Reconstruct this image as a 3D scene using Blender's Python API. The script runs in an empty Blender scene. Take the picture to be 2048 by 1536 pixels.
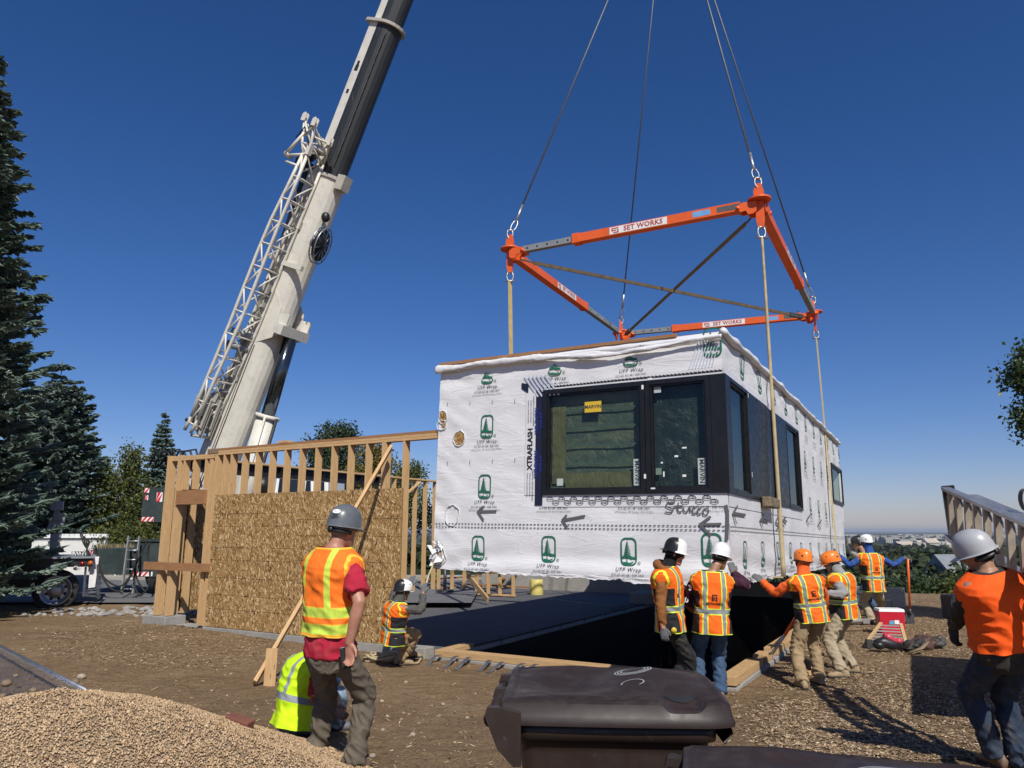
import bpy, bmesh, math, random
import numpy as np
from mathutils import Vector, Matrix, noise
from mathutils.bvhtree import BVHTree
V = Vector
rad = math.radians
SC = bpy.context.scene
COL = SC.collection
rng = random.Random(7)

# ------------------------------------------------------------------ camera
F, CH, PITCH = 1450.0, 1.9, math.atan(294 / 1450.0)
cp, sp = math.cos(PITCH), math.sin(PITCH)
cam = bpy.data.cameras.new('camera')
cam.sensor_width = 36.0
cam.lens = 36 * F / 2048
cam.clip_start, cam.clip_end = 0.05, 60000
co = bpy.data.objects.new('camera', cam)
COL.objects.link(co)
co.location = (0, 0, CH)
co.rotation_euler = (math.pi / 2 + PITCH, 0, 0)
SC.camera = co


def ray(u, v):
    s, t = (u - 1024) / F, (768 - v) / F
    return V((s, cp - t * sp, sp + t * cp))


def P(u, v, Y):            # world point seen at (u,v) of the 2048 photo, Y metres ahead
    d = ray(u, v)
    return V((0, 0, CH)) + d * (Y / d.y)


def G(u, v, z=0.0):        # world point seen at (u,v) on the level z
    d = ray(u, v)
    return V((0, 0, CH)) + d * ((z - CH) / d.z)


# ------------------------------------------------------------------ building frame
YAW = 0.52824
E1 = V((math.cos(YAW), -math.sin(YAW), 0))
E2 = V((math.sin(YAW), math.cos(YAW), 0))
F0 = V((2.71, 9.258, 0))


def B(a, b, z):            # a to the left along the front, b to the back
    q = F0 - a * E1 + b * E2
    return V((q.x, q.y, z))


def plane_pt(u, v, p0, n):
    d = ray(u, v)
    o = V((0, 0, CH))
    return o + d * ((p0 - o).dot(n) / d.dot(n))


def ss(a, b, x):
    t = min(1, max(0, (x - a) / (b - a)))
    return t * t * (3 - 2 * t)


def nz(x, y=0, z=0):
    return noise.noise(V((x, y, z)))


# ------------------------------------------------------------------ mesh builder
class M:
    def __init__(s):
        s.v, s.f, s.mi, s.uv, s.sm = [], [], [], [], []

    def add(s, verts, faces, mi=0, uv=None, smooth=False):
        o = len(s.v)
        s.v += [tuple(p) for p in verts]
        for i, fc in enumerate(faces):
            s.f.append([o + k for k in fc])
            s.mi.append(mi if isinstance(mi, int) else mi[i])
            s.uv.append(uv[i] if uv else None)
            s.sm.append(smooth)
        return o

    def box(s, c, size, ax=None, mi=0, taper=1.0, uvo=None):
        """box; ax = (x,y,z) unit axes; UV u runs along the longest side"""
        c = V(c)
        ax = ax or (V((1, 0, 0)), V((0, 1, 0)), V((0, 0, 1)))
        h = [k / 2 for k in size]
        vs = []
        for k in (-1, 1):
            t = taper if k > 0 else 1
            for j in (-1, 1):
                for i in (-1, 1):
                    vs.append(c + ax[0] * (i * h[0] * t) + ax[1] * (j * h[1] * t) + ax[2] * (k * h[2]))
        fs = [(0, 2, 3, 1), (4, 5, 7, 6), (0, 1, 5, 4), (2, 6, 7, 3), (0, 4, 6, 2), (1, 3, 7, 5)]
        L = max(range(3), key=lambda i: size[i])
        uo = rng.uniform(0, 50) if uvo is None else uvo
        W1 = (L + 1) % 3
        W2 = (L + 2) % 3
        uvs = []
        for n, fc in enumerate(fs):
            q = []
            for k in fc:
                bits = (k & 1, (k >> 1) & 1, (k >> 2) & 1)
                across = bits[W1] * size[W1] + bits[W2] * size[W2]
                q.append((uo + bits[L] * size[L], across + uo * 1.7 + n))
            uvs.append(q)
        s.add(vs, fs, mi, uvs)

    def beam(s, p0, p1, w, h, up=V((0, 0, 1)), mi=0, ext=0.0):
        p0, p1 = V(p0), V(p1)
        d = (p1 - p0)
        L = d.length
        d.normalize()
        x = d.cross(V(up))
        if x.length < 1e-4:
            x = d.cross(V((1, 0, 0)))
        x.normalize()
        z = x.cross(d).normalized()
        s.box((p0 + p1) / 2, (w, L + 2 * ext, h), (x, d, z), mi)

    def tube(s, pts, r, n=8, mi=0, caps=True, closed=False, smooth=True, flat=None):
        pts = [V(p) for p in pts]
        k = len(pts)
        rr = r if isinstance(r, (list, tuple)) else [r] * k
        rings = []
        prev = None
        for i, p in enumerate(pts):
            a = pts[i - 1] if i > 0 else (pts[-1] if closed else pts[0])
            b = pts[i + 1] if i < k - 1 else (pts[0] if closed else pts[-1])
            t = (b - a)
            if t.length < 1e-9:
                t = V((0, 0, 1))
            t.normalize()
            if prev is None:
                x = t.cross(V((0, 0, 1)))
                if x.length < 1e-3:
                    x = t.cross(V((1, 0, 0)))
            else:
                x = prev - t * prev.dot(t)
                if x.length < 1e-5:
                    x = t.cross(V((0, 0, 1)))
            x.normalize()
            prev = x
            y = t.cross(x)
            q = rr[i]
            rx, ry = (q if isinstance(q, tuple) else (q, q))
            rings.append([p + x * (math.cos(2 * math.pi * j / n) * rx) + y * (math.sin(2 * math.pi * j / n) * ry) for j in range(n)])
        s.loft(rings, mi, caps and not closed, closed, smooth)

    def loft(s, rings, mi=0, caps=True, closed=False, smooth=True):
        n = len(rings[0])
        k = len(rings)
        vs = [p for r in rings for p in r]
        fs = []
        for i in range(k if closed else k - 1):
            i2 = (i + 1) % k
            for j in range(n):
                j2 = (j + 1) % n
                fs.append((i * n + j, i * n + j2, i2 * n + j2, i2 * n + j))
        if caps:
            fs.append(tuple(reversed(range(n))))
            fs.append(tuple((k - 1) * n + j for j in range(n)))
        s.add(vs, fs, mi, None, smooth)

    def prism(s, poly, o, x, y, t, mi=0):
        """2-D polygon in plane (o; x,y), thickness t along x cross y"""
        o, x, y = V(o), V(x).normalized(), V(y).normalized()
        z = x.cross(y)
        n = len(poly)
        vs = [o + x * p[0] + y * p[1] for p in poly] + [o + x * p[0] + y * p[1] + z * t for p in poly]
        fs = [tuple(reversed(range(n))), tuple(range(n, 2 * n))]
        fs += [(i, (i + 1) % n, n + (i + 1) % n, n + i) for i in range(n)]
        s.add(vs, fs, mi)

    def grid(s, fn, nu, nv, mi=0, smooth=True, uvf=None):
        vs = [fn(i / nu, j / nv) for j in range(nv + 1) for i in range(nu + 1)]
        fs, uv = [], []
        for j in range(nv):
            for i in range(nu):
                a = j * (nu + 1) + i
                fs.append((a, a + 1, a + nu + 2, a + nu + 1))
                if uvf:
                    uv.append([uvf((i + di) / nu, (j + dj) / nv) for di, dj in ((0, 0), (1, 0), (1, 1), (0, 1))])
        s.add(vs, fs, mi, uv if uvf else None, smooth)

    def ball(s, c, r, n=12, m=8, mi=0, ax=None):
        c = V(c)
        r = r if isinstance(r, (tuple, list)) else (r, r, r)
        ax = ax or (V((1, 0, 0)), V((0, 1, 0)), V((0, 0, 1)))
        rings = []
        for j in range(m + 1):
            th = -math.pi / 2 + math.pi * max(.02, min(.98, j / m))
            rings.append([c + ax[0] * (r[0] * math.cos(th) * math.cos(2 * math.pi * i / n)) + ax[1] * (r[1] * math.cos(th) * math.sin(2 * math.pi * i / n)) + ax[2] * (r[2] * math.sin(th)) for i in range(n)])
        s.loft(rings, mi)

    def join(s, o, mi=None):
        off = len(s.v)
        s.v += o.v
        s.f += [[k + off for k in f] for f in o.f]
        s.mi += (o.mi if mi is None else [mi] * len(o.f))
        s.uv += o.uv
        s.sm += o.sm

    def mesh(s, name, mats, off=V((0, 0, 0))):
        me = bpy.data.meshes.new(name)
        vs = [(p[0] - off[0], p[1] - off[1], p[2] - off[2]) for p in s.v]
        me.from_pydata(vs, [], s.f)
        for m in mats:
            me.materials.append(m)
        me.polygons.foreach_set('material_index', s.mi)
        me.polygons.foreach_set('use_smooth', s.sm)
        if any(u is not None for u in s.uv):
            ul = me.uv_layers.new(name='UVMap')
            flat = []
            for fc, u in zip(s.f, s.uv):
                for k in range(len(fc)):
                    flat += list(u[k]) if u else [0.0, 0.0]
            ul.data.foreach_set('uv', flat)
        me.update()
        return me


def link(o):
    COL.objects.link(o)
    return o


def props(o, label=None, cat=None, group=None, kind=None):
    if label:
        o['label'] = label
    if cat:
        o['category'] = cat
    if group:
        o['group'] = group
    if kind:
        o['kind'] = kind
    return o


def thing(name, label, cat, loc, group=None):
    o = bpy.data.objects.new(name, None)
    o.location = V(loc)
    o.empty_display_size = .2
    link(o)
    return props(o, label, cat, group)


def root_loc(o):
    q = V((0, 0, 0))
    while o:
        q += o.location
        o = o.parent
    return q


def put(name, m, mats, parent=None, loc=None, bevel=0, label=None, cat=None, group=None, kind=None, sub=0):
    """link builder m (world coordinates) as ONE mesh object"""
    mats = mats if isinstance(mats, (list, tuple)) else [mats]
    off = root_loc(parent) if parent else V(loc or (0, 0, 0))
    me = m.mesh(name, mats, off) if isinstance(m, M) else m
    o = bpy.data.objects.new(name, me)
    if not parent:
        o.location = off
    link(o)
    if parent:
        o.parent = parent
    if bevel:
        b = o.modifiers.new('bevel', 'BEVEL')
        b.width = bevel
        b.segments = 2
        b.limit_method = 'ANGLE'
        b.angle_limit = rad(40)
    if sub:
        b = o.modifiers.new('sub', 'SUBSURF')
        b.levels = b.render_levels = sub
    return props(o, label, cat, group, kind)


def dup(root, loc, rotz=0.0, label=None, group=None):
    r = root.copy()
    link(r)
    r.location = V(loc)
    r.rotation_euler = (0, 0, rotz)
    if label:
        r['label'] = label
    if group:
        r['group'] = group
    for ch in list(root.children):
        c = ch.copy()
        link(c)
        c.parent = r
        for g in ch.children:
            d = g.copy()
            link(d)
            d.parent = c
    return r


def evald(o):
    dg = bpy.context.evaluated_depsgraph_get()
    return bpy.data.meshes.new_from_object(o.evaluated_get(dg))


def remesh(m, vox, smooth=2):
    """fuse overlapping closed shells into one continuous surface"""
    me = m.mesh('tmp', [])
    o = bpy.data.objects.new('tmp', me)
    link(o)
    r = o.modifiers.new('r', 'REMESH')
    r.mode = 'VOXEL'
    r.voxel_size = vox
    r.use_smooth_shade = True
    if smooth:
        c = o.modifiers.new('s', 'SMOOTH')
        c.factor = .5
        c.iterations = smooth
    out = evald(o)
    bpy.data.objects.remove(o)
    bpy.data.meshes.remove(me)
    return out


def text_mesh(body, size, align='CENTER', extrude=0.0, shear=0.0, bold=0.0, space=1.0):
    c = bpy.data.curves.new('txt', 'FONT')
    c.body = body
    c.size = size
    c.align_x = align
    c.align_y = 'CENTER'
    c.extrude = extrude
    c.shear = shear
    c.offset = bold
    c.space_character = space
    c.resolution_u = 2
    o = bpy.data.objects.new('txt', c)
    link(o)
    me = evald(o)
    bpy.data.objects.remove(o)
    bpy.data.curves.remove(c)
    vs = [v.co.copy() for v in me.vertices]
    fs = [tuple(p.vertices) for p in me.polygons]
    bpy.data.meshes.remove(me)
    return vs, fs


def add_text(m, body, size, o, x, y, off=0.004, mi=0, fn=None, **k):
    """lay lettering on the plane (o;x,y); fn maps 2-D to 3-D instead"""
    vs, fs = text_mesh(body, size, **k)
    if fn:
        m.add([fn(p.x, p.y) for p in vs], fs, mi)
    else:
        o, x, y = V(o), V(x).normalized(), V(y).normalized()
        z = x.cross(y)
        m.add([o + x * p.x + y * p.y + z * off for p in vs], fs, mi)


# ------------------------------------------------------------------ materials
class N:
    def __init__(s, name):
        s.m = bpy.data.materials.new(name)
        s.m.use_nodes = True
        s.t = s.m.node_tree
        s.t.nodes.clear()
        s.out = s.n('ShaderNodeOutputMaterial')
        s.b = s.n('ShaderNodeBsdfPrincipled')
        s.t.links.new(s.b.outputs[0], s.out.inputs[0])
        s._tc = None

    def n(s, ty, **k):
        q = s.t.nodes.new(ty)
        for a, b in k.items():
            setattr(q, a, b)
        return q

    def l(s, a, b):
        s.t.links.new(a, b)

    def set(s, inp, val):
        i = s.b.inputs[inp]
        if hasattr(val, 'links') or hasattr(val, 'is_output'):
            s.l(val, i)
        else:
            i.default_value = val if not isinstance(val, tuple) else (*val, 1)[:len(i.default_value)]

    def co(s, kind='Object', scale=(1, 1, 1), rot=(0, 0, 0)):
        if s._tc is None:
            s._tc = s.n('ShaderNodeTexCoord')
        mp = s.n('ShaderNodeMapping')
        mp.inputs['Scale'].default_value = scale
        mp.inputs['Rotation'].default_value = rot
        s.l(s._tc.outputs[kind], mp.inputs[0])
        return mp.outputs[0]

    def noise(s, co, scale, detail=6, rough=.6, dist=0.0, out=0):
        q = s.n('ShaderNodeTexNoise')
        q.inputs['Scale'].default_value = scale
        q.inputs['Detail'].default_value = detail
        q.inputs['Roughness'].default_value = rough
        q.inputs['Distortion'].default_value = dist
        s.l(co, q.inputs['Vector'])
        return q.outputs[out]

    def voro(s, co, scale, feature='F1', out='Distance', rand=1.0):
        q = s.n('ShaderNodeTexVoronoi', feature=feature)
        q.inputs['Scale'].default_value = scale
        q.inputs['Randomness'].default_value = rand
        s.l(co, q.inputs['Vector'])
        return q.outputs[out]

    def ramp(s, fac, stops, interp='LINEAR'):
        q = s.n('ShaderNodeValToRGB')
        q.color_ramp.interpolation = interp
        e = q.color_ramp.elements
        while len(e) < len(stops):
            e.new(.5)
        for i, (p, c) in enumerate(stops):
            e[i].position = p
            e[i].color = (*c, 1) if isinstance(c, tuple) else (c, c, c, 1)
        s.l(fac, q.inputs[0])
        return q.outputs[0]

    def mix(s, fac, a, b, blend='MIX'):
        q = s.n('ShaderNodeMix', data_type='RGBA', blend_type=blend)
        for inp, val in ((q.inputs[0], fac), (q.inputs[6], a), (q.inputs[7], b)):
            if hasattr(val, 'is_output'):
                s.l(val, inp)
            elif isinstance(val, tuple):
                inp.default_value = (*val, 1)[:4]
            else:
                inp.default_value = val
        return q.outputs[2]

    def math(s, op, a, b=0.0, c=0.0):
        q = s.n('ShaderNodeMath', operation=op)
        for i, val in enumerate((a, b, c)):
            if hasattr(val, 'is_output'):
                s.l(val, q.inputs[i])
            else:
                q.inputs[i].default_value = val
        return q.outputs[0]

    def attr(s, name, out='Fac'):
        q = s.n('ShaderNodeAttribute', attribute_name=name)
        return q.outputs[out]

    def bump(s, h, strength=.5, dist=.01, prev=None):
        q = s.n('ShaderNodeBump')
        q.inputs['Strength'].default_value = strength
        q.inputs['Distance'].default_value = dist
        s.l(h, q.inputs['Height'])
        if prev is not None:
            s.l(prev, q.inputs['Normal'])
        s.l(q.outputs[0], s.b.inputs['Normal'])
        return q.outputs[0]


_cache = {}


def plain(name, col, rough=.6, metal=0.0, var=.15, vs=3.0, bs=40.0, bstr=.15, bd=.004, spec=.5, dirt=0.0, dirtcol=(.18, .14, .1)):
    """simple paint/metal/plastic with broad tone variation, fine bump and optional dirt"""
    if name in _cache:
        return _cache[name]
    k = N(name)
    c = k.co('Object')
    n1 = k.noise(c, vs, 5, .6)
    lo = tuple(x * (1 - var) for x in col)
    hi = tuple(min(1, x * (1 + var)) for x in col)
    base = k.ramp(n1, [(.3, lo), (.7, hi)])
    if dirt:
        n2 = k.noise(c, vs * 2.3 + 1, 8, .7)
        base = k.mix(k.ramp(n2, [(.5, 0.0), (.75, dirt)]), base, dirtcol)
    k.set('Base Color', base)
    k.set('Roughness', k.ramp(k.noise(c, vs * 4, 4), [(.3, max(.02, rough - .08)), (.7, min(1, rough + .08))]))
    k.set('Metallic', metal)
    k.set('Specular IOR Level', spec)
    if bstr:
        k.bump(k.noise(c, bs, 4), bstr, bd)
    _cache[name] = k.m
    return k.m


def cloth(name, col, var=.18, fold=1.0, rough=.9, weave=600):
    if name in _cache:
        return _cache[name]
    k = N(name)
    c = k.co('Object')
    n1 = k.noise(c, 7, 5, .65)
    lo = tuple(x * (1 - var) for x in col)
    hi = tuple(min(1, x * (1 + var)) for x in col)
    soil = k.ramp(k.noise(k.co('Object'), 5, 8, .75, .8), [(.50, 0.0), (.78, .35)])
    k.set('Base Color', k.mix(soil, k.ramp(n1, [(.3, lo), (.7, hi)]), (.26, .19, .12)))
    k.set('Roughness', rough)
    k.set('Specular IOR Level', .25)
    w = k.noise(k.co('Object', (1, 1, .35)), 14, 3, .5, 1.2)
    b1 = k.bump(w, .5 * fold, .02)
    k.bump(k.noise(c, weave, 2), .12, .002, b1)
    _cache[name] = k.m
    return k.m


def woodmat(name, light, dark, rough=.75, weather=0.0):
    k = N(name)
    uv = k.co('UV', (1.2, 14, 1))
    n1 = k.noise(uv, 2.2, 8, .65, 1.5)
    uv2 = k.co('UV', (3, 90, 1))
    n2 = k.noise(uv2, 1.5, 4, .6, .4)
    base = k.ramp(n1, [(.28, dark), (.5, tuple((a + b) / 2 for a, b in zip(light, dark))), (.72, light)])
    base = k.mix(k.ramp(n2, [(.35, .45), (.65, 0.0)]), base, tuple(x * .55 for x in dark))
    tone = k.n('ShaderNodeNewGeometry').outputs['Random Per Island']
    base = k.mix(1.0, base, k.ramp(tone, [(0, (.78, .74, .70)), (.5, (1, .97, .93)), (1, (1.1, 1.0, .9))]), 'MULTIPLY')
    # knots
    kn = k.voro(k.co('UV', (1.3, 6, 1)), 1.6)
    base = k.mix(k.ramp(kn, [(.03, .8), (.10, 0.0)]), base, tuple(x * .35 for x in dark))
    if weather:
        base = k.mix(k.ramp(k.noise(k.co('Object'), 4, 6), [(.4, 0.0), (.7, weather)]), base, (.25, .23, .2))
    k.set('Base Color', base)
    k.set('Roughness', rough)
    k.set('Specular IOR Level', .25)
    k.bump(n2, .25, .002)
    return k.m


def flat(name, col, rough=.7, metal=0.0):
    if name in _cache:
        return _cache[name]
    k = N(name)
    k.set('Base Color', col)
    k.set('Roughness', rough)
    k.set('Metallic', metal)
    _cache[name] = k.m
    return k.m


LUM = woodmat('fir_lumber', (.68, .48, .26), (.49, .31, .145))
LUMR = woodmat('reddish_lumber', (.42, .24, .12), (.27, .13, .06))
LUMD = woodmat('dark_lumber', (.30, .20, .12), (.18, .11, .06), weather=.4)


def osb_material():
    k = N('strand_board')
    c = k.co('UV')
    res = None
    layers = []
    for i, (sx, sy, r) in enumerate(((13, 56, .30), (15, 46, -.42), (13, 58, .95))):
        mp = k.co('UV', (1 / sy, 1 / sx, 1), (0, 0, r))
        mp.node.vector_type = 'TEXTURE'
        d = k.n('ShaderNodeTexVoronoi', feature='F1')
        d.inputs['Scale'].default_value = 1.0
        k.l(mp, d.inputs['Vector'])
        layers.append(d.outputs['Color'])
    sep = k.n('ShaderNodeSeparateColor')
    k.l(layers[0], sep.inputs[0])
    sep2 = k.n('ShaderNodeSeparateColor')
    k.l(layers[1], sep2.inputs[0])
    sep3 = k.n('ShaderNodeSeparateColor')
    k.l(layers[2], sep3.inputs[0])
    pal = [(0, (.08, .036, .012)), (.14, (.22, .118, .042)), (.5, (.33, .195, .075)), (.8, (.44, .285, .12)), (.95, (.66, .50, .27)), (1, (.70, .55, .32))]
    a = k.ramp(sep.outputs[0], pal)
    b = k.ramp(sep2.outputs[0], pal)
    d = k.ramp(sep3.outputs[0], pal)
    m1 = k.mix(k.math('GREATER_THAN', sep.outputs[1], .5), a, b)
    m2 = k.mix(k.math('GREATER_THAN', sep2.outputs[1], .62), m1, d)
    fine = k.noise(k.co('UV', (110, 60, 1)), 1, 4)
    m3 = k.mix(k.ramp(fine, [(.36, .4), (.52, 0.0)]), m2, (.13, .075, .03))
    k.set('Base Color', m3)
    k.set('Roughness', .8)
    k.set('Specular IOR Level', .2)
    k.bump(k.math('ADD', sep.outputs[2], sep2.outputs[2]), .3, .003)
    return k.m


OSB = osb_material()


def concrete(name, col, scale=1.0):
    k = N(name)
    c = k.co('Object')
    n1 = k.noise(c, 1.6 * scale, 8, .7)
    n2 = k.noise(c, 14 * scale, 8, .75)
    base = k.ramp(n1, [(.3, tuple(x * .7 for x in col)), (.6, col), (.8, tuple(min(1, x * 1.2) for x in col))])
    base = k.mix(k.ramp(n2, [(.45, .35), (.6, 0.0)]), base, tuple(x * .6 for x in col))
    k.set('Base Color', base)
    k.set('Roughness', .9)
    b1 = k.bump(n2, .35, .006)
    pit = k.voro(c, 45)
    k.bump(k.ramp(pit, [(.0, 0.0), (.12, 1.0)]), .3, .004, b1)
    return k.m


CONC = concrete('site_concrete', (.34, .325, .29))
CONCD = concrete('damp_concrete', (.085, .085, .10))
CREAM = plain('cream_paint', (.63, .605, .53), .42, 0, .07, 1.5, 60, .05, dirt=.4, dirtcol=(.3, .27, .2))
CREAMD = plain('greyed_cream_paint', (.42, .40, .34), .5, 0, .1, 2, 60, .08, dirt=.3)
BLACKP = plain('black_paint', (.012, .013, .014), .45, 0, .3, 2, 60, .1, dirt=.25, dirtcol=(.07, .07, .065))
DKGREEN = plain('dark_green_grey_paint', (.030, .044, .044), .5, 0, .25, 1.5, 50, .06, dirt=.3, dirtcol=(.10, .095, .08))
STEEL = plain('galvanised_steel', (.42, .43, .45), .42, .9, .2, 8, 80, .1)
DSTEEL = plain('dark_steel', (.10, .105, .11), .5, .7, .3, 8, 80, .15)
ALU = plain('scuffed_aluminium', (.50, .50, .50), .45, .85, .18, 6, 90, .15, dirt=.4, dirtcol=(.3, .28, .25))
RUBBER = plain('tyre_rubber', (.016, .016, .017), .85, 0, .3, 6, 60, .3, dirt=.5, dirtcol=(.09, .08, .065))
ORANGEP = plain('orange_paint', (.72, .115, .02), .42, 0, .1, 3, 60, .05, dirt=.2, dirtcol=(.35, .1, .04))
GREYP = plain('grey_primer', (.23, .25, .26), .5, .1, .15, 3, 60, .08, dirt=.3, dirtcol=(.15, .14, .13))
WHITEP = plain('white_paint', (.74, .74, .72), .4, 0, .06, 2, 60, .04, dirt=.15)
REDM = flat('red_marking', (.55, .02, .03), .5)
WHITEM = flat('white_marking', (.75, .75, .74), .5)
BLACKM = flat('black_marking', (.015, .015, .016), .6)
GREENM = flat('green_marking', (.006, .13, .07), .6)
# ================================================================== GROUND
def in_pit(x, y):
    q = V((x, y, 0)) - F0
    a, b = -q.dot(E1), q.dot(E2)
    return 0.12 < a < 4.54 and 0.12 < b < 12.3


def gz(x, y):
    r = 0.15 * (1 - ss(5.5, 9.0, y))
    r += 0.10 * (1 - ss(-6, -2.5, x)) * ss(8, 13, y)
    if y < 40:
        r += .035 * nz(x * .45, y * .45, 3) + .016 * nz(x * 1.7, y * 1.7, 8) + .022 * abs(nz(x * 4, y * 4, 1)) + .010 * nz(x * 9, y * 9, 6)
    yy = y - (23.5 + 30 * (1 - ss(-6, 6, x)) + .6 * nz(x * .2, 0, 5))
    if yy > 0:
        if yy < 80:
            r -= 1.2 * ss(0, 9, yy) + yy * .085
        else:
            r -= 1.2 + 6.8 + (yy - 80) * .028
        r = max(r, -22 + .8 * nz(x * .003, y * .003))
    if x > 25 and yy <= 0:
        r -= (x - 25) * .06 if x < 120 else 5.7
    return r


def axis_pts(lo, hi, fine, grow, far_lo, far_hi):
    p = list(np.arange(lo, hi + 1e-6, fine))
    st, q = fine, hi
    while q < far_hi:
        st *= grow
        q += st
        p.append(q)
    st, q = fine, lo
    while q > far_lo:
        st *= grow
        q -= st
        p.insert(0, q)
    return p


xs = axis_pts(-8.5, 8.0, .09, 1.13, -16000, 16000)
ys = axis_pts(1.5, 16.0, .09, 1.11, -300, 26000)
gv, gf = [], []
for y in ys:
    for x in xs:
        z = -1.7 if in_pit(x, y) else gz(x, y)
        q_ = V((x, y, 0)) - F0
        if z > -1 and 4.5 < -q_.dot(E1) < 11.2 and .1 < q_.dot(E2) < 12.4:
            z = -.28
        gv.append((x, y, z))
nx_ = len(xs)
for j in range(len(ys) - 1):
    for i in range(nx_ - 1):
        a = j * nx_ + i
        gf.append((a, a + 1, a + nx_ + 1, a + nx_))


def ground_material():
    k = N('site_dirt')
    c = k.co('Object')
    n1 = k.noise(c, .55, 8, .65)
    n2 = k.noise(c, 5, 8, .7)
    n3 = k.noise(c, 40, 6, .75)
    dirt = k.ramp(n1, [(.25, (.19, .125, .068)), (.5, (.27, .183, .102)), (.75, (.35, .25, .148))])
    dirt = k.mix(k.ramp(n2, [(.33, .5), (.55, 0.0)]), dirt, (.16, .102, .054))
    dirt = k.mix(k.ramp(n3, [(.40, .55), (.52, 0.0)]), dirt, (.085, .055, .03))
    dirt = k.mix(k.ramp(n3, [(.62, 0.0), (.74, .6)]), dirt, (.50, .41, .29))
    # chips of bark and pale stones
    vc = k.n('ShaderNodeTexVoronoi')
    vc.inputs['Scale'].default_value = 34
    k.l(k.noise(c, 9, 2, .5, 0, 1), vc.inputs['Vector'])
    ch = k.voro(k.co('Object', (1, 1.9, 1), (0, 0, .6)), 26)
    dirt = k.mix(k.ramp(ch, [(.06, .35), (.16, 0.0)]), dirt, (.36, .27, .17))
    # far vegetation: woods, fields and dry grass
    sep = k.n('ShaderNodeSeparateXYZ')
    k.l(c, sep.inputs[0])
    f1 = k.noise(k.co('Object', (.006, .02, 1)), 1, 7, .7)
    f2 = k.noise(k.co('Object', (.0011, .003, 1)), 1, 6, .7)
    veg = k.ramp(f1, [(.35, (.018, .028, .012)), (.55, (.032, .045, .02)), (.68, (.10, .095, .05)), (.8, (.16, .14, .08))])
    veg2 = k.ramp(f2, [(.35, (.022, .032, .016)), (.52, (.04, .05, .024)), (.62, (.13, .115, .065)), (.75, (.05, .06, .03))])
    m = k.n('ShaderNodeMapRange')
    m.inputs[1].default_value, m.inputs[2].default_value = 300, 900
    k.l(sep.outputs[1], m.inputs[0])
    veg = k.mix(m.outputs[0], veg, veg2)
    m2 = k.n('ShaderNodeMapRange')
    m2.inputs[1].default_value, m2.inputs[2].default_value = 26, 34
    k.l(k.math('ADD', sep.outputs[1], k.math('MULTIPLY', n1, 3.0)), m2.inputs[0])
    k.set('Base Color', k.mix(m2.outputs[0], dirt, veg))
    k.set('Roughness', .95)
    k.set('Specular IOR Level', .15)
    b1 = k.bump(n2, .7, .05)
    b2 = k.bump(n3, .8, .018, b1)
    b3 = k.bump(k.ramp(ch, [(.05, 1.0), (.2, 0.0)]), .5, .012, b2)
    k.bump(k.noise(c, 1.8, 5, .6, 1.0), .8, .12, b3)
    return k.m


gm = M()
gm.v, gm.f = gv, gf
gm.mi, gm.uv, gm.sm = [0] * len(gf), [None] * len(gf), [True] * len(gf)
put('ground', gm, ground_material(), kind='structure')


def asphalt():
    k = N('asphalt')
    c = k.co('Object')
    n1 = k.noise(c, .8, 6, .6)
    n2 = k.noise(c, 90, 4, .7)
    base = k.ramp(n1, [(.3, (.12, .122, .125)), (.7, (.175, .176, .178))])
    base = k.mix(k.ramp(n2, [(.45, .4), (.65, 0.0)]), base, (.07, .07, .072))
    k.set('Base Color', base)
    k.set('Roughness', .88)
    k.bump(n2, .4, .006)
    return k.m


ra = M()
ra.grid(lambda s, t: V((-48 + 47.0 * s, 18.6 + 8.4 * t + .05 * (-48 + 47 * s) * -.15, .165)), 24, 8)
put('road', ra, asphalt(), kind='structure')
kb = M()
kb.box((-24.5, 27.5, .16), (47, .45, .3))
put('kerb', kb, CONC, bevel=.03, kind='structure')
# broken concrete kerb on the near side of the road
rb = M()
for i in range(420):
    x = -10.6 + 7.6 * rng.random() ** .8
    y = 16.2 + 1.7 * rng.random() + (.1 * x + .9)
    r = .02 + .10 * rng.random() ** 3
    m_ = M()
    rings = []
    for j in range(5):
        th = -1.3 + 2.6 * j / 4
        rings.append([V((x, y, gz(x, y) + r * .25)) + V((math.cos(6.283 * q / 7) * r * math.cos(th) * (1 + .3 * nz(i, q, j)), math.sin(6.283 * q / 7) * r * math.cos(th) * (1 + .3 * nz(q, i, j)), math.sin(th) * r * .6)) for q in range(7)])
    rb.loft(rings, smooth=False)
put('broken_rubble', rb, plain('pale_rubble', (.30, .28, .25), .95, 0, .3, 3, 60, .4), kind='stuff')


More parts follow.
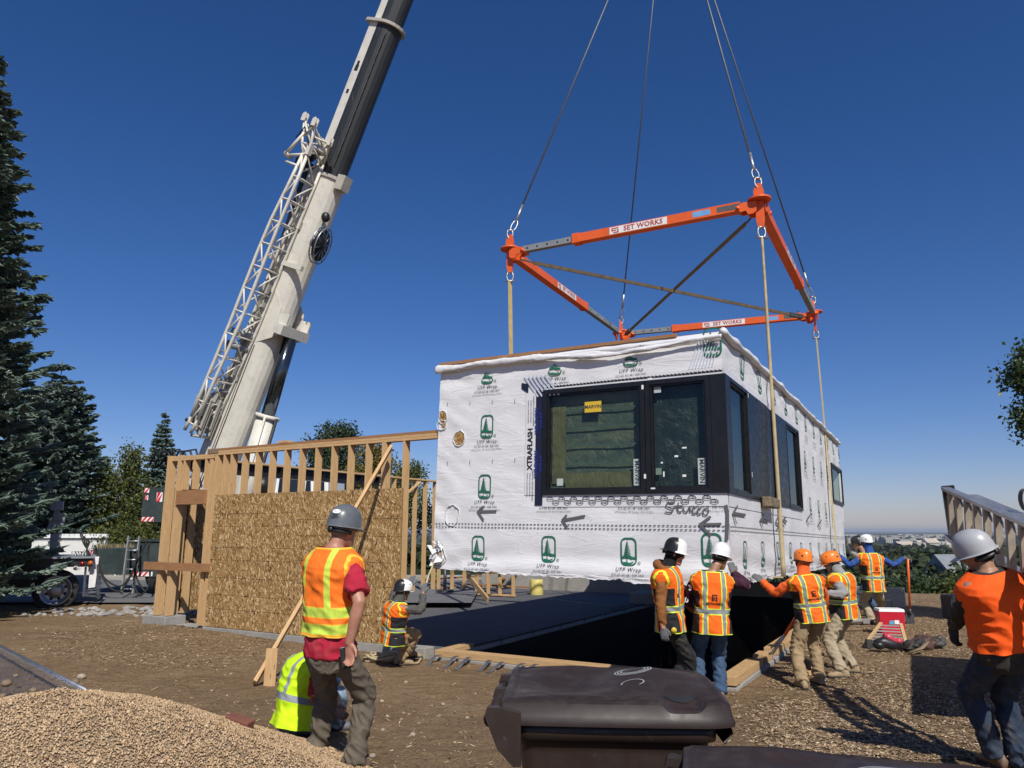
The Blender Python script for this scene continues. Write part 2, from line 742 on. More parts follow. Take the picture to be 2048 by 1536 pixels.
# loose wood chips, twigs and stones lying on the dirt: uncountable
def scatter_chips():
    m = M()
    r2 = random.Random(3)
    nchip = 0
    while nchip < 46000:
        if r2.random() < .6:
            u, v = r2.uniform(1380, 2090), r2.uniform(1180, 1560)
            p = G(u, v, .03)
            dens = (.85 if nz(p.x * .6, p.y * .6, 9) + .4 * nz(p.x * 2, p.y * 2, 4) > -.1 else .2) * ss(1440, 1640, u + 40 * nz(v * .02, 3))
            if p.y > 24:
                continue
        else:
            u, v = r2.uniform(-20, 1450), r2.uniform(1225, 1560)
            p = G(u, v, .1)
            q = (u - 330) / 260
            w = (v - 1285) / 45
            dens = 1.0 if q * q + w * w < 1 else .045
        if r2.random() > dens or in_pit(p.x, p.y):
            continue
        qb = p - F0
        a_, b_ = -qb.dot(E1), qb.dot(E2)
        if -.15 < a_ < 11.5 and -.05 < b_ < 12.6:
            continue
        L = r2.uniform(.008, .028) * (1.9 if r2.random() < .06 else 1)
        W = r2.uniform(.003, .007)
        t = r2.uniform(0, 6.283)
        d = V((math.cos(t), math.sin(t), r2.uniform(-.35, .35)))
        e = V((-math.sin(t), math.cos(t), r2.uniform(-.5, .5)))
        c = V((p.x, p.y, gz(p.x, p.y) + .008))
        m.add([c - d * L - e * W, c + d * L - e * W, c + d * L * .8 + e * W, c - d * L * .9 + e * W], [(0, 1, 2, 3)])
        nchip += 1
    return m


def chip_material():
    k = N('wood_chips')
    g = k.n('ShaderNodeNewGeometry').outputs['Random Per Island']
    k.set('Base Color', k.ramp(g, [(0, (.09, .055, .03)), (.4, (.20, .13, .07)), (.75, (.36, .25, .145)), (1, (.58, .45, .29))]))
    k.set('Roughness', .9)
    return k.m


put('wood_chips', scatter_chips(), chip_material(), kind='stuff')

st = M()
r2 = random.Random(11)
for i in range(420):
    u, v = r2.uniform(-20, 2090), r2.uniform(1240, 1560)
    p = G(u, v, .1)
    qb = p - F0
    a_, b_ = -qb.dot(E1), qb.dot(E2)
    if (-.3 < a_ < 11.6 and -.1 < b_ < 12.6) or p.y > 18:
        continue
    r = .006 + .028 * r2.random() ** 4
    if u < 260 and 1330 < v < 1450:
        r *= 2.2
    st.ball((p.x, p.y, gz(p.x, p.y) + r * .3), (r, r * r2.uniform(.6, 1), r * .6), 6, 4)
put('loose_stones', st, plain('pale_stone', (.30, .25, .19), .9, 0, .4, 20, 60, .3), kind='stuff')

dm = M()
for i in range(1500):
    u, v = r2.uniform(-20, 2090), r2.uniform(1235, 1560)
    p = G(u, v, .1)
    qb = p - F0
    a_, b_ = -qb.dot(E1), qb.dot(E2)
    if (-.12 < a_ < 11.6 and -.05 < b_ < 12.6) or p.y > 18 or nz(p.x * .8, p.y * .8, 12) < -.12:
        continue
    r = .006 + .022 * r2.random() ** 3
    rings = []
    for j in range(5):
        th = -1.3 + 2.6 * j / 4
        rings.append([V((p.x, p.y, gz(p.x, p.y) + r * .2)) + V((math.cos(1.047 * q) * r * math.cos(th) * (1 + .5 * nz(i * .7, q, j)), math.sin(1.047 * q) * r * math.cos(th) * (1 + .5 * nz(q, i * .7, j)), math.sin(th) * r * .65)) for q in range(6)])
    dm.loft(rings, smooth=False)
put('dirt_clumps', dm, plain('clumped_dirt', (.22, .15, .088), .95, 0, .35, 6, 60, .4), kind='stuff')

# ================================================================== FOUNDATION
def bbox(m, a0, a1, b0, b1, z0, z1, mi=0):
    c = B((a0 + a1) / 2, (b0 + b1) / 2, (z0 + z1) / 2)
    m.box(c, (abs(a1 - a0), abs(b1 - b0), z1 - z0), (E1, E2, V((0, 0, 1))), mi)


fd = thing('foundation', 'poured concrete foundation walls round the dark open pit under the hoisted unit', 'foundation', B(0, 0, 0))
m = M()
bbox(m, .0, 4.55, 0, .24, -1.7, .045)
bbox(m, -.0, .24, .245, 12.25, -1.7, .06)
bbox(m, -1.3, 11.5, 12.26, 12.5, -1.7, .46)
bbox(m, 4.42, 4.66, .245, 12.25, -1.7, .0)
put('wall', m, CONC, fd, bevel=.012)
m = M()
bbox(m, 4.66, 11.3, .24, 12.25, -.3, .03)
put('slab', m, concrete('slab_concrete', (.105, .105, .112), .7), fd)
m = M()
bbox(m, 4.66, 9.84, -.02, .235, -.4, .15)
bbox(m, 10.9, 11.62, -.06, .4, -.4, .26)
bbox(m, 9.86, 10.88, .0, .5, -.3, .10)
put('kerb', m, CONC, fd, bevel=.012)
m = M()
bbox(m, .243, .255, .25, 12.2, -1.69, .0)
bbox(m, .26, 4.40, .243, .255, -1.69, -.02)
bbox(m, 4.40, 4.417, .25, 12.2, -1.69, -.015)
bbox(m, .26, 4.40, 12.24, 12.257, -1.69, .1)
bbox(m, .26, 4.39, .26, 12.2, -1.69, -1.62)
put('pit_shade_sheet', m, plain('pit_shade_black', (.012, .012, .013), .8, 0, .3, 3, 30, .2), fd)  # near-black sheets added so the pit's shade is painted onto its inner faces
for i in range(9):
    m = M()
    p = B(4.5, .8 + i * 1.15, 0)
    m.tube([p + V((0, 0, -.02)), p + V((.004, 0, .15))], .009, 6)
    put('anchor_bolt', m, DSTEEL, fd)
m = M()
for i in range(3):
    m.tube([B(4.8, 8.3 + .2 * i, .04), B(5.1 + .1 * i, 7.6, .14), B(5.9, 7.3 - .4 * i, .22 + .05 * i)], .012, 6)
put('rebar', m, STEEL, fd)
m = M()
bbox(m, 4.4, 5.0, 9.3, 10.4, .035, .3)
put('block', m, CONC, fd, bevel=.01)


def board(name, label, pts, w, h, mat_=None, group=None, cat='board', up=V((0, 0, 1))):
    mm = M()
    mm.beam(pts[0], pts[1], w, h, up)
    return put(name, mm, mat_ or LUM, None, pts[0], .004, label, cat, group)


gS = 'sill boards bolted on the foundation walls'
board('sill_board', 'long pale sill board along the front edge of the pit', (B(.5, .12, .095), B(4.5, .12, .095)), .2, .09, None, gS)
board('sill_board', 'short sill board lying back from the left end of the long front sill', (B(4.50, .32, .085), B(4.50, .95, .085)), .19, .07, None, gS)
board('sill_board', 'pale sill board on the right pit wall, nearest its front corner', (B(.12, .02, .115), B(.12, 1.55, .115)), .2, .10, None, gS)
board('sill_board', 'small sill block on the right pit wall by the orange pry bar', (B(.12, 1.85, .115), B(.12, 2.25, .115)), .2, .10, None, gS)
board('sill_board', 'sill board on the right pit wall just behind the man in tan trousers', (B(.12, 2.6, .115), B(.12, 5.9, .115)), .2, .10, None, gS)
board('sill_board', 'thin reddish sill board on top of the far concrete wall', (B(1.5, 12.38, .485), B(11.4, 12.38, .485)), .18, .045, LUMR, gS)
for i, (a, b, L, t) in enumerate(((.55, 1.5, .25, .3), (.62, 1.75, .2, 1.2))):
    p = F0 + E1 * a + E2 * b
    d = V((math.cos(t), math.sin(t), 0))
    z = gz(p.x, p.y) + .03
    board('wood_offcut', ['pale wood offcut lying flat by the pit wall', 'short wood offcut leaning on another beside the pit wall'][i], (V((p.x, p.y, z + .02 * i)), V((p.x, p.y, z + .05 * i)) + d * L), .09, .045, None, 'wood offcuts by the pit wall', 'offcut')

# bent metal straps standing out of the dirt in front of the sill
gT = 'dark straps sticking out below the front sill'
for i in range(7):
    a = 4.35 - i * .27 - .06 * (i % 2)
    m = M()
    ln = .42 + .05 * (i % 3)
    pts = []
    for j in range(9):
        t = j / 8
        q = B(a - .05 * t + .02 * math.sin(3 * t + i), -.03 - ln * t, 0)
        z = gz(q.x, q.y) + .075 * (1 - t) + .02 * math.sin(t * 6) + .012
        pts.append(V((q.x, q.y, z)))
    for j in range(8):
        m.beam(pts[j], pts[j + 1], .055, .006, ext=.004)
    put('tie_strap', m, plain('dull_strap', (.12, .12, .125), .5, .3, .3, 8), None, pts[0], 0,
        'dark bent strap sticking out below the front sill, one of a row over the dirt', 'strap', gT)
m = M()
m.grid(lambda s, t: (lambda q: V((q.x, q.y, gz(q.x, q.y) + .02 + .03 * nz(s * 5, t * 5, 2))))(B(2.3 - .8 * s, -.06 - .3 * t, 0)), 16, 8)
put('plastic_scrap', m, plain('grey_film', (.28, .28, .27), .45), None, B(2, -.2, 0), 0, 'crumpled grey plastic scrap on the dirt below the front sill', 'plastic scrap')

# ================================================================== GARAGE FRAMING
ZW0, ZW1 = .15, 3.36
gw = thing('stud_wall', 'framed timber garage wall with strand board sheathing below open studs', 'framed wall', B(5.1, .1, ZW0))


def studm(a, b, z0, z1, wa=.04, wb=.14):
    mm = M()
    bbox(mm, a - wa / 2, a + wa / 2, b - wb / 2, b + wb / 2, z0, z1)
    return mm


ST = (5.22, 5.62, 5.665, 6.02, 6.42, 6.81, 7.2, 7.59, 7.98, 8.36, 8.74, 9.11, 9.45, 9.66, 9.86, 9.91)
for a in ST:
    put('stud', studm(a, .1, ZW0 + .04, ZW1), LUM, gw, .003)
for a in (10.2, 10.55, 10.87):
    put('stud', studm(a, .1, 2.72, ZW1 - .04), LUM, gw, .003)
for a in (10.02, 10.07):
    put('post', studm(a, .12, ZW0, ZW1 - .0, .045, .16), LUM, gw, .003)
for a, b in ((11.0, .1), (11.05, .1), (11.3, .08), (11.36, .08), (11.2, .33), (11.2, .56)):
    put('post', studm(a, b, .27, ZW1 + .06, .05, .15), LUM, gw, .003)
for i in range(3):
    mm = M()
    bbox(mm, 4.58 + .0 * i, 9.95 - .03 * i, .03, .17, ZW1 + .003 + i * .045, ZW1 + .045 + i * .045)
    put('top_plate', mm, LUMR if i == 2 else LUM, gw, .003)
for i in range(2):
    mm = M()
    bbox(mm, 9.96, 11.38, .03, .17, ZW1 - .05 + i * .046, ZW1 - .006 + i * .046)
    put('top_plate', mm, LUM, gw, .003)
mm = M()
bbox(mm, 9.84, 10.16, .02, .19, ZW1 + .043, ZW1 + .135)
put('plate_block', mm, LUMD, gw, .003)
mm = M()
bbox(mm, 7.95, 8.2, .03, .17, ZW1 + .141, ZW1 + .18)
put('plate_block', mm, LUM, gw, .003)
mm = M()
bbox(mm, 10.10, 10.98, -.01, .16, 2.42, 2.70)
put('header', mm, LUMR, gw, .004)
mm = M()
bbox(mm, 5.2, 9.95, .03, .17, ZW0, ZW0 + .038)
put('bottom_plate', mm, LUM, gw, .003)
mm = M()
bbox(mm, 9.75, 11.75, -.06, -.02, 1.14, 1.29)
put('rail', mm, LUMR, gw, .004)
mm = M()
# sheathing with thin horizontal grooves between the laps
for a0, a1, zz in ((5.2, 7.55, (.155, .57, 1.02, 1.4, 1.82, 2.1, 2.59)), (7.553, 9.78, (.16, .49, .74, 1.05, 1.37, 1.60, 1.99, 2.22, 2.59))):
    for z0, z1 in zip(zz[:-1], zz[1:]):
        c = [B(a1, -.015, z0), B(a0, -.015, z0), B(a0, -.015, z1 - .006), B(a1, -.015, z1 - .006)]
        d = [q + E2 * .035 for q in c]
        mm.add(c + d, [(0, 1, 2, 3), (7, 6, 5, 4), (0, 4, 5, 1), (1, 5, 6, 2), (2, 6, 7, 3), (3, 7, 4, 0)], 0,
               [[(-a1, z0), (-a0, z0), (-a0, z1), (-a1, z1)]] + [[(-a1, z0), (-a0, z0), (-a0, z0 + .03), (-a1, z0 + .03)]] * 5)
put('sheathing', mm, OSB, gw)
mm = M()
bbox(mm, 5.2, 9.8, .022, .028, .16, 2.58)
put('house_membrane', mm, flat('dark_membrane', (.05, .035, .02)), gw)
mm = M()
for b, z0, z1 in ((.75, .3, 2.5),):
    c = [B(11.28, .45, z0), B(11.28, 1.0, z0), B(11.28, 1.0, z1), B(11.28, .45, z1)]
    mm.add(c + [q - E1 * .012 for q in c], [(0, 1, 2, 3), (7, 6, 5, 4), (0, 4, 5, 1), (1, 5, 6, 2), (2, 6, 7, 3), (3, 7, 4, 0)], 0, [[(0, z0), (.5, z0), (.5, z1), (0, z1)]] * 6)
put('sheathing', mm, OSB, gw)

# left return wall with black steel beam over the garage opening
lw = thing('return_wall', 'timber garage side wall carried by a long black steel beam', 'framed wall', B(11.3, .7, .1))
mm = M()
for z0, z1, hw in ((3.14, 3.165, .11), (3.165, 3.375, .012), (3.375, 3.40, .11)):
    bbox(mm, 11.3 - hw, 11.3 + hw, .35, 6.5, z0, z1)
for b in (1.5, 2.9, 4.3, 5.7, 6.44):
    bbox(mm, 11.21, 11.288, b, b + .012, 3.166, 3.374)
put('steel_beam', mm, BLACKP, lw)
mm = M()
bbox(mm, 11.21, 11.39, .35, 9.3, 3.405, 3.45)
put('top_plate', mm, LUM, lw, .003)
for b in (6.6, 6.66, 7.2, 7.7, 8.2, 8.7, 9.2):
    put('stud', studm(11.3, b, .1, 3.40, .14, .04), LUM, lw, .003)
mm = M()
mm.beam(B(11.2, 6.7, 2.4), B(11.2, 8.3, 3.35), .04, .09, E1)
put('brace', mm, LUM, lw, .003)
# back wall
bw = thing('back_wall', 'open stud frame at the back of the garage with diagonal braces, beside the white wrapped unit', 'framed wall', B(10.2, 9.3, .1))
for a in (11.2, 10.7, 10.25, 9.8, 9.4, 9.0, 8.55):
    put('stud', studm(a, 9.35, .1, 3.36), LUM, bw, .003)
mm = M()
bbox(mm, 8.5, 11.3, 9.28, 9.42, 3.363, 3.403)
put('top_plate', mm, LUM, bw, .003)
mm = M()
bbox(mm, 8.5, 11.3, 9.28, 9.42, .06, .099)
put('bottom_plate', mm, LUM, bw, .003)
for (a0, z0, a1, z1) in ((9.9, 2.5, 8.9, 3.3), (9.9, 1.9, 8.8, 1.1), (10.0, 1.6, 8.9, .7)):
    mm = M()
    mm.beam(B(a0, 9.24, z0), B(a1, 9.24, z1), .04, .09, E2)
    put('brace', mm, LUM, bw, .003)

# long diagonal brace with its stake
bt = B(5.42, -.06, 3.25)
bf = P(510, 1362, 9.5)
bf.z = gz(bf.x, bf.y) + .04
br = thing('timber_brace', 'long pale timber brace leaning from the dirt up against the strand board wall', 'brace', bf)
mm = M()
mm.beam(bf, bt, .045, .15, V((.2, -1, .3)))
put('board', mm, LUM, br, .004)
mm = M()
q = P(540, 1362, 9.6)
q = V((q.x, q.y, gz(q.x, q.y)))
mm.box(q + V((0, 0, .17)), (.14, .045, .56), (V((1, .15, 0)).normalized(), V((-.15, 1, 0)).normalized(), V((.03, -.05, 1)).normalized()))
put('stake', mm, LUM, br, .004)

# far boards and scraps beyond the slab
gB = 'rough boards lying beyond the slab'
for i, (u0, v0, u1, v1, Y0, Y1, lab) in enumerate((
        (846, 1160, 1010, 1148, 24, 28, 'reddish board on the dirt behind the slab, farthest left'),
        (880, 1177, 1040, 1166, 23, 26, 'brown board angled over the rubble behind the slab'),
        (960, 1170, 1062, 1175, 22, 23.5, 'brown board below the yellow pipe stub'),
        (1000, 1158, 1080, 1150, 25, 27, 'short board on the rubble under the raised unit'))):
    board('rough_board', lab, (P(u0, v0, Y0), P(u1, v1, Y1)), .14, .05, LUMR, gB)
board('prop_board', 'thin board propped against the far concrete wall', (P(935, 1150, 20.6), P(976, 1200, 19.4)), .05, .14, LUM)
m = M()
q = P(1073, 1170, 22.6)
m.tube([q - V((0, 0, .35)), q + V((0, 0, .16))], .2, 20)
put('pipe_stub', m, plain('yellow_plastic', (.62, .52, .16), .5), None, q, .01, 'stubby pale yellow pipe standing on boards under the raised unit', 'pipe')
m = M()
q = P(867, 1156, 26)
rings = [[q + V((math.cos(6.283 * k / 20) * r, math.sin(6.283 * k / 20) * r, z)) for k in range(20)] for z, r in ((-.22, .13), (.1, .155), (.12, .17), (.17, .17), (.17, .15), (-.15, .12))]
m.loft(rings)
put('bucket', m, plain('green_plastic', (.02, .25, .09), .4), None, q, 0, 'small green bucket on the far dirt by the stud wall', 'bucket')
m = M()
q = P(890, 1160, 22)
m.tube([q - V((0, 0, .3)), q + V((0, 0, .35))], .05, 10)
m.box(q - V((0, 0, .3)), (.5, .3, .05))
put('jack_post', m, DSTEEL, None, q, 0, 'small dark steel jack post on the rubble behind the slab', 'jack')
# ================================================================== HOISTED UNIT
MC = V((2.70997, 9.25756, 1.28741))
ME1 = V((math.cos(YAW), -math.sin(YAW), -.01277))
ME2 = V((math.sin(YAW), math.cos(YAW), -.01795))
MU = V((0, 0, 1)) - ME1 * -.01277 - ME2 * -.01795
W_, L_, H_ = 4.555, 12.3, 3.2


def MP(a, b, z):
    return MC - ME1 * a + ME2 * b + MU * z


def front_az(u, v):
    q = plane_pt(u, v, MC, ME2) - MC
    return -q.dot(ME1), q.dot(MU)


def side_bz(u, v):
    q = plane_pt(u, v, MC, ME1) - MC
    return q.dot(ME2), q.dot(MU)


def fdisp(a, z):
    d = .010 * nz(a * .9, z * .9, 4) + .006 * nz(a * 2.5 + 3, z * 5, 2)
    lo = 1 - ss(0, .95, z)
    # long slack folds sweeping along the bottom and up to the left corner
    d += .013 * lo * math.sin(z * 14 + .9 * math.sin(a * .9) + 3.0 * ss(2.5, 4.6, a) * (a - 2.5)) * (.2 + 1.3 * ss(.6, .0, z))
    d += .022 * (1 - ss(0, .25, z))
    lf = ss(3.5, 4.5, a)
    d += .018 * lf * nz(a * 3 - z * 4, z * 2.2, 6)
    d += .012 * ss(2.35, 3.0, z) * nz(a * 1.1 + z * 3, z * 7, 8)
    return d


def sdisp(b, z):
    d = .010 * nz(b * .8, z * .9, 14) + .008 * nz(b * 2 + 3, z * 4, 12)
    lo = 1 - ss(0, .8, z)
    d += .016 * lo * math.sin(z * 16 + b * 1.5) * (.35 + .6 * ss(.8, 0, z))
    d += .02 * ss(2.5, 3.1, z) * nz(b * 2.2, z * 6, 3)
    return d


def FS(a, z, off=0.0):
    return MP(a, -(fdisp(a, z) + off), z)


def SSF(b, z, off=0.0):
    return MP(-(sdisp(b, z) + off), b, z)


def wrap_material():
    k = N('white_house_wrap')
    c = k.co('Object')
    n1 = k.noise(c, 1.3, 6, .6)
    base = k.ramp(n1, [(.3, (.62, .62, .625)), (.7, (.72, .72, .725))])
    spots = k.noise(k.co('Object', (1, 1, .5)), 6, 8, .75)
    base = k.mix(k.ramp(spots, [(.62, 0.0), (.78, .35)]), base, (.48, .46, .43))
    k.set('Base Color', base)
    k.set('Roughness', .55)
    k.set('Specular IOR Level', .35)
    w1 = k.noise(k.co('Object', (.8, .8, 2.6), (0, .25, 0)), 3.2, 5, .6, 1.5)
    w2 = k.noise(k.co('Object', (1, 1, 1.6)), 13, 5, .65, 2.0)
    wv = k.noise(c, 160, 2)
    b1 = k.bump(w1, .13, .05)
    wl = k.noise(k.co('Object', (.35, .35, 2.2), (.12, .35, 0)), 1.6, 2, .5, 1.5)
    b1 = k.bump(k.ramp(wl, [(.46, 0.0), (.5, 1.0), (.54, 0.0)]), .10, .03, b1)
    b2 = k.bump(w2, .05, .018, b1)
    k.bump(wv, .1, .002, b2)
    return k.m


WRAP = wrap_material()
ROOFM = LUMR
mod = thing('modular_unit', 'boxy white wrapped house unit with corner windows, hanging from the orange spreader frame', 'house module', MP(2.2, 6, 0))

# window extents from the photo
aL, zT = front_az(1088, 781)
_, zB = front_az(1088, 990)
aR = .0
wz0, wz1 = zB, zT
a_mull = front_az(1292, 860)[0]
a_post = front_az(1424, 860)[0]
b_end, _ = side_bz(1599, 950)
SW = [side_bz(u, 920)[0] for u in (1497, 1536, 1545, 1572)]
sw_z0, sw_z1 = wz0, wz1
bw0, bz1 = side_bz(1660, 925)
bw1, _ = side_bz(1682, 960)
bz0 = side_bz(1664, 1003)[1]
print('WINDOW', aL, wz0, wz1, a_mull, a_post, b_end, SW, bw0, bw1, bz0, bz1)


def face_grid(m, fn, x0, x1, z0, z1, nu, nv, flip=False):
    base = len(m.v)
    if nu < 1 or nv < 1:
        return
    vs = [fn(x0 + (x1 - x0) * i / nu, z0 + (z1 - z0) * j / nv) for j in range(nv + 1) for i in range(nu + 1)]
    fs = []
    for j in range(nv):
        for i in range(nu):
            q = j * (nu + 1) + i
            fc = (q, q + 1, q + nu + 2, q + nu + 1)
            fs.append(tuple(reversed(fc)) if flip else fc)
    m.add(vs, fs, 0, None, True)


def nn(x):
    return max(1, int(abs(x) / .035))


m = M()
# front with the window opening cut out
for x0, x1, z0, z1 in ((0, W_, 0, wz0), (aL, W_, wz0, wz1), (0, W_, wz1, H_)):
    face_grid(m, FS, x0, x1, z0, z1, nn(x1 - x0), nn(z1 - z0), True)
for x0, x1, z0, z1 in ((0, L_, 0, wz0), (b_end, bw0, wz0, wz1), (bw1, L_, wz0, wz1), (0, L_, wz1, H_), (bw0, bw1, wz0, bz0), (bw0, bw1, bz1, wz1)):
    face_grid(m, SSF, x0, x1, z0, z1, nn((x1 - x0) / 2), nn(z1 - z0))
put('front_and_side_wrap', m, WRAP, mod)
m = M()
m.add([MP(W_, 0, 0), MP(W_, L_, 0), MP(W_, L_, H_), MP(W_, 0, H_), MP(0, L_, 0), MP(0, L_, H_)], [(0, 3, 2, 1), (1, 2, 5, 4)])
put('rear_wrap', m, WRAP, mod)
m = M()


def mbox(m, a0, a1, b0, b1, z0, z1, mi=0):
    c = MP((a0 + a1) / 2, (b0 + b1) / 2, (z0 + z1) / 2)
    m.box(c, (abs(a1 - a0), abs(b1 - b0), z1 - z0), (ME1.normalized(), ME2.normalized(), MU.normalized()), mi)


mbox(m, .02, W_ - .02, .03, L_ - .02, -.02, .22)
put('floor_frame', m, LUMD, mod)
m = M()
mbox(m, .03, W_ - .05, .05, L_ - .05, H_ - .12, H_ + .03)
mbox(m, .6, W_ + .02, -.03, .02, H_ + .005, H_ + .05)
put('roof', m, LUMR, mod, .004)
m = M()
for a in np.arange(.3, W_, .6):
    mbox(m, a, a + .04, .26, L_ - .3, .22, .26)
put('interior_floor', m, LUMD, mod)

# rolled wrap hanging over the top of the front and of the side
m = M()
rings = []
for i in range(221):
    t = i / 220
    a = W_ + .04 - t * (W_ + .06)
    sag = .05 * math.sin(t * 5.2 + .4) * math.sin(math.pi * t) + .02 * nz(t * 14, 1)
    r0 = .033 * (1 - .5 * ss(.55, 1.0, t)) * (.85 + .45 * nz(t * 11, 7)) + .012 * math.exp(-(t / .05) ** 2)
    depth = .16 + .05 * nz(t * 7, 2)
    pr = []
    for k in range(16):
        th = 2 * math.pi * k / 16
        fold = 1 + .42 * nz(t * 9, math.cos(th) * 2.2, math.sin(th) * 2.2) + .22 * nz(t * 40, math.cos(th) * 3, math.sin(th) * 3) + .12 * nz(t * 110, math.cos(th) * 4, math.sin(th) * 4)
        y = -.075 + r0 * math.cos(th) * fold
        z = H_ - .075 + sag - .07 * t + r0 * 1.55 * math.sin(th) * fold + .075 * ss(.6, 1, t)
        pr.append(MP(a, y, z))
    rings.append(pr)
m.loft(rings)
face_grid(m, lambda x, z: MP(x, .02 - .0 * z - (.055 + .02 * nz(x * 5, z * 8)) * (1 - abs(z - .5) * 1.2), H_ - .10 + .13 * z - .02), 0, W_, 0, 1, 90, 6, True)
put('rolled_wrap_edge', m, WRAP, mod)
m = M()
rings = []
for i in range(141):
    t = i / 140
    b = -.05 + t * (L_ + .05)
    r0 = .05 * (.75 + .5 * nz(t * 30, 17)) + .012
    sag = .035 * nz(t * 12, 31)
    rings.append([MP(-.035 - r0 * math.cos(6.283 * k / 10), b, H_ + .0 + sag + r0 * math.sin(6.283 * k / 10) * (1 + .25 * nz(t * 60, k))) for k in range(10)])
m.loft(rings)
put('rolled_wrap_edge', m, WRAP, mod)
# torn bottom hem
m = M()
face_grid(m, lambda x, z: MP(x, -(fdisp(x, 0) + .012 * nz(x * 6, z * 2)), -(.05 + .05 * nz(x * 2.1, 1) + .028 * nz(x * 14, 2) + .05 * ss(1.6, 0, x)) * z * (.35 + .65 * ss(4.3, 2.6, x))), 0, W_, 0, 1, 150, 5, False)
face_grid(m, lambda x, z: MP(-(sdisp(x, 0) + .012 * nz(x * 6, z * 2)), x, -(.05 + .04 * nz(x * 2.1, 31) + .02 * nz(x * 11, 2)) * z), 0, L_, 0, 1, 150, 5, True)
# wadded corner at the lower left
for i in range(26):
    q = MP(W_ - .02 - .16 * rng.random(), -.04 - .06 * rng.random(), .05 + .34 * rng.random())
    x, y = V((rng.uniform(-1, 1), rng.uniform(-1, 1), rng.uniform(-1, 1))).normalized(), V((rng.uniform(-1, 1), rng.uniform(-1, 1), rng.uniform(-1, 1))).normalized()
    L = .05 + .08 * rng.random()
    m.add([q - x * L, q - y * L * .5, q + x * L, q + y * L * .6 + V((0, 0, .02))], [(0, 1, 2), (0, 2, 3)])
put('torn_hem', m, WRAP, mod)
m = M()


def blob_patch(m, u, v, w, h, seed, off=.012):
    a, z = front_az(u, v)
    pts = [(a + math.cos(t) * w * (1 + .35 * nz(math.cos(t) * 2, math.sin(t) * 2, seed)), z + math.sin(t) * h * (1 + .35 * nz(math.sin(t) * 2, math.cos(t) * 2, seed + 5))) for t in [6.283 * k / 22 for k in range(22)]]
    vs = [FS(p[0], p[1], off) for p in pts]
    c = FS(a, z, off)
    m.add([c] + vs, [(0, 1 + (k + 1) % 22, 1 + k) for k in range(22)], 0, [[(a, z), pts[(k + 1) % 22], pts[k]] for k in range(22)])


for args in ((887, 835, .07, .10, 1), (919, 877, .10, .11, 2), (889, 849, .05, .05, 3), (878, 1112, .10, .12, 4, .05)):
    m = M()
    blob_patch(m, *args)
    put('torn_patch', m, OSB, mod)
# curled flaps of wrap round the tears
for (u, v, w, h) in ((887, 835, .08, .11), (919, 877, .115, .12), (884, 850, .09, .08), (905, 1030, .13, .16), (878, 1112, .14, .16)):
    m = M()
    a, z = front_az(u, v)
    ring = []
    for k in range(25):
        t = 6.283 * k / 24
        rr = 1 + .25 * nz(math.cos(t) * 2, math.sin(t) * 2, u)
        ring.append(FS(a + math.cos(t) * w * rr, z + math.sin(t) * h * rr, .012 + .012 * abs(nz(k * .7, u))))
    m.tube(ring[:-1], [.006 + .010 * abs(nz(k * .9, u, 3)) for k in range(24)], 6, closed=True)
    put('torn_flap', m, WRAP, mod)

# ------------------------------------------------------------------ printing on the wrap
green, ink = M(), M()


def rr(w, h, r, n=6):
    out = []
    for cx, cy, s in ((w - r, h - r, 0), (-w + r, h - r, 1), (-w + r, -h + r, 2), (w - r, -h + r, 3)):
        for k in range(n + 1):
            t = math.pi / 2 * (s + k / n)
            out.append((cx + r * math.cos(t), cy + r * math.sin(t)))
    return out


def logo_polys():
    o, i = rr(.31, .5, .2), rr(.255, .445, .15)
    n = len(o)
    ringp = [[o[k], o[(k + 1) % n], i[(k + 1) % n], i[k]] for k in range(n)]
    tree = []
    x0 = -.05
    tree.append([(x0 - .012, -.44), (x0 + .012, -.44), (x0 + .010, .40), (x0 - .010, .40)])
    for k in range(7):
        y = .33 - k * .085
        w = .05 + .021 * k
        for s in (-1, 1):
            yy = y - (.03 if s > 0 else 0)
            pts = [(x0, yy + .03), (x0 + s * w * .5, yy - .0), (x0 + s * w, yy - .055), (x0 + s * w * .95, yy - .082), (x0 + s * w * .5, yy - .05), (x0, yy - .012)]
            tree.append(pts if s < 0 else pts[::-1])
    hill = []
    xx = [-.25 + .5 * k / 14 for k in range(15)]

    def top(x):
        return -.17 - .16 * max(0, x + .05) ** 1.2 + .0

    for k in range(14):
        a, b = xx[k], xx[k + 1]
        hill.append([(a, top(a) - .07), (b, top(b) - .07), (b, top(b)), (a, top(a))])
        h = .05 + .05 * abs(nz(k * 1.7, 3))
        hill.append([(a + .004, top(a) - .01), (b - .010, top(b) - .01), ((a + b) / 2 - .002, top(a) + h)])
    hill.append([(-.235, -.36), (.05, -.40), (.2, -.33), (.16, -.39), (.02, -.445), (-.16, -.43)])
    return ringp + tree + hill


LP = logo_polys()


def logo(fn, x, z, h=.365, w=1.0, cut=9.0):
    """fn(x,z)->point, drawn centred at x,z; cut hides what the roll covers"""
    for poly in LP:
        if max(p[1] * h + z for p in poly) > cut:
            continue
        q = [fn(x + p[0] * h * w, z + p[1] * h) for p in poly]
        green.add(q, [tuple(range(len(q)))])


TX = {}


def label_text(fn, x, z, body, size, **k):
    key = (body, size, tuple(k.items()))
    if key not in TX:
        TX[key] = text_mesh(body, size, **k)
    vs, fs = TX[key]
    ink.add([fn(x + p.x, z + p.y) for p in vs], fs)


def text_block(fn, x, z, big=True):
    if big:
        label_text(fn, x, z, 'UFP Wrap', .074, shear=.18, space=1.15)
    label_text(fn, x, z - .07, 'ICC-ES AC-38 • ESR-3431', .043)
    label_text(fn, x, z - .12, 'UFP Distribution, 2701 Ada Drive, Elkhart IN 46514', .026)


def ffn(x, z):
    return FS(-x, z, .012)


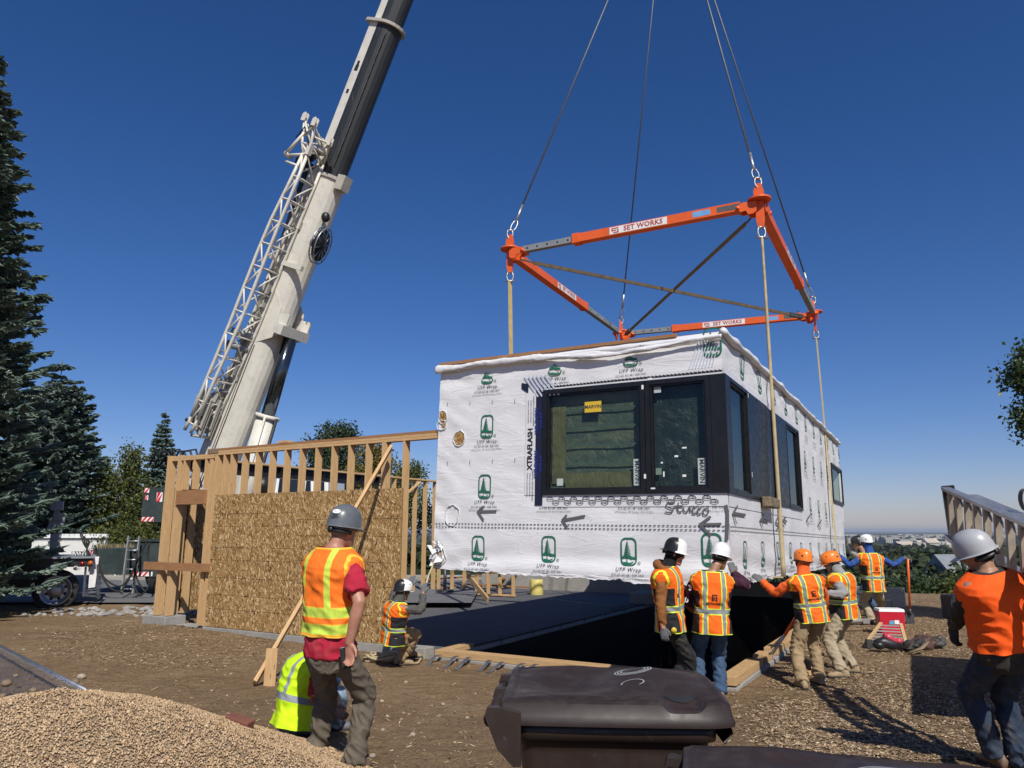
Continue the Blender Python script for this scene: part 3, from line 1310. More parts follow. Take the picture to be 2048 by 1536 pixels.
def sfn(x, z):
    return SSF(x, z, .007)


rows = [[(957, 1096), (1098, 1098), (1258, 1103)], [(970, 973)], [(975, 853)]]
for r in rows:
    for (u, v) in r:
        a, z = front_az(u, v)
        logo(ffn, -a, z)
        text_block(ffn, -a, z - .235)
        label_text(ffn, -a + .145, z - .15, '®', .06)
for (u, v) in ((976, 745), (1111, 727), (1262, 708)):
    a, z = front_az(u, v)
    logo(ffn, -a, z, cut=H_ - .17)
    text_block(ffn, -a, z - .235)
    label_text(ffn, -a + .145, z - .15, '®', .06)
for (u, v) in ((1108, 1006), (1268, 1006)):
    a, z = front_az(u, v)
    text_block(ffn, -a, z, False)
a, z = front_az(1415, 1003)
text_block(ffn, -a, z, False)
# logos that wrap round the corner
a, z = front_az(1428, 684)
logo(ffn, -a - .02, z, .40)
a, z = front_az(1432, 1100)
logo(ffn, -a - .05, z, .42)
zrow = [front_az(957, 1096)[1], front_az(970, 973)[1], front_az(975, 853)[1], front_az(976, 745)[1]]
k = 0
b = .78
while b < L_ - .3:
    for ri, z in enumerate(zrow):
        bb = b + (.35 if ri % 2 else 0)
        inside_win = (wz0 - .25 < z < wz1 + .3 and (bb < b_end + .3 or bw0 - .3 < bb < bw1 + .3))
        if ri == 3:
            logo(sfn, bb, z - .05, cut=H_ - .06)
            text_block(sfn, bb, z - .35)
        elif not inside_win and bb < L_ - .2:
            logo(sfn, bb, z)
            text_block(sfn, bb, z - .235)
    b += 1.12
# dotted double line
zl = front_az(900, 1048)[1]
for fn, x0, x1 in ((ffn, -W_ + .03, -.01), (sfn, .02, L_ - .05)):
    n = int((x1 - x0) / .06)
    for i in range(n):
        x = x0 + i * .06
        for dz in (0, -.05):
            q = [fn(x, zl + dz), fn(x + .034, zl + dz), fn(x + .038, zl + dz + .008), fn(x + .017, zl + dz + .014), fn(x - .004, zl + dz + .008)]
            ink.add(q, [(0, 1, 2, 3, 4)])
# staples in rows
for v0 in (812, 930):
    for i in range(4):
        u = 895 + 45 * i
        a, z = front_az(u, v0 - i * 2)
        z += .02 * nz(i, v0)
        ink.add([ffn(-a, z), ffn(-a + .008, z), ffn(-a + .010, z + .055), ffn(-a + .002, z + .055)], [(0, 1, 2, 3)])
for i in range(70):
    x, z = rng.uniform(-W_ + .1, -.1), rng.uniform(.2, 3.0)
    if -aL - .2 < x and wz0 - .2 < z < wz1 + .2:
        continue
    ink.add([ffn(x, z), ffn(x + .01, z), ffn(x + .008, z + .012)], [(0, 1, 2)])
put('green_printing', green, GREENM, mod)
put('black_printing', ink, BLACKM, mod)

# hand-sprayed marks
spray = M()
SPR = flat('grey_spray', (.10, .10, .105), .8)


def stroke(m, pts, w, fn):
    for (p, q) in zip(pts[:-1], pts[1:]):
        d = V((q[0] - p[0], q[1] - p[1]))
        if d.length < 1e-5:
            continue
        d.normalize()
        n_ = V((-d.y, d.x)) * w / 2
        e = d * w * .35
        k = max(1, int(((q[0] - p[0]) ** 2 + (q[1] - p[1]) ** 2) ** .5 / .06))
        for i in range(k):
            t0, t1 = i / k, (i + 1) / k
            p0 = (p[0] + (q[0] - p[0]) * t0 - (e.x if i == 0 else 0), p[1] + (q[1] - p[1]) * t0 - (e.y if i == 0 else 0))
            p1 = (p[0] + (q[0] - p[0]) * t1 + (e.x if i == k - 1 else 0), p[1] + (q[1] - p[1]) * t1 + (e.y if i == k - 1 else 0))
            m.add([fn(p0[0] + n_.x, p0[1] + n_.y), fn(p0[0] - n_.x, p0[1] - n_.y), fn(p1[0] - n_.x, p1[1] - n_.y), fn(p1[0] + n_.x, p1[1] + n_.y)], [(0, 1, 2, 3)])


def spray_px(px, w=.035, side=False, k=[0]):
    k[0] += 1
    spray = M()
    off = .0145 + .0004 * k[0]
    if side:
        pts = [side_bz(*p) for p in px]
        stroke(spray, pts, w, lambda x, z: SSF(x, z, off))
    else:
        pts = [front_az(*p) for p in px]
        stroke(spray, [(-p[0], p[1]) for p in pts], w, lambda x, z: FS(-x, z, off))
    put('sprayed_mark', spray, SPR, mod)


def smooth_px(p, n=5):
    out = []
    for i in range(len(p) - 1):
        p0, p1, p2, p3 = p[max(0, i - 1)], p[i], p[i + 1], p[min(len(p) - 1, i + 2)]
        for k in range(n):
            t = k / n
            out.append(tuple(.5 * (2 * p1[d] + (p2[d] - p0[d]) * t + (2 * p0[d] - 5 * p1[d] + 4 * p2[d] - p3[d]) * t * t + (3 * p1[d] - p0[d] - 3 * p2[d] + p3[d]) * t ** 3) for d in (0, 1)))
    return out + [p[-1]]


for pl in ([(1348, 1007), (1338, 1006), (1333, 1012), (1340, 1016), (1347, 1019), (1343, 1025), (1332, 1024)],
           [(1358, 1006), (1356, 1016), (1359, 1024), (1364, 1023)],
           [(1368, 1014), (1369, 1022), (1375, 1024), (1380, 1014), (1382, 1024)],
           [(1393, 1014), (1387, 1017), (1387, 1027), (1393, 1026)],
           [(1403, 1016), (1397, 1019), (1397, 1028), (1403, 1027)],
           [(1414, 1017), (1408, 1020), (1408, 1029), (1415, 1029), (1418, 1021), (1413, 1017)]):
    spray_px(smooth_px(pl), .017)
spray_px([(1350, 1013), (1366, 1012)], .022)
for pl in ([(993, 1022), (958, 1023)], [(968, 1013), (957, 1023), (968, 1040)],
           [(1170, 1032), (1127, 1040)], [(1134, 1031), (1126, 1040), (1135, 1054)],
           [(1442, 1048), (1400, 1049)], [(1421, 1034), (1401, 1049), (1422, 1070)]):
    spray_px(pl, .032)
for pl in ([(1453, 1012), (1456, 1030), (1455, 1078)],):
    spray_px(smooth_px(pl), .04)
for pl in ([(1488, 1030), (1464, 1026)], [(1472, 1012), (1464, 1026), (1470, 1046)], [(1534, 1043), (1519, 1039)], [(1524, 1029), (1518, 1040), (1523, 1053)],
           [(1553, 1035), (1550, 1045), (1556, 1050), (1552, 1058)], [(1558, 1047), (1559, 1057), (1563, 1050), (1564, 1062)],
           [(1571, 1043), (1565, 1040)], [(1569, 1034), (1563, 1042), (1568, 1050)],
           [(1618, 1030), (1611, 1040), (1616, 1050)], [(1640, 1040), (1634, 1050), (1639, 1058)]):
    spray_px(smooth_px(pl) if len(pl) > 3 else pl, .035, True)

# ------------------------------------------------------------------ windows
FRM = plain('black_window_frame', (.012, .012, .013), .38, .2, .25, 4, 60, .03)


def glass():
    k = N('window_glass')
    tr = k.n('ShaderNodeBsdfTransparent')
    tr.inputs[0].default_value = (.62, .70, .64, 1)
    gl = k.n('ShaderNodeBsdfGlossy')
    gl.inputs['Roughness'].default_value = .015
    gl.inputs[0].default_value = (.85, .92, .9, 1)
    lw = k.n('ShaderNodeLayerWeight')
    lw.inputs[0].default_value = .5
    mx = k.n('ShaderNodeMixShader')
    k.l(k.math('ADD', k.math('MULTIPLY', k.math('POWER', lw.outputs['Facing'], 4.0), .6), .035), mx.inputs[0])
    k.l(tr.outputs[0], mx.inputs[1])
    k.l(gl.outputs[0], mx.inputs[2])
    k.l(mx.outputs[0], k.out.inputs[0])
    return k.m


GLASS = glass()


def film(name, c1, c2, c3, sx, sz):
    """translucent dusty sheet hung behind the glass"""
    k = N(name)
    c = k.co('Object', (sx, sx, sz))
    n1 = k.noise(c, 1.0, 6, .6, .6)
    n2 = k.noise(k.co('Object', (1, 1, 1)), 4, 8, .7, 2)
    base = k.ramp(n1, [(.3, c1), (.5, c2), (.7, c3)])
    base = k.mix(k.ramp(n2, [(.5, 0.0), (.75, .4)]), base, tuple(min(1, x * 1.7) for x in c3))
    k.set('Base Color', base)
    k.set('Roughness', .35)
    k.bump(n2, .6, .05)
    return k.m


FILM1 = film('dusty_tan_film', (.075, .10, .095), (.13, .145, .115), (.26, .235, .14), .5, 4.5)
FILM2 = film('dark_film', (.02, .028, .03), (.03, .04, .04), (.05, .06, .055), 5, .4)


def frame_m(fn, x0, x1, z0, z1, t, d0, d1):
    """rectangular frame from 4 butted bars, between offsets d0..d1 (outwards)"""
    mm = M()
    for (p0, p1, q0, q1) in ((x0, x1, z0, z0 + t), (x0, x1, z1 - t, z1), (x0, x0 + t, z0 + t, z1 - t), (x1 - t, x1, z0 + t, z1 - t)):
        c = [fn(p0, q0, d1), fn(p1, q0, d1), fn(p1, q1, d1), fn(p0, q1, d1), fn(p0, q0, d0), fn(p1, q0, d0), fn(p1, q1, d0), fn(p0, q1, d0)]
        mm.add(c, [(0, 1, 2, 3), (7, 6, 5, 4), (0, 4, 5, 1), (1, 5, 6, 2), (2, 6, 7, 3), (3, 7, 4, 0)])
    return mm


def ff(x, z, d):
    return MP(-x, -d, z)


def sf(x, z, d):
    return MP(-d, x, z)


def rect(fn, x0, x1, z0, z1, d, mi=0, m=None):
    m = m or M()
    m.add([fn(x0, z0, d), fn(x1, z0, d), fn(x1, z1, d), fn(x0, z1, d)], [(0, 1, 2, 3)], mi, [[(x0, z0), (x1, z0), (x1, z1), (x0, z1)]])
    return m


def slab(fn, x0, x1, z0, z1, d0, d1):
    mm = M()
    c = [fn(x0, z0, d1), fn(x1, z0, d1), fn(x1, z1, d1), fn(x0, z1, d1), fn(x0, z0, d0), fn(x1, z0, d0), fn(x1, z1, d0), fn(x0, z1, d0)]
    mm.add(c, [(0, 1, 2, 3), (7, 6, 5, 4), (0, 4, 5, 1), (1, 5, 6, 2), (2, 6, 7, 3), (3, 7, 4, 0)])
    return mm


YELM = flat('yellow_sticker', (.62, .42, .03), .5)
PALE = flat('pale_sticker', (.42, .47, .44), .5)
STK = flat('sticker_lettering', (.03, .03, .05), .5)


def window(fn, x0, x1, z0, z1, t, filmm, inset=.045):
    w = put('window', frame_m(fn, x0, x1, z0, z1, t, -.10, .035), FRM, mod, .005)
    put('sash', frame_m(fn, x0 + t + .002, x1 - t - .002, z0 + t + .002, z1 - t - .002, .028, -.06, .012), FRM, w, .003)
    g0 = t + .02
    put('pane', rect(fn, x0 + g0, x1 - g0, z0 + g0, z1 - g0, -.02), GLASS, w)
    if filmm:
        put('dust_sheet', rect(fn, x0 + t, x1 - t, z0 + t, z1 - t, -.11), filmm, w)
    return w


w1 = window(ff, -aL, -a_mull - .004, wz0, wz1, .065, FILM1)
w2 = window(ff, -a_mull + .004, -a_post, wz0, wz1, .065, FILM2)
# plastic sheet taped inside the left window: folds and paper edge
mm = M()
x0, x1 = -aL + .11, -a_mull - .12


def sheetp(s, t):
    return ff(x0 + (x1 - x0) * s, wz0 + .10 + (wz1 - wz0 - .22) * t, -.075 + .012 * nz(s * 4, t * 9, 2))


mm.grid(lambda s, t: sheetp(s * .16, .05 + t * .85), 6, 30)
mm.grid(lambda s, t: sheetp(.16 + s * .84, .0 + t * .16), 30, 6)
put('masking_paper', mm, cloth('masking_paper', (.20, .17, .085), .25, 1.5, .6), w1)
mm = M()
for i in range(4):
    z = wz0 + .42 + i * .26
    mm.grid(lambda s, t: ff(x0 + .25 + (x1 - x0 - .28) * s, z + .03 * t + .02 * nz(s * 2, i), -.070), 12, 1)
put('shelf_edge', mm, plain('pale_green_shelf', (.13, .16, .135), .5), w1)


def sticker(fn, x, z, w, h, d, mat_, par, text=None, size=.1, vertical=False, tm=STK):
    o = put('sticker', rect(fn, x - w / 2, x + w / 2, z - h / 2, z + h / 2, d), mat_, par)
    if text:
        tmx = M()
        vs, fs = text_mesh(text, size, bold=.0015)
        tmx.add([fn(x + (p.y if vertical else p.x), z + (-p.x if vertical else p.y), d + .002) for p in vs], fs)
        put('sticker_lettering', tmx, tm, par)
    return o


a, z = front_az(1185, 813)
sticker(ff, -a, z, .26, .155, -.017, YELM, w1, 'MARVIN', .07)
a, z = front_az(1273, 944)
sticker(ff, -a, z, .095, .36, -.017, PALE, w1, 'MARVIN', .085, True)
a, z = front_az(1119, 964)
sticker(ff, -a, z, .10, .10, -.017, PALE, w1)
a, z = front_az(1403, 942)
sticker(ff, -a, z, .10, .34, -.017, PALE, w2, 'MARVIN', .085, True)
a, z = front_az(1314, 777)
sticker(ff, -a, z, .10, .11, -.017, PALE, w2)
a, z = front_az(1315, 942)
sticker(ff, -a, z, .08, .09, -.05, PALE, w2)
for (u, v, w_, h_) in ((1287, 775, .03, .06), (1292, 953, .03, .06), (1302, 758, .06, .02), (1308, 977, .06, .02), (1327, 948, .02, .07), (1368, 951, .05, .03), (1352, 912, .05, .025), (1368, 895, .06, .02), (1323, 925, .03, .02)):
    mm = M()
    a, z = front_az(u, v)
    rect(ff, -a - w_ / 2, -a + w_ / 2, z - h_ / 2, z + h_ / 2, .038 if u < 1310 else -.015, 0, mm)
    put('shipping_clip', mm, WHITEM, w2)
# corner post and side glazing
mm = M()
mbox(mm, -.035, a_post - .004, -.035, .16, wz0, wz1)
put('corner_post', mm, FRM, mod, .006)
sw = window(sf, .165, SW[0], wz0, wz1, .05, FILM2)
put('side_panel', slab(sf, SW[0] + .003, SW[1] - .002, wz0, wz1, -.05, .03), plain('black_panel', (.005, .005, .006), .3, 0, .3, 3, 40, .02, .004, .12), mod, .004)
put('side_panel', slab(sf, SW[1] + .001, SW[2] - .001, wz0, wz1, -.05, .012), FRM, mod, .004)
put('side_panel', slab(sf, SW[2] + .002, SW[3] - .003, wz0, wz1, -.05, .03), plain('black_panel', (.005, .005, .006), .3, 0, .3, 3, 40, .02, .004, .12), mod, .004)
window(sf, SW[3], b_end, wz0, wz1, .05, None)
window(sf, bw0, bw1, bz0, bz1, .05, None)
mm = M()
for (u, v, w_, h_) in ((1491, 791, .03, .07), (1499, 949, .03, .07)):
    b_, z = side_bz(u, v)
    rect(sf, b_ - w_ / 2, b_ + w_ / 2, z - h_ / 2, z + h_ / 2, .038, 0, mm)
put('shipping_clip', mm, WHITEM, sw)

# flashing tapes round the windows
TAPE = flat('white_tape', (.66, .66, .67), .4)
mm = M()
def vstrip(m_, a0, a1, z0, z1, off, n_=26):
    for i_ in range(n_):
        za, zb = z0 + (z1 - z0) * i_ / n_, z0 + (z1 - z0) * (i_ + 1) / n_
        am = (a0 + a1) / 2
        for p_, q_ in ((a0, am), (am, a1)):
            m_.add([FS(p_, za, off), FS(q_, za, off), FS(q_, zb, off), FS(p_, zb, off)], [(0, 1, 2, 3)])


vstrip(mm, aL + .30, aL + .13, wz0, wz1 - .02, .008)
for i in range(60):
    xa, xb = aL * i / 60, aL * (i + 1) / 60
    mm.add([FS(xb, wz0 - .17, .008), FS(xa, wz0 - .17, .008), FS(xa, wz0 - .004, .008), FS(xb, wz0 - .004, .008)], [(0, 1, 2, 3)])
    mm.add([FS(xb, wz1 + .004, .008), FS(xa, wz1 + .004, .008), FS(xa, wz1 + .10, .008), FS(xb, wz1 + .10, .008)], [(0, 1, 2, 3)])
for i in range(50):
    xa, xb = b_end * i / 50, b_end * (i + 1) / 50
    mm.add([SSF(xa, wz0 - .17, .008), SSF(xb, wz0 - .17, .008), SSF(xb, wz0 - .004, .008), SSF(xa, wz0 - .004, .008)], [(0, 1, 2, 3)])
    mm.add([SSF(xa, wz1 + .004, .008), SSF(xb, wz1 + .004, .008), SSF(xb, wz1 + .10, .008), SSF(xa, wz1 + .10, .008)], [(0, 1, 2, 3)])
put('flashing_tape', mm, TAPE, mod)
mm = M()
vstrip(mm, aL + .125, aL + .004, wz0 - .15, wz1 + .02, .011)
mm.add([FS(x, z, .012) for x, z in ((aL + .38, wz1 + .06), (aL + .26, wz1 - .02), (aL + .26, wz1 + .12), (aL + .38, wz1 + .15))], [(0, 1, 2, 3)])
put('dark_tape', mm, flat('black_tape', (.012, .014, .035), .35), mod)
mm = M()
tcol = M()
for i in range(0, 11, 2):   # torn crossed tape at the top corners
    x = aL + .34 - i * .035
    z = wz1 + .23 - i * .0
    mm.add([FS(x, z, .0135 + .0004 * i), FS(x - .022, z + .015, .0135 + .0004 * i), FS(x - .26, z - .31, .0135 + .0004 * i), FS(x - .235, z - .325, .0135 + .0004 * i)], [(0, 3, 2, 1)])
for i in range(0, 16, 2):
    x = .40 - i * .022
    mm.add([FS(x + .05, wz1 + .10, .0135), FS(x + .034, wz1 + .10, .0135), FS(x - .14 * (1 - i / 20), wz1 + .55 - .012 * i, .0135), FS(x - .12 * (1 - i / 20), wz1 + .55 - .012 * i, .0135)], [(0, 1, 2, 3)])
put('torn_tape', mm, flat('torn_tape', (.50, .54, .62), .4), mod)
mm = M()
x = -(aL + .215)
for body, z, size in (('XTRAFLASH', wz0 + (wz1 - wz0) * .44, .115),):
    vs, fs = text_mesh(body, size, bold=.004)
    mm.add([FS(-(x - p.y), z + p.x, .014) for p in vs], fs)
for z in (wz0 + .15, wz1 - .3):
    for j in range(3):
        vs, fs = text_mesh('PREMIUM SEALANT FLASHING', .026 if j else .034)
        mm.add([FS(-(x + .05 - .045 * j - p.y), z + p.x, .011) for p in vs], fs)
for i in range(26):     # stamps printed on the sill tape
    xx = -aL + .12 + i * (aL - .2) / 26
    zz = wz0 - .065 - .05 * (i % 2)
    n = 14
    for k in range(n):
        t0, t1 = 6.283 * k / n, 6.283 * (k + 1) / n
        mm.add([FS(-(xx + math.cos(t) * r * 1.3), zz + math.sin(t) * r * .8, .011) for t, r in ((t0, .045), (t1, .045), (t1, .038), (t0, .038))], [(0, 1, 2, 3)])
    vs, fs = text_mesh('XTRA\nFLASH', .03, bold=.001)
    mm.add([FS(-(xx + p.x), zz + .012 + p.y, .011) for p in vs], fs)
for i in range(48):
    xx = -aL + .05 + i * (aL - .05) / 48
    mm.add([FS(-xx, wz1 + .03, .011), FS(-xx - .0 + .0 - .05, wz1 + .03, .011), FS(-xx - .05, wz1 + .05, .011), FS(-xx, wz1 + .065, .011)], [(1, 0, 3, 2)])
put('tape_printing', mm, BLACKM, mod)
mm = M()
for z in (wz0 + .45, wz1 - .45):
    vs, fs = text_mesh('WINDOW\nWRAP', .085, bold=.002)
    mm.add([FS(-(-(aL + .065) - p.y), z + p.x, .017) for p in vs], fs)
put('tape_printing', mm, flat('blue_printing', (.02, .03, .22), .5), mod)

# ================================================================== SPREADER FRAME
CA, CB, CC, CD = P(1020, 505, 14.13), P(1519, 408, 11.75), P(1629, 630, 18.08), P(1243, 668, 20.4)
zf = (CA.z + CB.z + CC.z + CD.z) / 4
spf = thing('spreader_frame', 'orange and grey steel lifting frame with telescopic arms hung above the white unit', 'spreader frame', (CA + CB + CC + CD) / 4)
UP = V((0, 0, 1))
SWM = flat('white_decal', (.74, .74, .72), .5)
SWT = flat('decal_red', (.42, .07, .05), .5)


def spreader_beam(p, q, split, first_grey, decal_at, decal_side, windows=False):
    d = (q - p).normalized()
    L = (q - p).length
    p0, q0 = p + d * .32, q - d * .32
    mid = p0 + (q0 - p0) * split
    mo, mg = M(), M()
    if first_grey:
        mg.beam(p0, mid + d * .2, .12, .12)
        mo.beam(mid, q0, .165, .17)
        mo.beam(mid - d * .01, mid + d * .14, .19, .195)
    else:
        mo.beam(p0, mid, .165, .17)
        mo.beam(mid - d * .14, mid + d * .01, .19, .195)
        mg.beam(mid - d * .2, q0, .12, .12)
    mo.beam(p0 - d * .3 if not first_grey else q0, p0 if not first_grey else q0 + d * .3, .11, .12)
    ob = put('arm', mo, ORANGEP, spf, .008)
    put('inner_arm', mg, GREYP, ob, .006)
    holes = M()
    gp, gq = (p0, mid) if first_grey else (mid, q0)
    x = d.cross(UP).normalized()
    for i in range(5):
        c = gp + (gq - gp) * (i + .5) / 5
        holes.tube([c - x * .062, c + x * .062], .022, 10)
    put('pin_hole', holes, BLACKM, ob)
    # decal
    x = d.cross(UP).normalized() * decal_side
    up = UP - d * UP.dot(d)
    up.normalize()
    c = p + d * (L * decal_at) + x * .0855
    rd = d if up.cross(-d).dot(x) < 0 else -d
    if rd.cross(up).dot(x) < 0:
        rd = -rd
    dm = M()
    dm.add([c - rd * .56 - up * .07, c + rd * .56 - up * .07, c + rd * .56 + up * .07, c - rd * .56 + up * .07], [(0, 1, 2, 3)])
    put('decal', dm, SWM, ob)
    tm = M()
    add_text(tm, 'SET WORKS', .135, c + rd * .10, rd, up, .003, bold=.004, space=1.05)
    for pl in ([(-.58, .06), (-.42, .06), (-.42, .035), (-.555, .035), (-.555, .01), (-.47, .01), (-.47, -.015), (-.58, -.015)], [(-.45, .02), (-.42, .02), (-.42, -.065), (-.54, -.065), (-.54, -.04), (-.45, -.04)]):
        tm.add([c + rd * (a_ * .9) + up * (b_ * .85) + x * .003 for a_, b_ in pl], [tuple(reversed(range(len(pl))))])
    put('decal_lettering', tm, SWT, ob)
    if windows:
        wm = M()
        for f, w_, mi in ((.80, .16, 0), (.90, .22, 1)):
            cc = p + d * (L * f) + x * .0848
            wm.add([cc - rd * w_ - up * .05, cc + rd * w_ - up * .05, cc + rd * w_ + up * .05, cc - rd * w_ + up * .05], [(0, 1, 2, 3)], mi)
        put('plate', wm, [plain('blue_plate', (.15, .35, .62), .4), plain('dark_plate', (.10, .10, .10), .5)], ob)
    return ob


nrm_front = -1
spreader_beam(CA, CB, .26, True, .56, 1 if ((CB - CA).cross(UP)).y < 0 else -1, True)
spreader_beam(CB, CC, .66, False, .40, 1 if ((CC - CB).cross(UP)).x > 0 else -1)
spreader_beam(CA, CD, .60, False, .40, 1 if ((CD - CA).cross(UP)).y < 0 else -1)
spreader_beam(CD, CC, .26, True, .56, 1 if ((CC - CD).cross(UP)).y < 0 else -1, True)
for c, o1, o2 in ((CA, CB, CD), (CB, CA, CC), (CC, CB, CD), (CD, CA, CC)):
    m = M()
    m.tube([c + V((0, 0, .06)), c + V((0, 0, .09))], .20, 28, smooth=False)
    for o in (o1, o2):
        d = (o - c).normalized()
        s_ = d.cross(UP)
        for w in (-.09, .09):
            poly = []
            for (x_, y_) in ((.05, .05), (.36, .05), (.42, 0), (.42, -.1), (.36, -.17), (.26, -.15), (.22, -.26), (.12, -.26), (.05, -.2)):
                poly.append((x_ * .85, y_ * .72))
            m.prism(poly, c + s_ * w, d, UP, .03)
        m.tube([c + d * .35 - s_ * .14 + V((0, 0, -.05)), c + d * .35 + s_ * .14 + V((0, 0, -.05))], .035, 10)
    d1 = (o1 - c).normalized()
    m.prism([(-.085, .09), (.085, .09), (.085, .24), (.05, .38), (-.05, .38), (-.085, .24)], c - d1.cross(UP) * .02, d1, UP, .045)
    m.prism([(-.07, .05), (.07, .05), (.07, -.3), (.045, -.44), (-.045, -.44), (-.07, -.3)], c - d1.cross(UP) * .02, d1, UP, .045)
    put('corner_plate', m, ORANGEP, spf, .006)


def shackle(m, c, s=.1):
    pts = [c + V((math.sin(t) * s * .6, 0, -math.cos(t) * s)) for t in [math.pi * (-.78 + 1.56 * k / 12) for k in range(13)]]
    m.tube(pts, s * .18, 8)
    m.tube([c + V((-s * .75, 0, s * .8)), c + V((s * .75, 0, s * .8))], s * .2, 8)


HOOK = P(1335, -285, 16.1)
ROPE = plain('wire_rope', (.13, .13, .135), .5, .6, .3, 40, 200, .4, .004)
gC = 'wire ropes from the hook to the spreader frame'
for c, lab in ((CA, 'thin wire rope rising from the left corner of the orange frame'), (CB, 'twisted wire rope rising from the near right corner of the orange frame'),
               (CC, 'dark wire rope rising from the far right corner of the orange frame'), (CD, 'dark wire rope rising from the small orange corner just above the roof')):
    t = thing('hoist_rope', lab, 'wire rope', c + V((0, 0, .4)), gC)
    d = (HOOK - c).normalized()
    m = M()
    s0 = c + V((0, 0, .36))
    m.tube([s0 + d * .75, HOOK], .019, 8)
    put('rope', m, ROPE, t)
    m = M()
    shackle(m, s0 + V((0, 0, .05)), .10)
    m.tube([s0 + d * (.12 + .28 * (1 - math.cos(k * .6283)) / 2) + V((math.sin(k * .6283) * .06, 0, 0)) for k in range(10)], .016, 6, closed=True)
    m.tube([s0 + d * .38, s0 + d * .80], [.028, .034], 8)
    put('shackle', m, STEEL, t)
WEB = cloth('olive_webbing', (.26, .20, .07), .3, .3)
for p, q, lab in ((CA, CC, 'flat brown strap running from the left frame corner to the far right one'), (CB, CD, 'wide olive strap running from the near frame corner down to the roof corner')):
    d = (q - p).normalized()
    t = thing('cross_strap', lab, 'strap', p + d * .5 - V((0, 0, .1)), 'cross straps of the spreader frame')
    m = M()
    q1, q2 = p + d * .55 - V((0, 0, .12)), q - d * .9 - V((0, 0, .12))
    m.beam(q1, q2, .025, .075)
    put('webbing', m, WEB if p is CB else cloth('brown_webbing', (.10, .075, .045), .3, .3), t)
    m = M()
    m.beam(q2, q2 + d * .45, .07, .10)
    m.tube([q2 + d * .2 - V((0, 0, .02)), q2 + d * .25 + V((.05, 0, .12))], .02, 8)
    m.beam(q2 + d * .4, q - d * .25 - V((0, 0, .1)), .02, .03)
    m.beam(p + d * .25 - V((0, 0, .1)), q1, .02, .03)
    put('ratchet', m, DSTEEL, t, .006)
TAN = cloth('tan_webbing', (.50, .39, .17), .15, .3)
TAN2 = cloth('pale_rope', (.42, .34, .20), .2, .4)


def sling(c, wtop, flat_, lab, b):
    d = c - MC
    bloc = d.dot(ME2)
    aloc = -d.dot(ME1)
    out = -.14 if aloc < 2 else W_ + .12
    t = thing('lifting_sling', lab, 'sling', c - V((0, 0, .5)), 'slings carrying the wrapped unit')
    top = c - V((0, 0, .62))
    bot = MP(out, b, -.03)
    m = M()
    if flat_:
        m.beam(top, bot, .125, .02, ME1)
    else:
        pts = [top + (bot - top) * (k / 30) for k in range(31)]
        m.tube(pts, [.022 + .014 * k / 30 for k in range(31)], 8)
    under = MP(W_ / 2, b, -.06)
    m.beam(bot, MP(.1 if out < 0 else W_ - .1, b, -.035), .1, .02)
    put('webbing', m, TAN if flat_ else TAN2, t)
    m = M()
    shackle(m, c - V((0, 0, .52)), .11)
    m.tube([top + V((-.09, 0, .0)), top + V((.09, 0, .0))], .025, 8)
    put('shackle', m, STEEL, t)


sling(CA, .12, True, 'flat tan sling hanging from the left frame corner down behind the roof edge', (CA - MC).dot(ME2))
sling(CB, .05, False, 'pale rope sling hanging down the window side at the near right corner', side_bz(1548, 1150)[0])
sling(CC, .10, True, 'flat tan sling hanging down the far end of the unit side wall', side_bz(1660, 1095)[0])
sling(CD, .10, True, 'tan sling hidden mostly behind the unit at the far left', (CD - MC).dot(ME2))
q = side_bz(1530, 1006)
pc = MP(-.10, q[0] - .05, q[1])
m = M()
m.beam(pc - ME2 * .36, pc + ME2 * .36, .13, .15)
put('padding_block', m, plain('old_padding', (.20, .155, .10), .95, 0, .35, 9, 30, .8, .03), None, pc, .02, 'rough brown padding block held between the rope sling and the side wall', 'padding block')
# ================================================================== MOBILE CRANE
A0 = P(453, 895, 22)
TIP = V((4.2, 16.1, 38.0))
BD = (TIP - A0).normalized()
BX = BD.cross(UP).normalized()          # towards the camera side
BN = BX.cross(BD).normalized()          # upper side of the boom
if BN.z < 0:
    BN = -BN


def boom_at_v(v):
    lo, hi = -5.0, 36.0
    for _ in range(60):
        mid = (lo + hi) / 2
        q = A0 + BD * mid - V((0, 0, CH))
        d = q.y * cp + q.z * sp
        vv = 768 - F * (-q.y * sp + q.z * cp) / d
        if vv > v:
            lo = mid
        else:
            hi = mid
    return (lo + hi) / 2


crane = thing('mobile_crane', 'cream mobile crane with a long telescopic boom and folded lattice jib, behind the stud wall', 'crane', V((A0.x, A0.y, .17)))
sB, s1, s2 = -1.9, boom_at_v(356), boom_at_v(56)


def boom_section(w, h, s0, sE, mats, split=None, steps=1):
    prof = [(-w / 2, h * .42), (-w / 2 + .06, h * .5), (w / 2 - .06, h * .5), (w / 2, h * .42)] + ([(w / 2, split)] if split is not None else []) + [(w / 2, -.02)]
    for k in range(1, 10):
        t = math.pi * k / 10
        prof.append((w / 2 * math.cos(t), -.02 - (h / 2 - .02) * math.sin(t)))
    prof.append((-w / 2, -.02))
    if split is not None:
        prof.append((-w / 2, split))
    n = len(prof)
    m = M()
    rings = []
    for j in range(steps + 1):
        s_ = s0 + (sE - s0) * j / steps
        rings.append([A0 + BD * s_ + BX * x + BN * y for x, y in prof])
    vs = [p for r in rings for p in r]
    fs, mi = [], []
    for j in range(steps):
        for k in range(n):
            k2 = (k + 1) % n
            fs.append((j * n + k, j * n + k2, (j + 1) * n + k2, (j + 1) * n + k))
            yc = (prof[k][1] + prof[k2][1]) / 2
            mi.append(1 if split is not None and yc < split else 0)
    fs += [tuple(range(n))[::-1], tuple(steps * n + k for k in range(n))]
    mi += [0, 0]
    m.add(vs, fs, mi)
    return m, mats


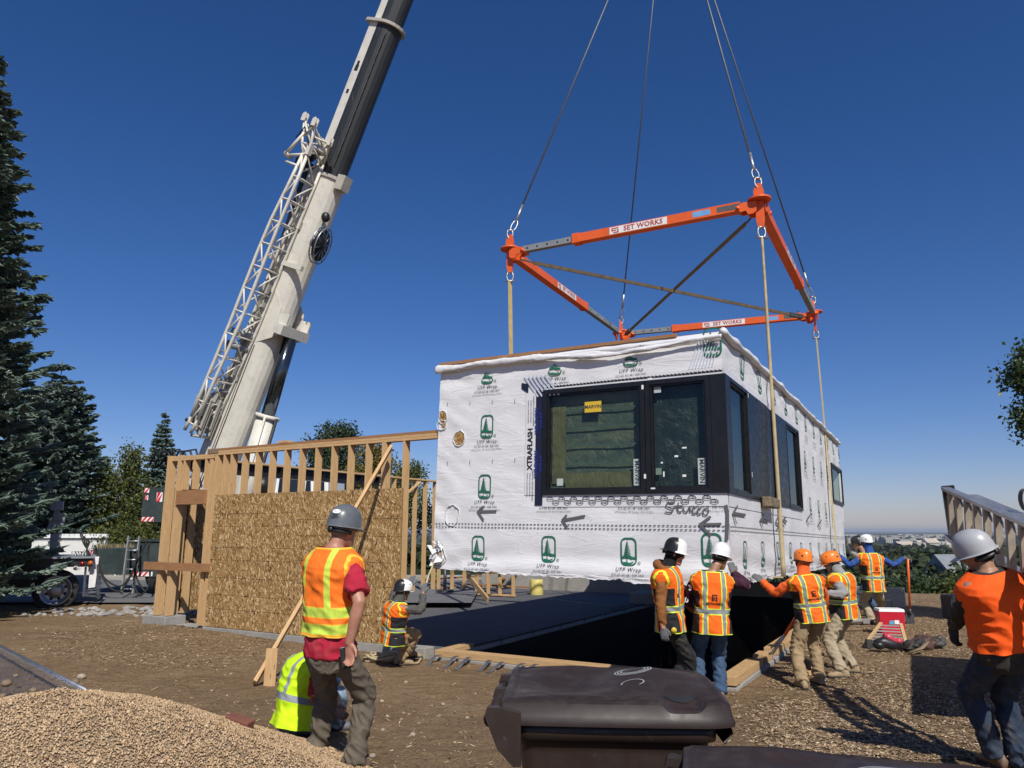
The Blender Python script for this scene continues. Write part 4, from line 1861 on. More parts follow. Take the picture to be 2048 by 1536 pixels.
def boomblack():
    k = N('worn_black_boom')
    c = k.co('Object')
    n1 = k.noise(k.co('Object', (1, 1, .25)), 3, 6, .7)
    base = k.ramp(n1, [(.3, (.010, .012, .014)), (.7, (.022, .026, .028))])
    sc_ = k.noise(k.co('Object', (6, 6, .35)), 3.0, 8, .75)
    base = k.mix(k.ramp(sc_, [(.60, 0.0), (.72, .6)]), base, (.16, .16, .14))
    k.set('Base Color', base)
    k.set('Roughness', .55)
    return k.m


BB = boomblack()
m, mt = boom_section(.92, 1.12, sB, s1, None)
put('boom_base', m, CREAM, crane, .01)
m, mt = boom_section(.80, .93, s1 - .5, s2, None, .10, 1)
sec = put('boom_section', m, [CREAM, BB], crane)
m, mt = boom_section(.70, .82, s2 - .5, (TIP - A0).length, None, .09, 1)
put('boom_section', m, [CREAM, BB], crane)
m = M()
for s_, w, h, th in ((s1, 1.02, 1.22, .10), (s2, 1.0, 1.16, .09)):
    m2, _ = boom_section(w, h, s_ - th, s_, None)
    m.join(m2)
put('boom_collar', m, CREAMD, crane, .01)
m = M()
m.box(A0 + BD * (s1 - .12) - BN * .66 + BX * .1, (.35, .3, .45), (BX, BN, BD))
put('boom_roller_box', m, CREAMD, crane, .01)
m = M()
for v, r in ((142, .07), (152, .10), (198, .07)):
    s_ = boom_at_v(v)
    c = A0 + BD * s_ + BX * .401 + BN * .25
    m.add([c - BD * r - BN * r * .7, c + BD * r - BN * r * .7, c + BD * r + BN * r * .7, c - BD * r + BN * r * .7], [(0, 1, 2, 3)])
put('boom_slot', m, BLACKM, sec)
m = M()
for k in range(14):        # long worn streak where a cable drags along the underside
    s0_ = s1 + .3 + k * (s2 - s1 - .6) / 14
    w0 = .03 + .03 * abs(nz(k * 1.3, 4))
    c0 = A0 + BD * s0_ + BX * .34 - BN * .28
    c1 = A0 + BD * (s0_ + (s2 - s1 - .6) / 14 * .96) + BX * .34 - BN * .28
    e = (BX * .55 - BN * .8).normalized()
    o_ = (BX * .8 + BN * -.55).normalized() * .028
    m.add([c0 + o_ - e * w0, c1 + o_ - e * w0 * .8, c1 + o_ + e * w0, c0 + o_ + e * w0 * .8], [(0, 1, 2, 3)])
put('worn_streak', m, plain('worn_streak', (.22, .21, .18), .7, 0, .5, 3, 30, .3), sec)
# brackets on the base section
m = M()
s_ = boom_at_v(537)
m.box(A0 + BD * s_ + BX * .5 - BN * .3, (.12, .9, .14), (BX, BN, BD))
s_ = boom_at_v(640)
c = A0 + BD * s_
for x_ in (-.49, .44):
    m.prism([(-.55, -.35), (.25, -.35), (.30, -.90), (-.30, -.90)], c + BX * x_, BD, BN, -.05)
    m.prism([(-.9, .1), (.9, .0), (.4, -.5), (-.5, -.6)], c + BX * (x_ * 1.05), BD, BN, -.03)
m.box(c - BN * .78 + BD * -.2, (1.15, .35, .3), (BX, BN, BD))
put('boom_bracket', m, CREAM, crane, .008)
m = M()
for ds, xx in ((-.75, .8), (-1.15, .85)):
    c = A0 + BD * (s_ + ds)
    m.tube([c + BX * .5 + BN * .1, c + BX * .95 + BN * .55], .11, 12)
c = A0 + BD * boom_at_v(795)
m.tube([c + BX * .47 + BN * .2, c + BX * .8 + BN * .25], .06, 10)
put('jib_pin', m, GREYP, crane)
m = M()
c = A0 + BD * boom_at_v(800) + BX * .466 - BN * .05
m.tube([c - BD * 3.6, c + BD * 1.7 + BN * .02], .016, 6)
m.tube([c - BD * 3.6 + BN * .09, c + BD * 1.7 + BN * .11], .012, 6)
put('hose', m, BLACKM, crane)

# swing-away lattice jib stowed along the boom
m, ml = M(), M()
sJ0, sJ1 = boom_at_v(866), boom_at_v(345)
NJ = 12


def jibc(t, i):
    x0, x1 = .52, 1.22
    n0 = .22 - .20 * ss(0, .45, t) - .06 * ss(.6, 1, t)
    n1 = .50 - .08 * ss(0, .4, t) - .30 * ss(.66, 1.05, t)
    xx = (x0, x1, x1, x0)[i]
    yy = (n0, n0, n1, n1)[i]
    return A0 + BD * (sJ0 + (sJ1 - sJ0) * t) + BX * xx + BN * yy


for i in range(4):
    m.tube([jibc(t / 8, i) for t in range(9)], .048, 8)
for k in range(NJ):
    t0, t1 = k / NJ, (k + 1) / NJ
    for i in range(4):
        j = (i + 1) % 4
        ml.tube([jibc(t0, i), jibc(t0, j)], .025, 6)
        a_, b_ = (i, j) if k % 2 else (j, i)
        ml.tube([jibc(t0, a_), jibc(t1, b_)], .025, 6)
jb = put('lattice_jib', m, CREAM, crane)
put('lacing', ml, CREAM, jb)
m = M()
for t, xx in ((-.02, .66), (-.02, 1.0)):     # perforated end plates
    c = jibc(0, 0)
    for i, (dx, dn) in enumerate(((.0, .0), (.3, .1), (.5, .3))):
        m.prism([(-.35, -.1), (.55, -.1), (.8, .25), (.5, .55), (-.1, .5)], c + BX * (xx - .62 + dx * .3) + BD * dn, BD, BN, .03)
for i in range(4):
    m.ball(jibc(0, i), .07, 8, 6)
    m.tube([jibc(0, i) - BD * .25 + BX * .05, jibc(.02, i)], .05, 8)
m.tube([jibc(0, 0) - BD * .3 + BX * -.1, jibc(0, 1) - BD * .3], .045, 8)
put('jib_foot', m, CREAMD, jb)
m = M()
for i in range(9):
    c = jibc(.0, 0) + BD * (.05 + .1 * (i % 4)) + BX * (.36 + .18 * (i // 4)) + BN * (.08 + .13 * (i % 3))
    m.tube([c, c + BX * .06], .055, 10)
put('jib_foot_hole', m, BLACKM, jb)
m = M()
top = [jibc(1, i) for i in range(4)]
ex = [top[0] + BD * .55 + BX * .35 - BN * .3, top[1] + BD * .85 + BX * .15, top[2] + BD * 1.0 + BN * .45, top[3] + BD * .6 + BN * .25]
mid = [jibc(1, i) + BD * .3 + (BN * .2 if i > 1 else BN * 0) for i in range(4)]
for i in range(4):
    m.tube([top[i], mid[i], ex[i]], .038, 8)
    m.tube([top[i], mid[(i + 1) % 4]], .034, 8)
    m.tube([mid[i], mid[(i + 1) % 4]], .04, 8)
    m.tube([mid[i], ex[(i + 1) % 4]], .034, 8)
    m.tube([ex[i], mid[(i + 1) % 4] + BD * .25], .03, 8)
    for s_ in (-.05, .05):
        m.prism([(-.05, -.08), (.16, -.08), (.22, 0), (.16, .08), (-.05, .08)], ex[i] + BX * s_, BD, BN, .025)
q = top[2] + BN * .55 - BD * .15
m.tube([mid[2] + BD * .4, q + BX * .1], .05, 8)
m.tube([q, top[1]], .045, 8)
m.tube([top[2] - BD * .4, q - BD * .2], .04, 8)
m.tube([q - BX * .12, q + BX * .12], .08, 12)
m.box(top[1] + BD * .15, (.13, .15, .34), (BX, BN, BD))
put('jib_head', m, CREAM, jb)
m = M()
for k in range(2):
    c = top[3] + BN * (.32) + BD * (.2 - .3 * k) + BX * (.1 + .2 * k)
    m.tube([c, c + BX * .07], .26, 18)
c = jibc(.86, 3)
m.beam(c + BN * .25 - BD * 1.3 - BX * .25, c + BN * .35 + BD * 1.2 - BX * .2, .35, .16, BN)
for k in range(5):
    c0 = top[1] + BD * (.3 + .1 * k) + BX * (.1 - .14 * k) + BN * (.05 * k)
    m.tube([c0, c0 + BD * .45 + BN * (.4 + .05 * k), c0 + BD * .15 + BN * .8 - BX * .2], .018, 6)
put('jib_sheave', m, BLACKP, jb)
m = M()
for k in range(34):
    t = rng.random()
    c = jibc(t, 0) + BX * rng.uniform(-.1, .35) + BN * rng.uniform(-.05, .3)
    m.box(c, (.10, .05 + .06 * rng.random(), .12 + .25 * rng.random()), (BX, BN, BD))
put('jib_fitting', m, CREAMD, jb, .005)

# hose reel, lifting cylinder
rl = A0 + BD * boom_at_v(486) - BN * 1.0 + BX * .40
ra_ = (BN * .9 + BX * .35).normalized()
rb_ = BD
rc_ = ra_.cross(rb_)


def circ(c, r, n=28):
    return [c + rb_ * (r * math.cos(6.283 * k / n)) + rc_ * (r * math.sin(6.283 * k / n)) for k in range(n)]


m = M()
for o_ in (-.07, .07):
    m.tube(circ(rl + ra_ * o_, .55), .022, 6, closed=True)
    for k in range(10):
        e = rb_ * math.cos(.6283 * k) + rc_ * math.sin(.6283 * k)
        m.tube([rl + ra_ * o_ + e * .12, rl + ra_ * o_ + e * .54], .014, 5)
reel = put('hose_reel', m, STEEL, crane)
m = M()
m.tube([rl - ra_ * .05, rl + ra_ * .05], .47, 28)
m.tube([rl - ra_ * .12, rl + ra_ * .3], .12, 14)
put('hose_coil', m, BLACKP, reel)
m = M()
m.ball(A0 + BD * boom_at_v(433) - BN * .68 + BX * .3, (.13, .13, .16))
m.tube([A0 + BD * boom_at_v(440) - BN * .6 + BX * .3, A0 + BD * boom_at_v(452) - BN * .85 + BX * .3, A0 + BD * boom_at_v(462) - BN * .6 + BX * .3], .015, 6)
put('boom_lamp', m, BLACKP, crane)
c1 = A0 + BD * boom_at_v(662) - BN * .82
cb = plane_pt(536, 830, A0, BX)
c0 = cb + (cb - c1).normalized() * 4.2
m = M()
m.tube([c0, cb], .31, 24)
m.tube([cb - (cb - c0).normalized() * .12, cb], .36, 24)
m.tube([c0 + BX * .3 - BN * .2, cb + BX * .3 - BN * .2], .035, 8)
cy = put('lift_cylinder', m, CREAM, crane)
m = M()
m.tube([cb, c1], .20, 24)
put('piston_rod', m, plain('chrome_rod', (.10, .115, .125), .16, .9, .1, 2, 40, .02), cy)
m = M()
cc = (cb - c0).normalized()
m.tube([cb + BX * .2 + BN * .05, c1 + BX * .2 + BN * .05], .014, 6)
m.tube([c0 - BN * .36, cb - BN * .36], .05, 8)
put('cylinder_pipe', m, BLACKM, cy)

# superstructure and carrier
m = M()
tx = A0.x - .3
m.box((tx + .5, 22.4, 2.35), (2.6, 2.2, .5))
m.box((tx + .1, 22.0, 3.0), (2.2, .25, 1.6), taper=.55)
m.box((tx + .1, 22.9, 3.0), (2.2, .25, 1.6), taper=.55)
m.tube([V((tx, 22.4, 1.4)), V((tx, 22.4, 2.2))], 1.1, 24)
put('turntable', m, CREAMD, crane, .02)
m = M()
cx0, cx1 = P(288, 1010, 20.6).x, P(372, 1010, 20.6).x
m.box(((cx0 + cx1) / 2, 21.6, 2.62), (cx1 - cx0, 2.2, .95))
m.box(((cx0 + cx1) / 2 + .15, 21.6, 2.15), (cx1 - cx0 - .5, 1.9, .25))
cw = put('counterweight', m, DKGREEN, crane, .04)


def chevron(m, x0, x1, y, z0, z1, red_first=True, n=3):
    """red and white slanted stripes on a panel facing the camera"""
    m.add([V((x0, y, z0)), V((x1, y, z0)), V((x1, y, z1)), V((x0, y, z1))], [(0, 1, 2, 3)], 1)
    w, h = x1 - x0, z1 - z0
    lw_ = h if w > h else w
    for k in range(-1, n):
        s0_ = x0 + k * lw_ * 1.1
        pts = [(s0_, z0), (s0_ + lw_ * .55, z0), (s0_ + lw_ * .55 + h * .8, z1), (s0_ + h * .8, z1)]
        q = [(min(x1, max(x0, a)), b) for a, b in pts]
        if max(p[0] for p in q) - min(p[0] for p in q) > .02:
            m.add([V((a, y - .004, b)) for a, b in q], [(0, 1, 2, 3)], 0)


m = M()
yf = 20.494
chevron(m, cx0 + .02, cx0 + .16, yf, 2.95, 3.08)
chevron(m, cx0 + .38, cx0 + .55, yf, 2.70, 2.96)
chevron(m, cx0 + .02, cx0 + .36, yf, 2.16, 2.28)
chevron(m, cx0 + .06, cx0 + .15, yf, 2.75, 2.88)
put('warning_stripe', m, [REDM, WHITEM], cw)
m = M()
kx0, kx1 = P(262, 1100, 20.8).x, P(700, 1100, 21).x
m.box(((kx0 + kx1) / 2, 22.2, 1.12), (kx1 - kx0, 2.5, .95))
m.box(((kx0 + kx1) / 2, 22.2, 1.64), (kx1 - kx0 + .1, 2.6, .06))
m.box((kx0 - .6, 21.9, 1.05), (1.25, 1.6, .7))
m.box((kx0 - 1.4, 22.6, 1.05), (.6, 1.6, .62))
body = put('carrier', m, DKGREEN, crane, .02)
m = M()
chevron(m, kx0 - 1.70, kx0 - 1.58, 21.79, 1.15, 1.34)
chevron(m, kx0 + .05, kx0 + .6, 20.935, .66, .78)
put('warning_stripe', m, [REDM, WHITEM], body)
for x in (kx0 + .9, kx0 + 2.5, kx0 + 5.4, kx1 - .6):
    w = M()
    w.tube([V((x, 20.98, .72)), V((x, 21.02, .72)), V((x, 21.4, .72)), V((x, 21.44, .72))], [.42, .55, .55, .42], 28)
    wo = put('wheel', w, RUBBER, crane)
    w = M()
    w.tube([V((x, 20.96, .72)), V((x, 21.1, .72))], [.3, .2], 20)
    put('rim', w, STEEL, wo)
m = M()
m.box((kx0 + 1.6, 20.9, .9), (.5, .12, 1.5))
m.box((kx0 + 1.6, 20.8, .2), (.7, .6, .06))
put('outrigger', m, CREAMD, crane, .02)
m = M()
# white driver's cab
ux0, ux1 = P(562, 960, 22).x, P(668, 960, 22).x
m.box(((ux0 + ux1) / 2, 22.6, 1.9), (ux1 - ux0, 2.3, 1.9))
m.box(((ux0 + ux1) / 2 - .02, 22.6, 3.2), (ux1 - ux0, 2.2, .76), taper=.93)
cab = put('cab', m, WHITEP, crane, .07)
m = M()
w_ = ux1 - ux0
for f0, f1 in ((.06, .50), (.56, .68), (.74, .93)):
    x0, x1 = ux0 + w_ * f0, ux0 + w_ * f1
    m.add([V((x0, 21.43, 2.86)), V((x1, 21.43, 2.86)), V((x1 - .06, 21.50, 3.50)), V((x0 + .02, 21.50, 3.50))], [(0, 1, 2, 3)])
put('window', m, plain('dark_cab_glass', (.015, .02, .022), .08, 0, .2, 2, 20, .0), cab)
m = M()
m.ball((ux0 - .35, 21.5, 3.2), (.25, .3, .3), 14, 10)
put('air_filter', m, BLACKP, crane)
m = M()
m.box((kx0 + 2.2, 21.3, 2.0), (.9, .5, .75))
m.box((kx0 + 1.75, 21.3, 2.7), (.06, .5, .6))
put('control_box', m, WHITEP, crane, .03)
m = M()
for k in range(6):
    x = A0.x - 1.2 + .16 * k
    m.tube([V((x, 21.2, 3.75)), V((x - .2, 21.25, 4.15 + .05 * (k % 3))), V((x - .55, 21.3, 4.2)), V((x - .75, 21.3, 3.8))], .03, 6)
put('hose', m, BLACKP, crane)
m = M()
m.tube([TIP + BX * .25, TIP - BX * .25], .35, 20)
m.box(TIP, (.8, .9, .7), (BX, BN, BD))
put('boom_head', m, CREAM, crane, .02)
m = M()
m.tube([TIP - BN * .3, HOOK + V((0, 0, .8))], .02, 8)
m.tube([TIP - BN * .3 + BX * .2, HOOK + V((.15, 0, .8))], .02, 8)
put('load_line', m, ROPE, crane)
hk = thing('hook_block', 'crane hook block above the hoist ropes', 'hook', HOOK)
m = M()
m.box(HOOK + V((0, 0, .75)), (.5, .3, .7))
m.tube([HOOK + V((0, 0, .4)), HOOK + V((0, 0, .15)), HOOK + V((.12, 0, 0)), HOOK + V((0, 0, -.12)), HOOK + V((-.12, 0, -.02))], .05, 8)
put('hook', m, ORANGEP, hk, .02)

# aluminium ladder leaning on the carrier, with looped hoses
la0, la1 = P(243, 1188, 19.9), P(258, 1073, 20.7)
lad = thing('access_ladder', 'plain aluminium ladder leaning against the dark crane carrier', 'ladder', la0)
m = M()
for dx in (0, .30):
    m.beam(la0 + V((dx, 0, 0)), la1 + V((dx, 0, 0)), .035, .08, V((0, -1, 0)))
put('rail', m, ALU, lad, .004)
m = M()
for k in range(6):
    c = la0 + (la1 - la0) * ((k + .5) / 6)
    m.tube([c, c + V((.30, 0, 0))], .018, 8)
put('rung', m, ALU, lad)
gH = 'black hoses looped beside the crane'
for i, pl in enumerate(([(190, 1090), (196, 1130), (215, 1170), (240, 1182), (262, 1150), (275, 1110)], [(192, 1095), (205, 1150), (235, 1172), (255, 1160), (280, 1112), (295, 1080)],
                        [(272, 1128), (268, 1165), (280, 1190), (298, 1170), (300, 1130)], [(275, 1100), (272, 1150), (290, 1182), (300, 1160), (296, 1110), (300, 1085)])):
    m = M()
    m.tube([P(u, v, 19.6 + .1 * i) for u, v in smooth_px(pl, 6)], .022, 6)
    put('hose', m, RUBBER, None, P(pl[0][0], pl[0][1], 19.6), 0, ['outer black hose looping from the flatbed truck towards the ladder', 'inner black hose looping from the flatbed truck towards the ladder',
        'short black hose loop hanging beside the ladder foot', 'long black hose loop hanging to the right of the ladder'][i], 'hose', gH)

# ================================================================== FLATBED TRUCK
tr = thing('flatbed_truck', 'black flatbed truck rear with chrome wheel and grey lifting arm, parked under the big spruce', 'truck', P(112, 1215, 18))
yk = 18.0
wc = P(112, 1181, yk)
w = M()
w.loft([[wc + V((r * math.cos(6.2832 * k / 36), y, r * math.sin(6.2832 * k / 36))) for k in range(36)] for y, r in ((0, .34), (-.004, .37), (0, .44), (.03, .48), (.26, .48), (.29, .44), (.29, .34), (.12, .33))], caps=False, closed=True)
w1_ = put('wheel', w, RUBBER, tr)
w = M()
w.loft([[wc + V((r * math.cos(6.2832 * k / 36), y, r * math.sin(6.2832 * k / 36))) for k in range(36)] for y, r in ((.05, .345), (-.012, .345), (-.014, .315), (.09, .285), (.10, .13), (.03, .12), (.02, .10), (.02, .01))], caps=False)
for k in range(8):
    e = V((math.cos(.785 * k), 0, math.sin(.785 * k)))
    w.tube([wc + e * .155 + V((0, .11, 0)), wc + e * .155 + V((0, .06, 0))], .016, 6)
put('rim', w, plain('chrome_rim', (.40, .40, .40), .4, .8, .15, 5, 30, .05), w1_)
w = M()
for k in range(8):
    e = V((math.cos(.785 * k + .39), 0, math.sin(.785 * k + .39)))
    w.tube([wc + e * .205 + V((0, .085, 0)), wc + e * .205 + V((0, .12, 0))], .034, 10)
put('rim_hole', w, BLACKM, w1_)
m = M()
dx0, dx1 = wc.x - 3.4, P(178, 1120, yk).x
zt = P(100, 1117, yk).z
m.box(((dx0 + dx1) / 2, yk + 1.05, zt - .10), (dx1 - dx0, 2.3, .2))
m.box(((dx0 + dx1) / 2 - .3, yk + 1.05, zt - .45), (dx1 - dx0 - .9, 1.0, .5))
m.box((dx0 + 1.2, yk + .5, .75), (.9, 1.2, .7))
put('deck', m, BLACKP, tr, .01)
m = M()
m.box(((dx0 + dx1) / 2, yk + 1.0, zt + .02), (dx1 - dx0 + .05, 2.35, .035))
put('deck_edge', m, GREYP, tr, .006)
m = M()
p0, p1, p2 = P(140, 1108, yk + .6), P(142, 1036, yk + .6), P(130, 1036, yk + .6)
m.prism([(-1.0, 0), (0, 0), (.10, .98), (-.10, .98), (-.22, .8), (-.30, .55), (-.18, .5), (-.16, .12), (-.62, .12)], p0, V((1, 0, 0)), V((0, 0, 1)), -.22)
m.beam(P(141, 1040, yk + .6), P(143, 1012, yk + .6), .16, .12, V((1, 0, 0)))
m.beam(P(95, 1007, yk + .6), P(152, 1008, yk + .6), .14, .07)
m.box(P(143, 1012, yk + .6), (.26, .3, .22))
put('lifting_arm', m, GREYP, tr, .015)
m = M()
m.prism([(0, 0), (.14, .02), (.16, .75), (-.02, .75)], P(173, 1178, yk + .1), V((1, 0, 0)), V((0, 0, 1)), -.04)
put('mudguard', m, WHITEP, tr, .01)
m = M()
m.beam(P(186, 1130, yk), P(186, 1200, yk), .05, .05, V((0, 1, 0)))
m.beam(P(165, 1135, yk), P(160, 1195, yk), .05, .05, V((0, 1, 0)))
m.beam(P(160, 1192, yk), P(190, 1196, yk), .05, .05)
put('stabiliser_frame', m, DSTEEL, tr)
for (u, v), mt_, nm in (((168, 1127), plain('amber_lens', (.5, .12, .01), .2), 'tail_light'), ((142, 1137), plain('clear_lens', (.6, .58, .5), .2), 'reverse_light'), ((154, 1128), plain('red_lens', (.16, .01, .01), .2), 'tail_light')):
    m = M()
    c = P(u, v, yk - .12)
    m.tube([c, c + V((0, .06, 0))], .055, 14)
    put(nm, m, mt_, tr)
m = M()
for k in range(5):
    m.tube([P(150 + 6 * k, 1118, yk + .2), P(152 + 6 * k, 1104, yk + .25), P(160 + 5 * k, 1103, yk + .3), P(165 + 4 * k, 1118, yk + .3)], .012, 6)
put('chain_rack', m, STEEL, tr)
m = M()
for k in range(5):
    pl = [(172 + 4 * k, 1060 + 6 * k), (178 + 3 * k, 1085), (190 - 2 * k, 1110), (192, 1135)]
    m.tube([P(u, v, yk + .4) for u, v in smooth_px(pl, 4)], .018, 6)
put('hose_bundle', m, RUBBER, tr)

tr.rotation_euler = (0, 0, rad(27))
# ================================================================== FAR SIDE OF THE ROAD
fx0, fx1 = P(62, 1100, 31).x, P(212, 1100, 31).x
fc = thing('corrugated_fence', 'white corrugated fence behind the flatbed truck', 'fence', V((fx0, 31, .1)))
m = M()
n = 46
vs, fs = [], []
for i in range(n * 2 + 1):
    x = fx0 + (fx1 - fx0) * i / (n * 2)
    y = 31 + (.07 if i % 2 else 0)
    vs += [(x, y, .05), (x, y, 1.62)]
for i in range(n * 2):
    fs.append((2 * i, 2 * i + 2, 2 * i + 3, 2 * i + 1))
m.add(vs, fs)
m.add([(a, b + .08, c) for a, b, c in vs], [tuple(reversed(f)) for f in fs])
put('panel', m, WHITEP, fc)
m = M()
for i in range(14):
    m.box((fx0 + (fx1 - fx0) * (i + .5) / 14, 31.02, 1.72), (.20, .16, .12))
m.box(((fx0 + fx1) / 2, 31.03, 1.64), (fx1 - fx0, .2, .05))
put('cap', m, WHITEP, fc, .01)
bq = P(255, 1142, 27.4)
bar = thing('barricade', 'orange and white striped road barricade at the kerb', 'barricade', V((bq.x, bq.y, .31)))
m = M()
m.box(bq, (1.15, .03, .20))
put('board', m, WHITEM, bar)
m = M()
for k in range(4):
    x = bq.x - .57 + k * .29
    m.add([V((x, bq.y - .018, bq.z - .1)), V((x + .15, bq.y - .018, bq.z - .1)), V((x + .27, bq.y - .018, bq.z + .1)), V((x + .12, bq.y - .018, bq.z + .1))], [(0, 1, 2, 3)])
put('stripe', m, ORANGEP, bar)
m = M()
for dx in (-.45, .45):
    m.beam(V((bq.x + dx, bq.y + .03, .3)), V((bq.x + dx, bq.y + .03, bq.z + .12)), .05, .05, V((0, 1, 0)))
put('leg', m, WHITEM, bar)
m = M()
r3 = random.Random(5)
for i in range(2600):
    u = r3.uniform(196, 262)
    c = P(u, 1150, 29.5 + r3.random())
    c.z = .2
    h = r3.uniform(.5, 1.25)
    dx, dy = r3.gauss(0, .22), r3.gauss(0, .2)
    m.add([c + V((-.012, 0, 0)), c + V((.012, 0, 0)), c + V((dx * .6 + .01, dy, h * .75)), c + V((dx, dy, h))], [(0, 1, 2, 3)])
k = N('dry_grass')
k.set('Base Color', k.ramp(k.n('ShaderNodeNewGeometry').outputs['Random Per Island'], [(0, (.13, .11, .05)), (1, (.34, .28, .16))]))
k.set('Roughness', .9)
put('dry_grass', m, k.m, kind='stuff')

# ================================================================== TREES
def leafmat(name, stops, rough=.55, trans=.25):
    k = N(name)
    g = k.n('ShaderNodeNewGeometry').outputs['Random Per Island']
    n1 = k.noise(k.co('Object'), .55, 3)
    c = k.ramp(k.math('ADD', k.math('MULTIPLY', g, .7), k.math('MULTIPLY', k.math('SUBTRACT', n1, .35), 1.0)), stops)
    k.set('Base Color', c)
    k.set('Roughness', rough)
    k.set('Specular IOR Level', .3)
    tl = k.n('ShaderNodeBsdfTranslucent')
    k.l(c, tl.inputs[0])
    mx = k.n('ShaderNodeMixShader')
    mx.inputs[0].default_value = trans
    k.l(k.b.outputs[0], mx.inputs[1])
    k.l(tl.outputs[0], mx.inputs[2])
    k.l(mx.outputs[0], k.out.inputs[0])
    return k.m


NEEDLE = leafmat('blue_spruce_needles', [(.05, (.058, .090, .068)), (.4, (.12, .175, .135)), (.75, (.20, .265, .215)), (1, (.32, .39, .33))], .6, .12)
NEEDLE2 = leafmat('dark_pine_needles', [(.05, (.018, .03, .015)), (.5, (.045, .07, .034)), (1, (.11, .14, .07))], .6, .12)
LEAFY = leafmat('yellowing_leaves', [(.0, (.035, .05, .012)), (.45, (.085, .105, .024)), (.8, (.15, .16, .04)), (1, (.26, .22, .05))])
LEAFG = leafmat('poplar_leaves', [(.0, (.02, .035, .012)), (.5, (.045, .075, .026)), (1, (.12, .16, .07))], .4)
LEAFO = leafmat('autumn_leaves', [(.0, (.06, .065, .015)), (.45, (.14, .13, .03)), (.8, (.24, .17, .04)), (1, (.30, .16, .05))])
BARK = plain('tree_bark', (.10, .075, .055), .95, 0, .3, 6, 25, .8, .03)


def quad(m, c, x, y):
    o = len(m.v)
    m.v += [tuple(c - x - y), tuple(c + x - y), tuple(c + x + y), tuple(c - x + y)]
    m.f.append((o, o + 1, o + 2, o + 3))
    m.mi.append(0)
    m.uv.append(None)
    m.sm.append(False)


def sprig(m, p, q, w, r):
    """needle-covered twig: two crossed kite-shaped blades"""
    d = q - p
    L = d.length
    if L < 1e-4:
        return
    d = d / L
    x = V((r.gauss(0, 1), r.gauss(0, 1), r.gauss(0, 1)))
    x = (x - d * x.dot(d))
    x.normalize()
    y = d.cross(x)
    for e in (x, y):
        o = len(m.v)
        m.v += [tuple(p), tuple(p + d * L * .45 + e * w), tuple(q), tuple(p + d * L * .4 - e * w)]
        m.f.append((o, o + 1, o + 2, o + 3))
        m.mi.append(0)
        m.uv.append(None)
        m.sm.append(False)


def spruce(loc, H, R, seed, label, mat_, whorls=30, per=8, twig=1.0, tw=.055, z0=.05, group=None, pw=.9, name='spruce_tree'):
    r = random.Random(seed)
    loc = V(loc)
    t = thing(name, label, 'tree', loc, group)
    tk, fo = M(), M()
    tk.tube([loc + V((.05 * nz(seed, i), 0, H * i / 10)) for i in range(11)], [max(.015, .017 * H * (1 - i / 10.2)) for i in range(11)], 10)
    for w in range(whorls):
        f = z0 + (1 - z0) * (w + r.random() * .7) / whorls
        Lm = R * max(.03, (1 - f)) ** pw
        for b in range(per if f < .9 else 5):
            az = 6.283 * (b + r.random() * .8) / per + w * 1.3
            L = Lm * r.uniform(.72, 1.12)
            d = V((math.cos(az), math.sin(az), 0))
            s = V((-d.y, d.x, 0))
            droop = -.10 - .28 * (1 - f)
            base = loc + V((0, 0, H * f))

            def bp(t_):
                return base + d * (L * t_) + V((0, 0, L * (droop * t_ * (1.4 - .75 * t_) + .12 * t_ ** 3)))
            if L > 1.2:
                tk.tube([bp(0), bp(.4), bp(.8)], [.03, .02, .008], 5)
            nt = max(5, int(L * 13 * twig))
            for i in range(nt):
                t_ = .12 + .88 * (i + r.random()) / nt
                p = bp(t_)
                for sgn in (-1, 1):
                    if r.random() < .12:
                        continue
                    l_ = (.16 + .30 * min(1, L / 2) * (1.12 - t_)) * r.uniform(.7, 1.2)
                    e = (d * .75 + s * sgn * r.uniform(.5, 1.1) + V((0, 0, r.uniform(-.45, .25)))).normalized()
                    q = p + e * l_
                    sprig(fo, p, q, tw * r.uniform(.7, 1.2), r)
                    if l_ > .25:
                        for _ in range(2):
                            pm = p + e * l_ * r.uniform(.25, .7)
                            e2 = (e + V((r.gauss(0, .5), r.gauss(0, .5), r.gauss(0, .45)))).normalized()
                            sprig(fo, pm, pm + e2 * l_ * .5, tw * .9, r)
            sprig(fo, bp(.85), bp(1.08), tw * 1.1, r)
    sprig(fo, loc + V((0, 0, H * .95)), loc + V((0, 0, H * 1.02)), tw, r)
    put('trunk', tk, BARK, t)
    put('crown', fo, mat_, t)
    return t


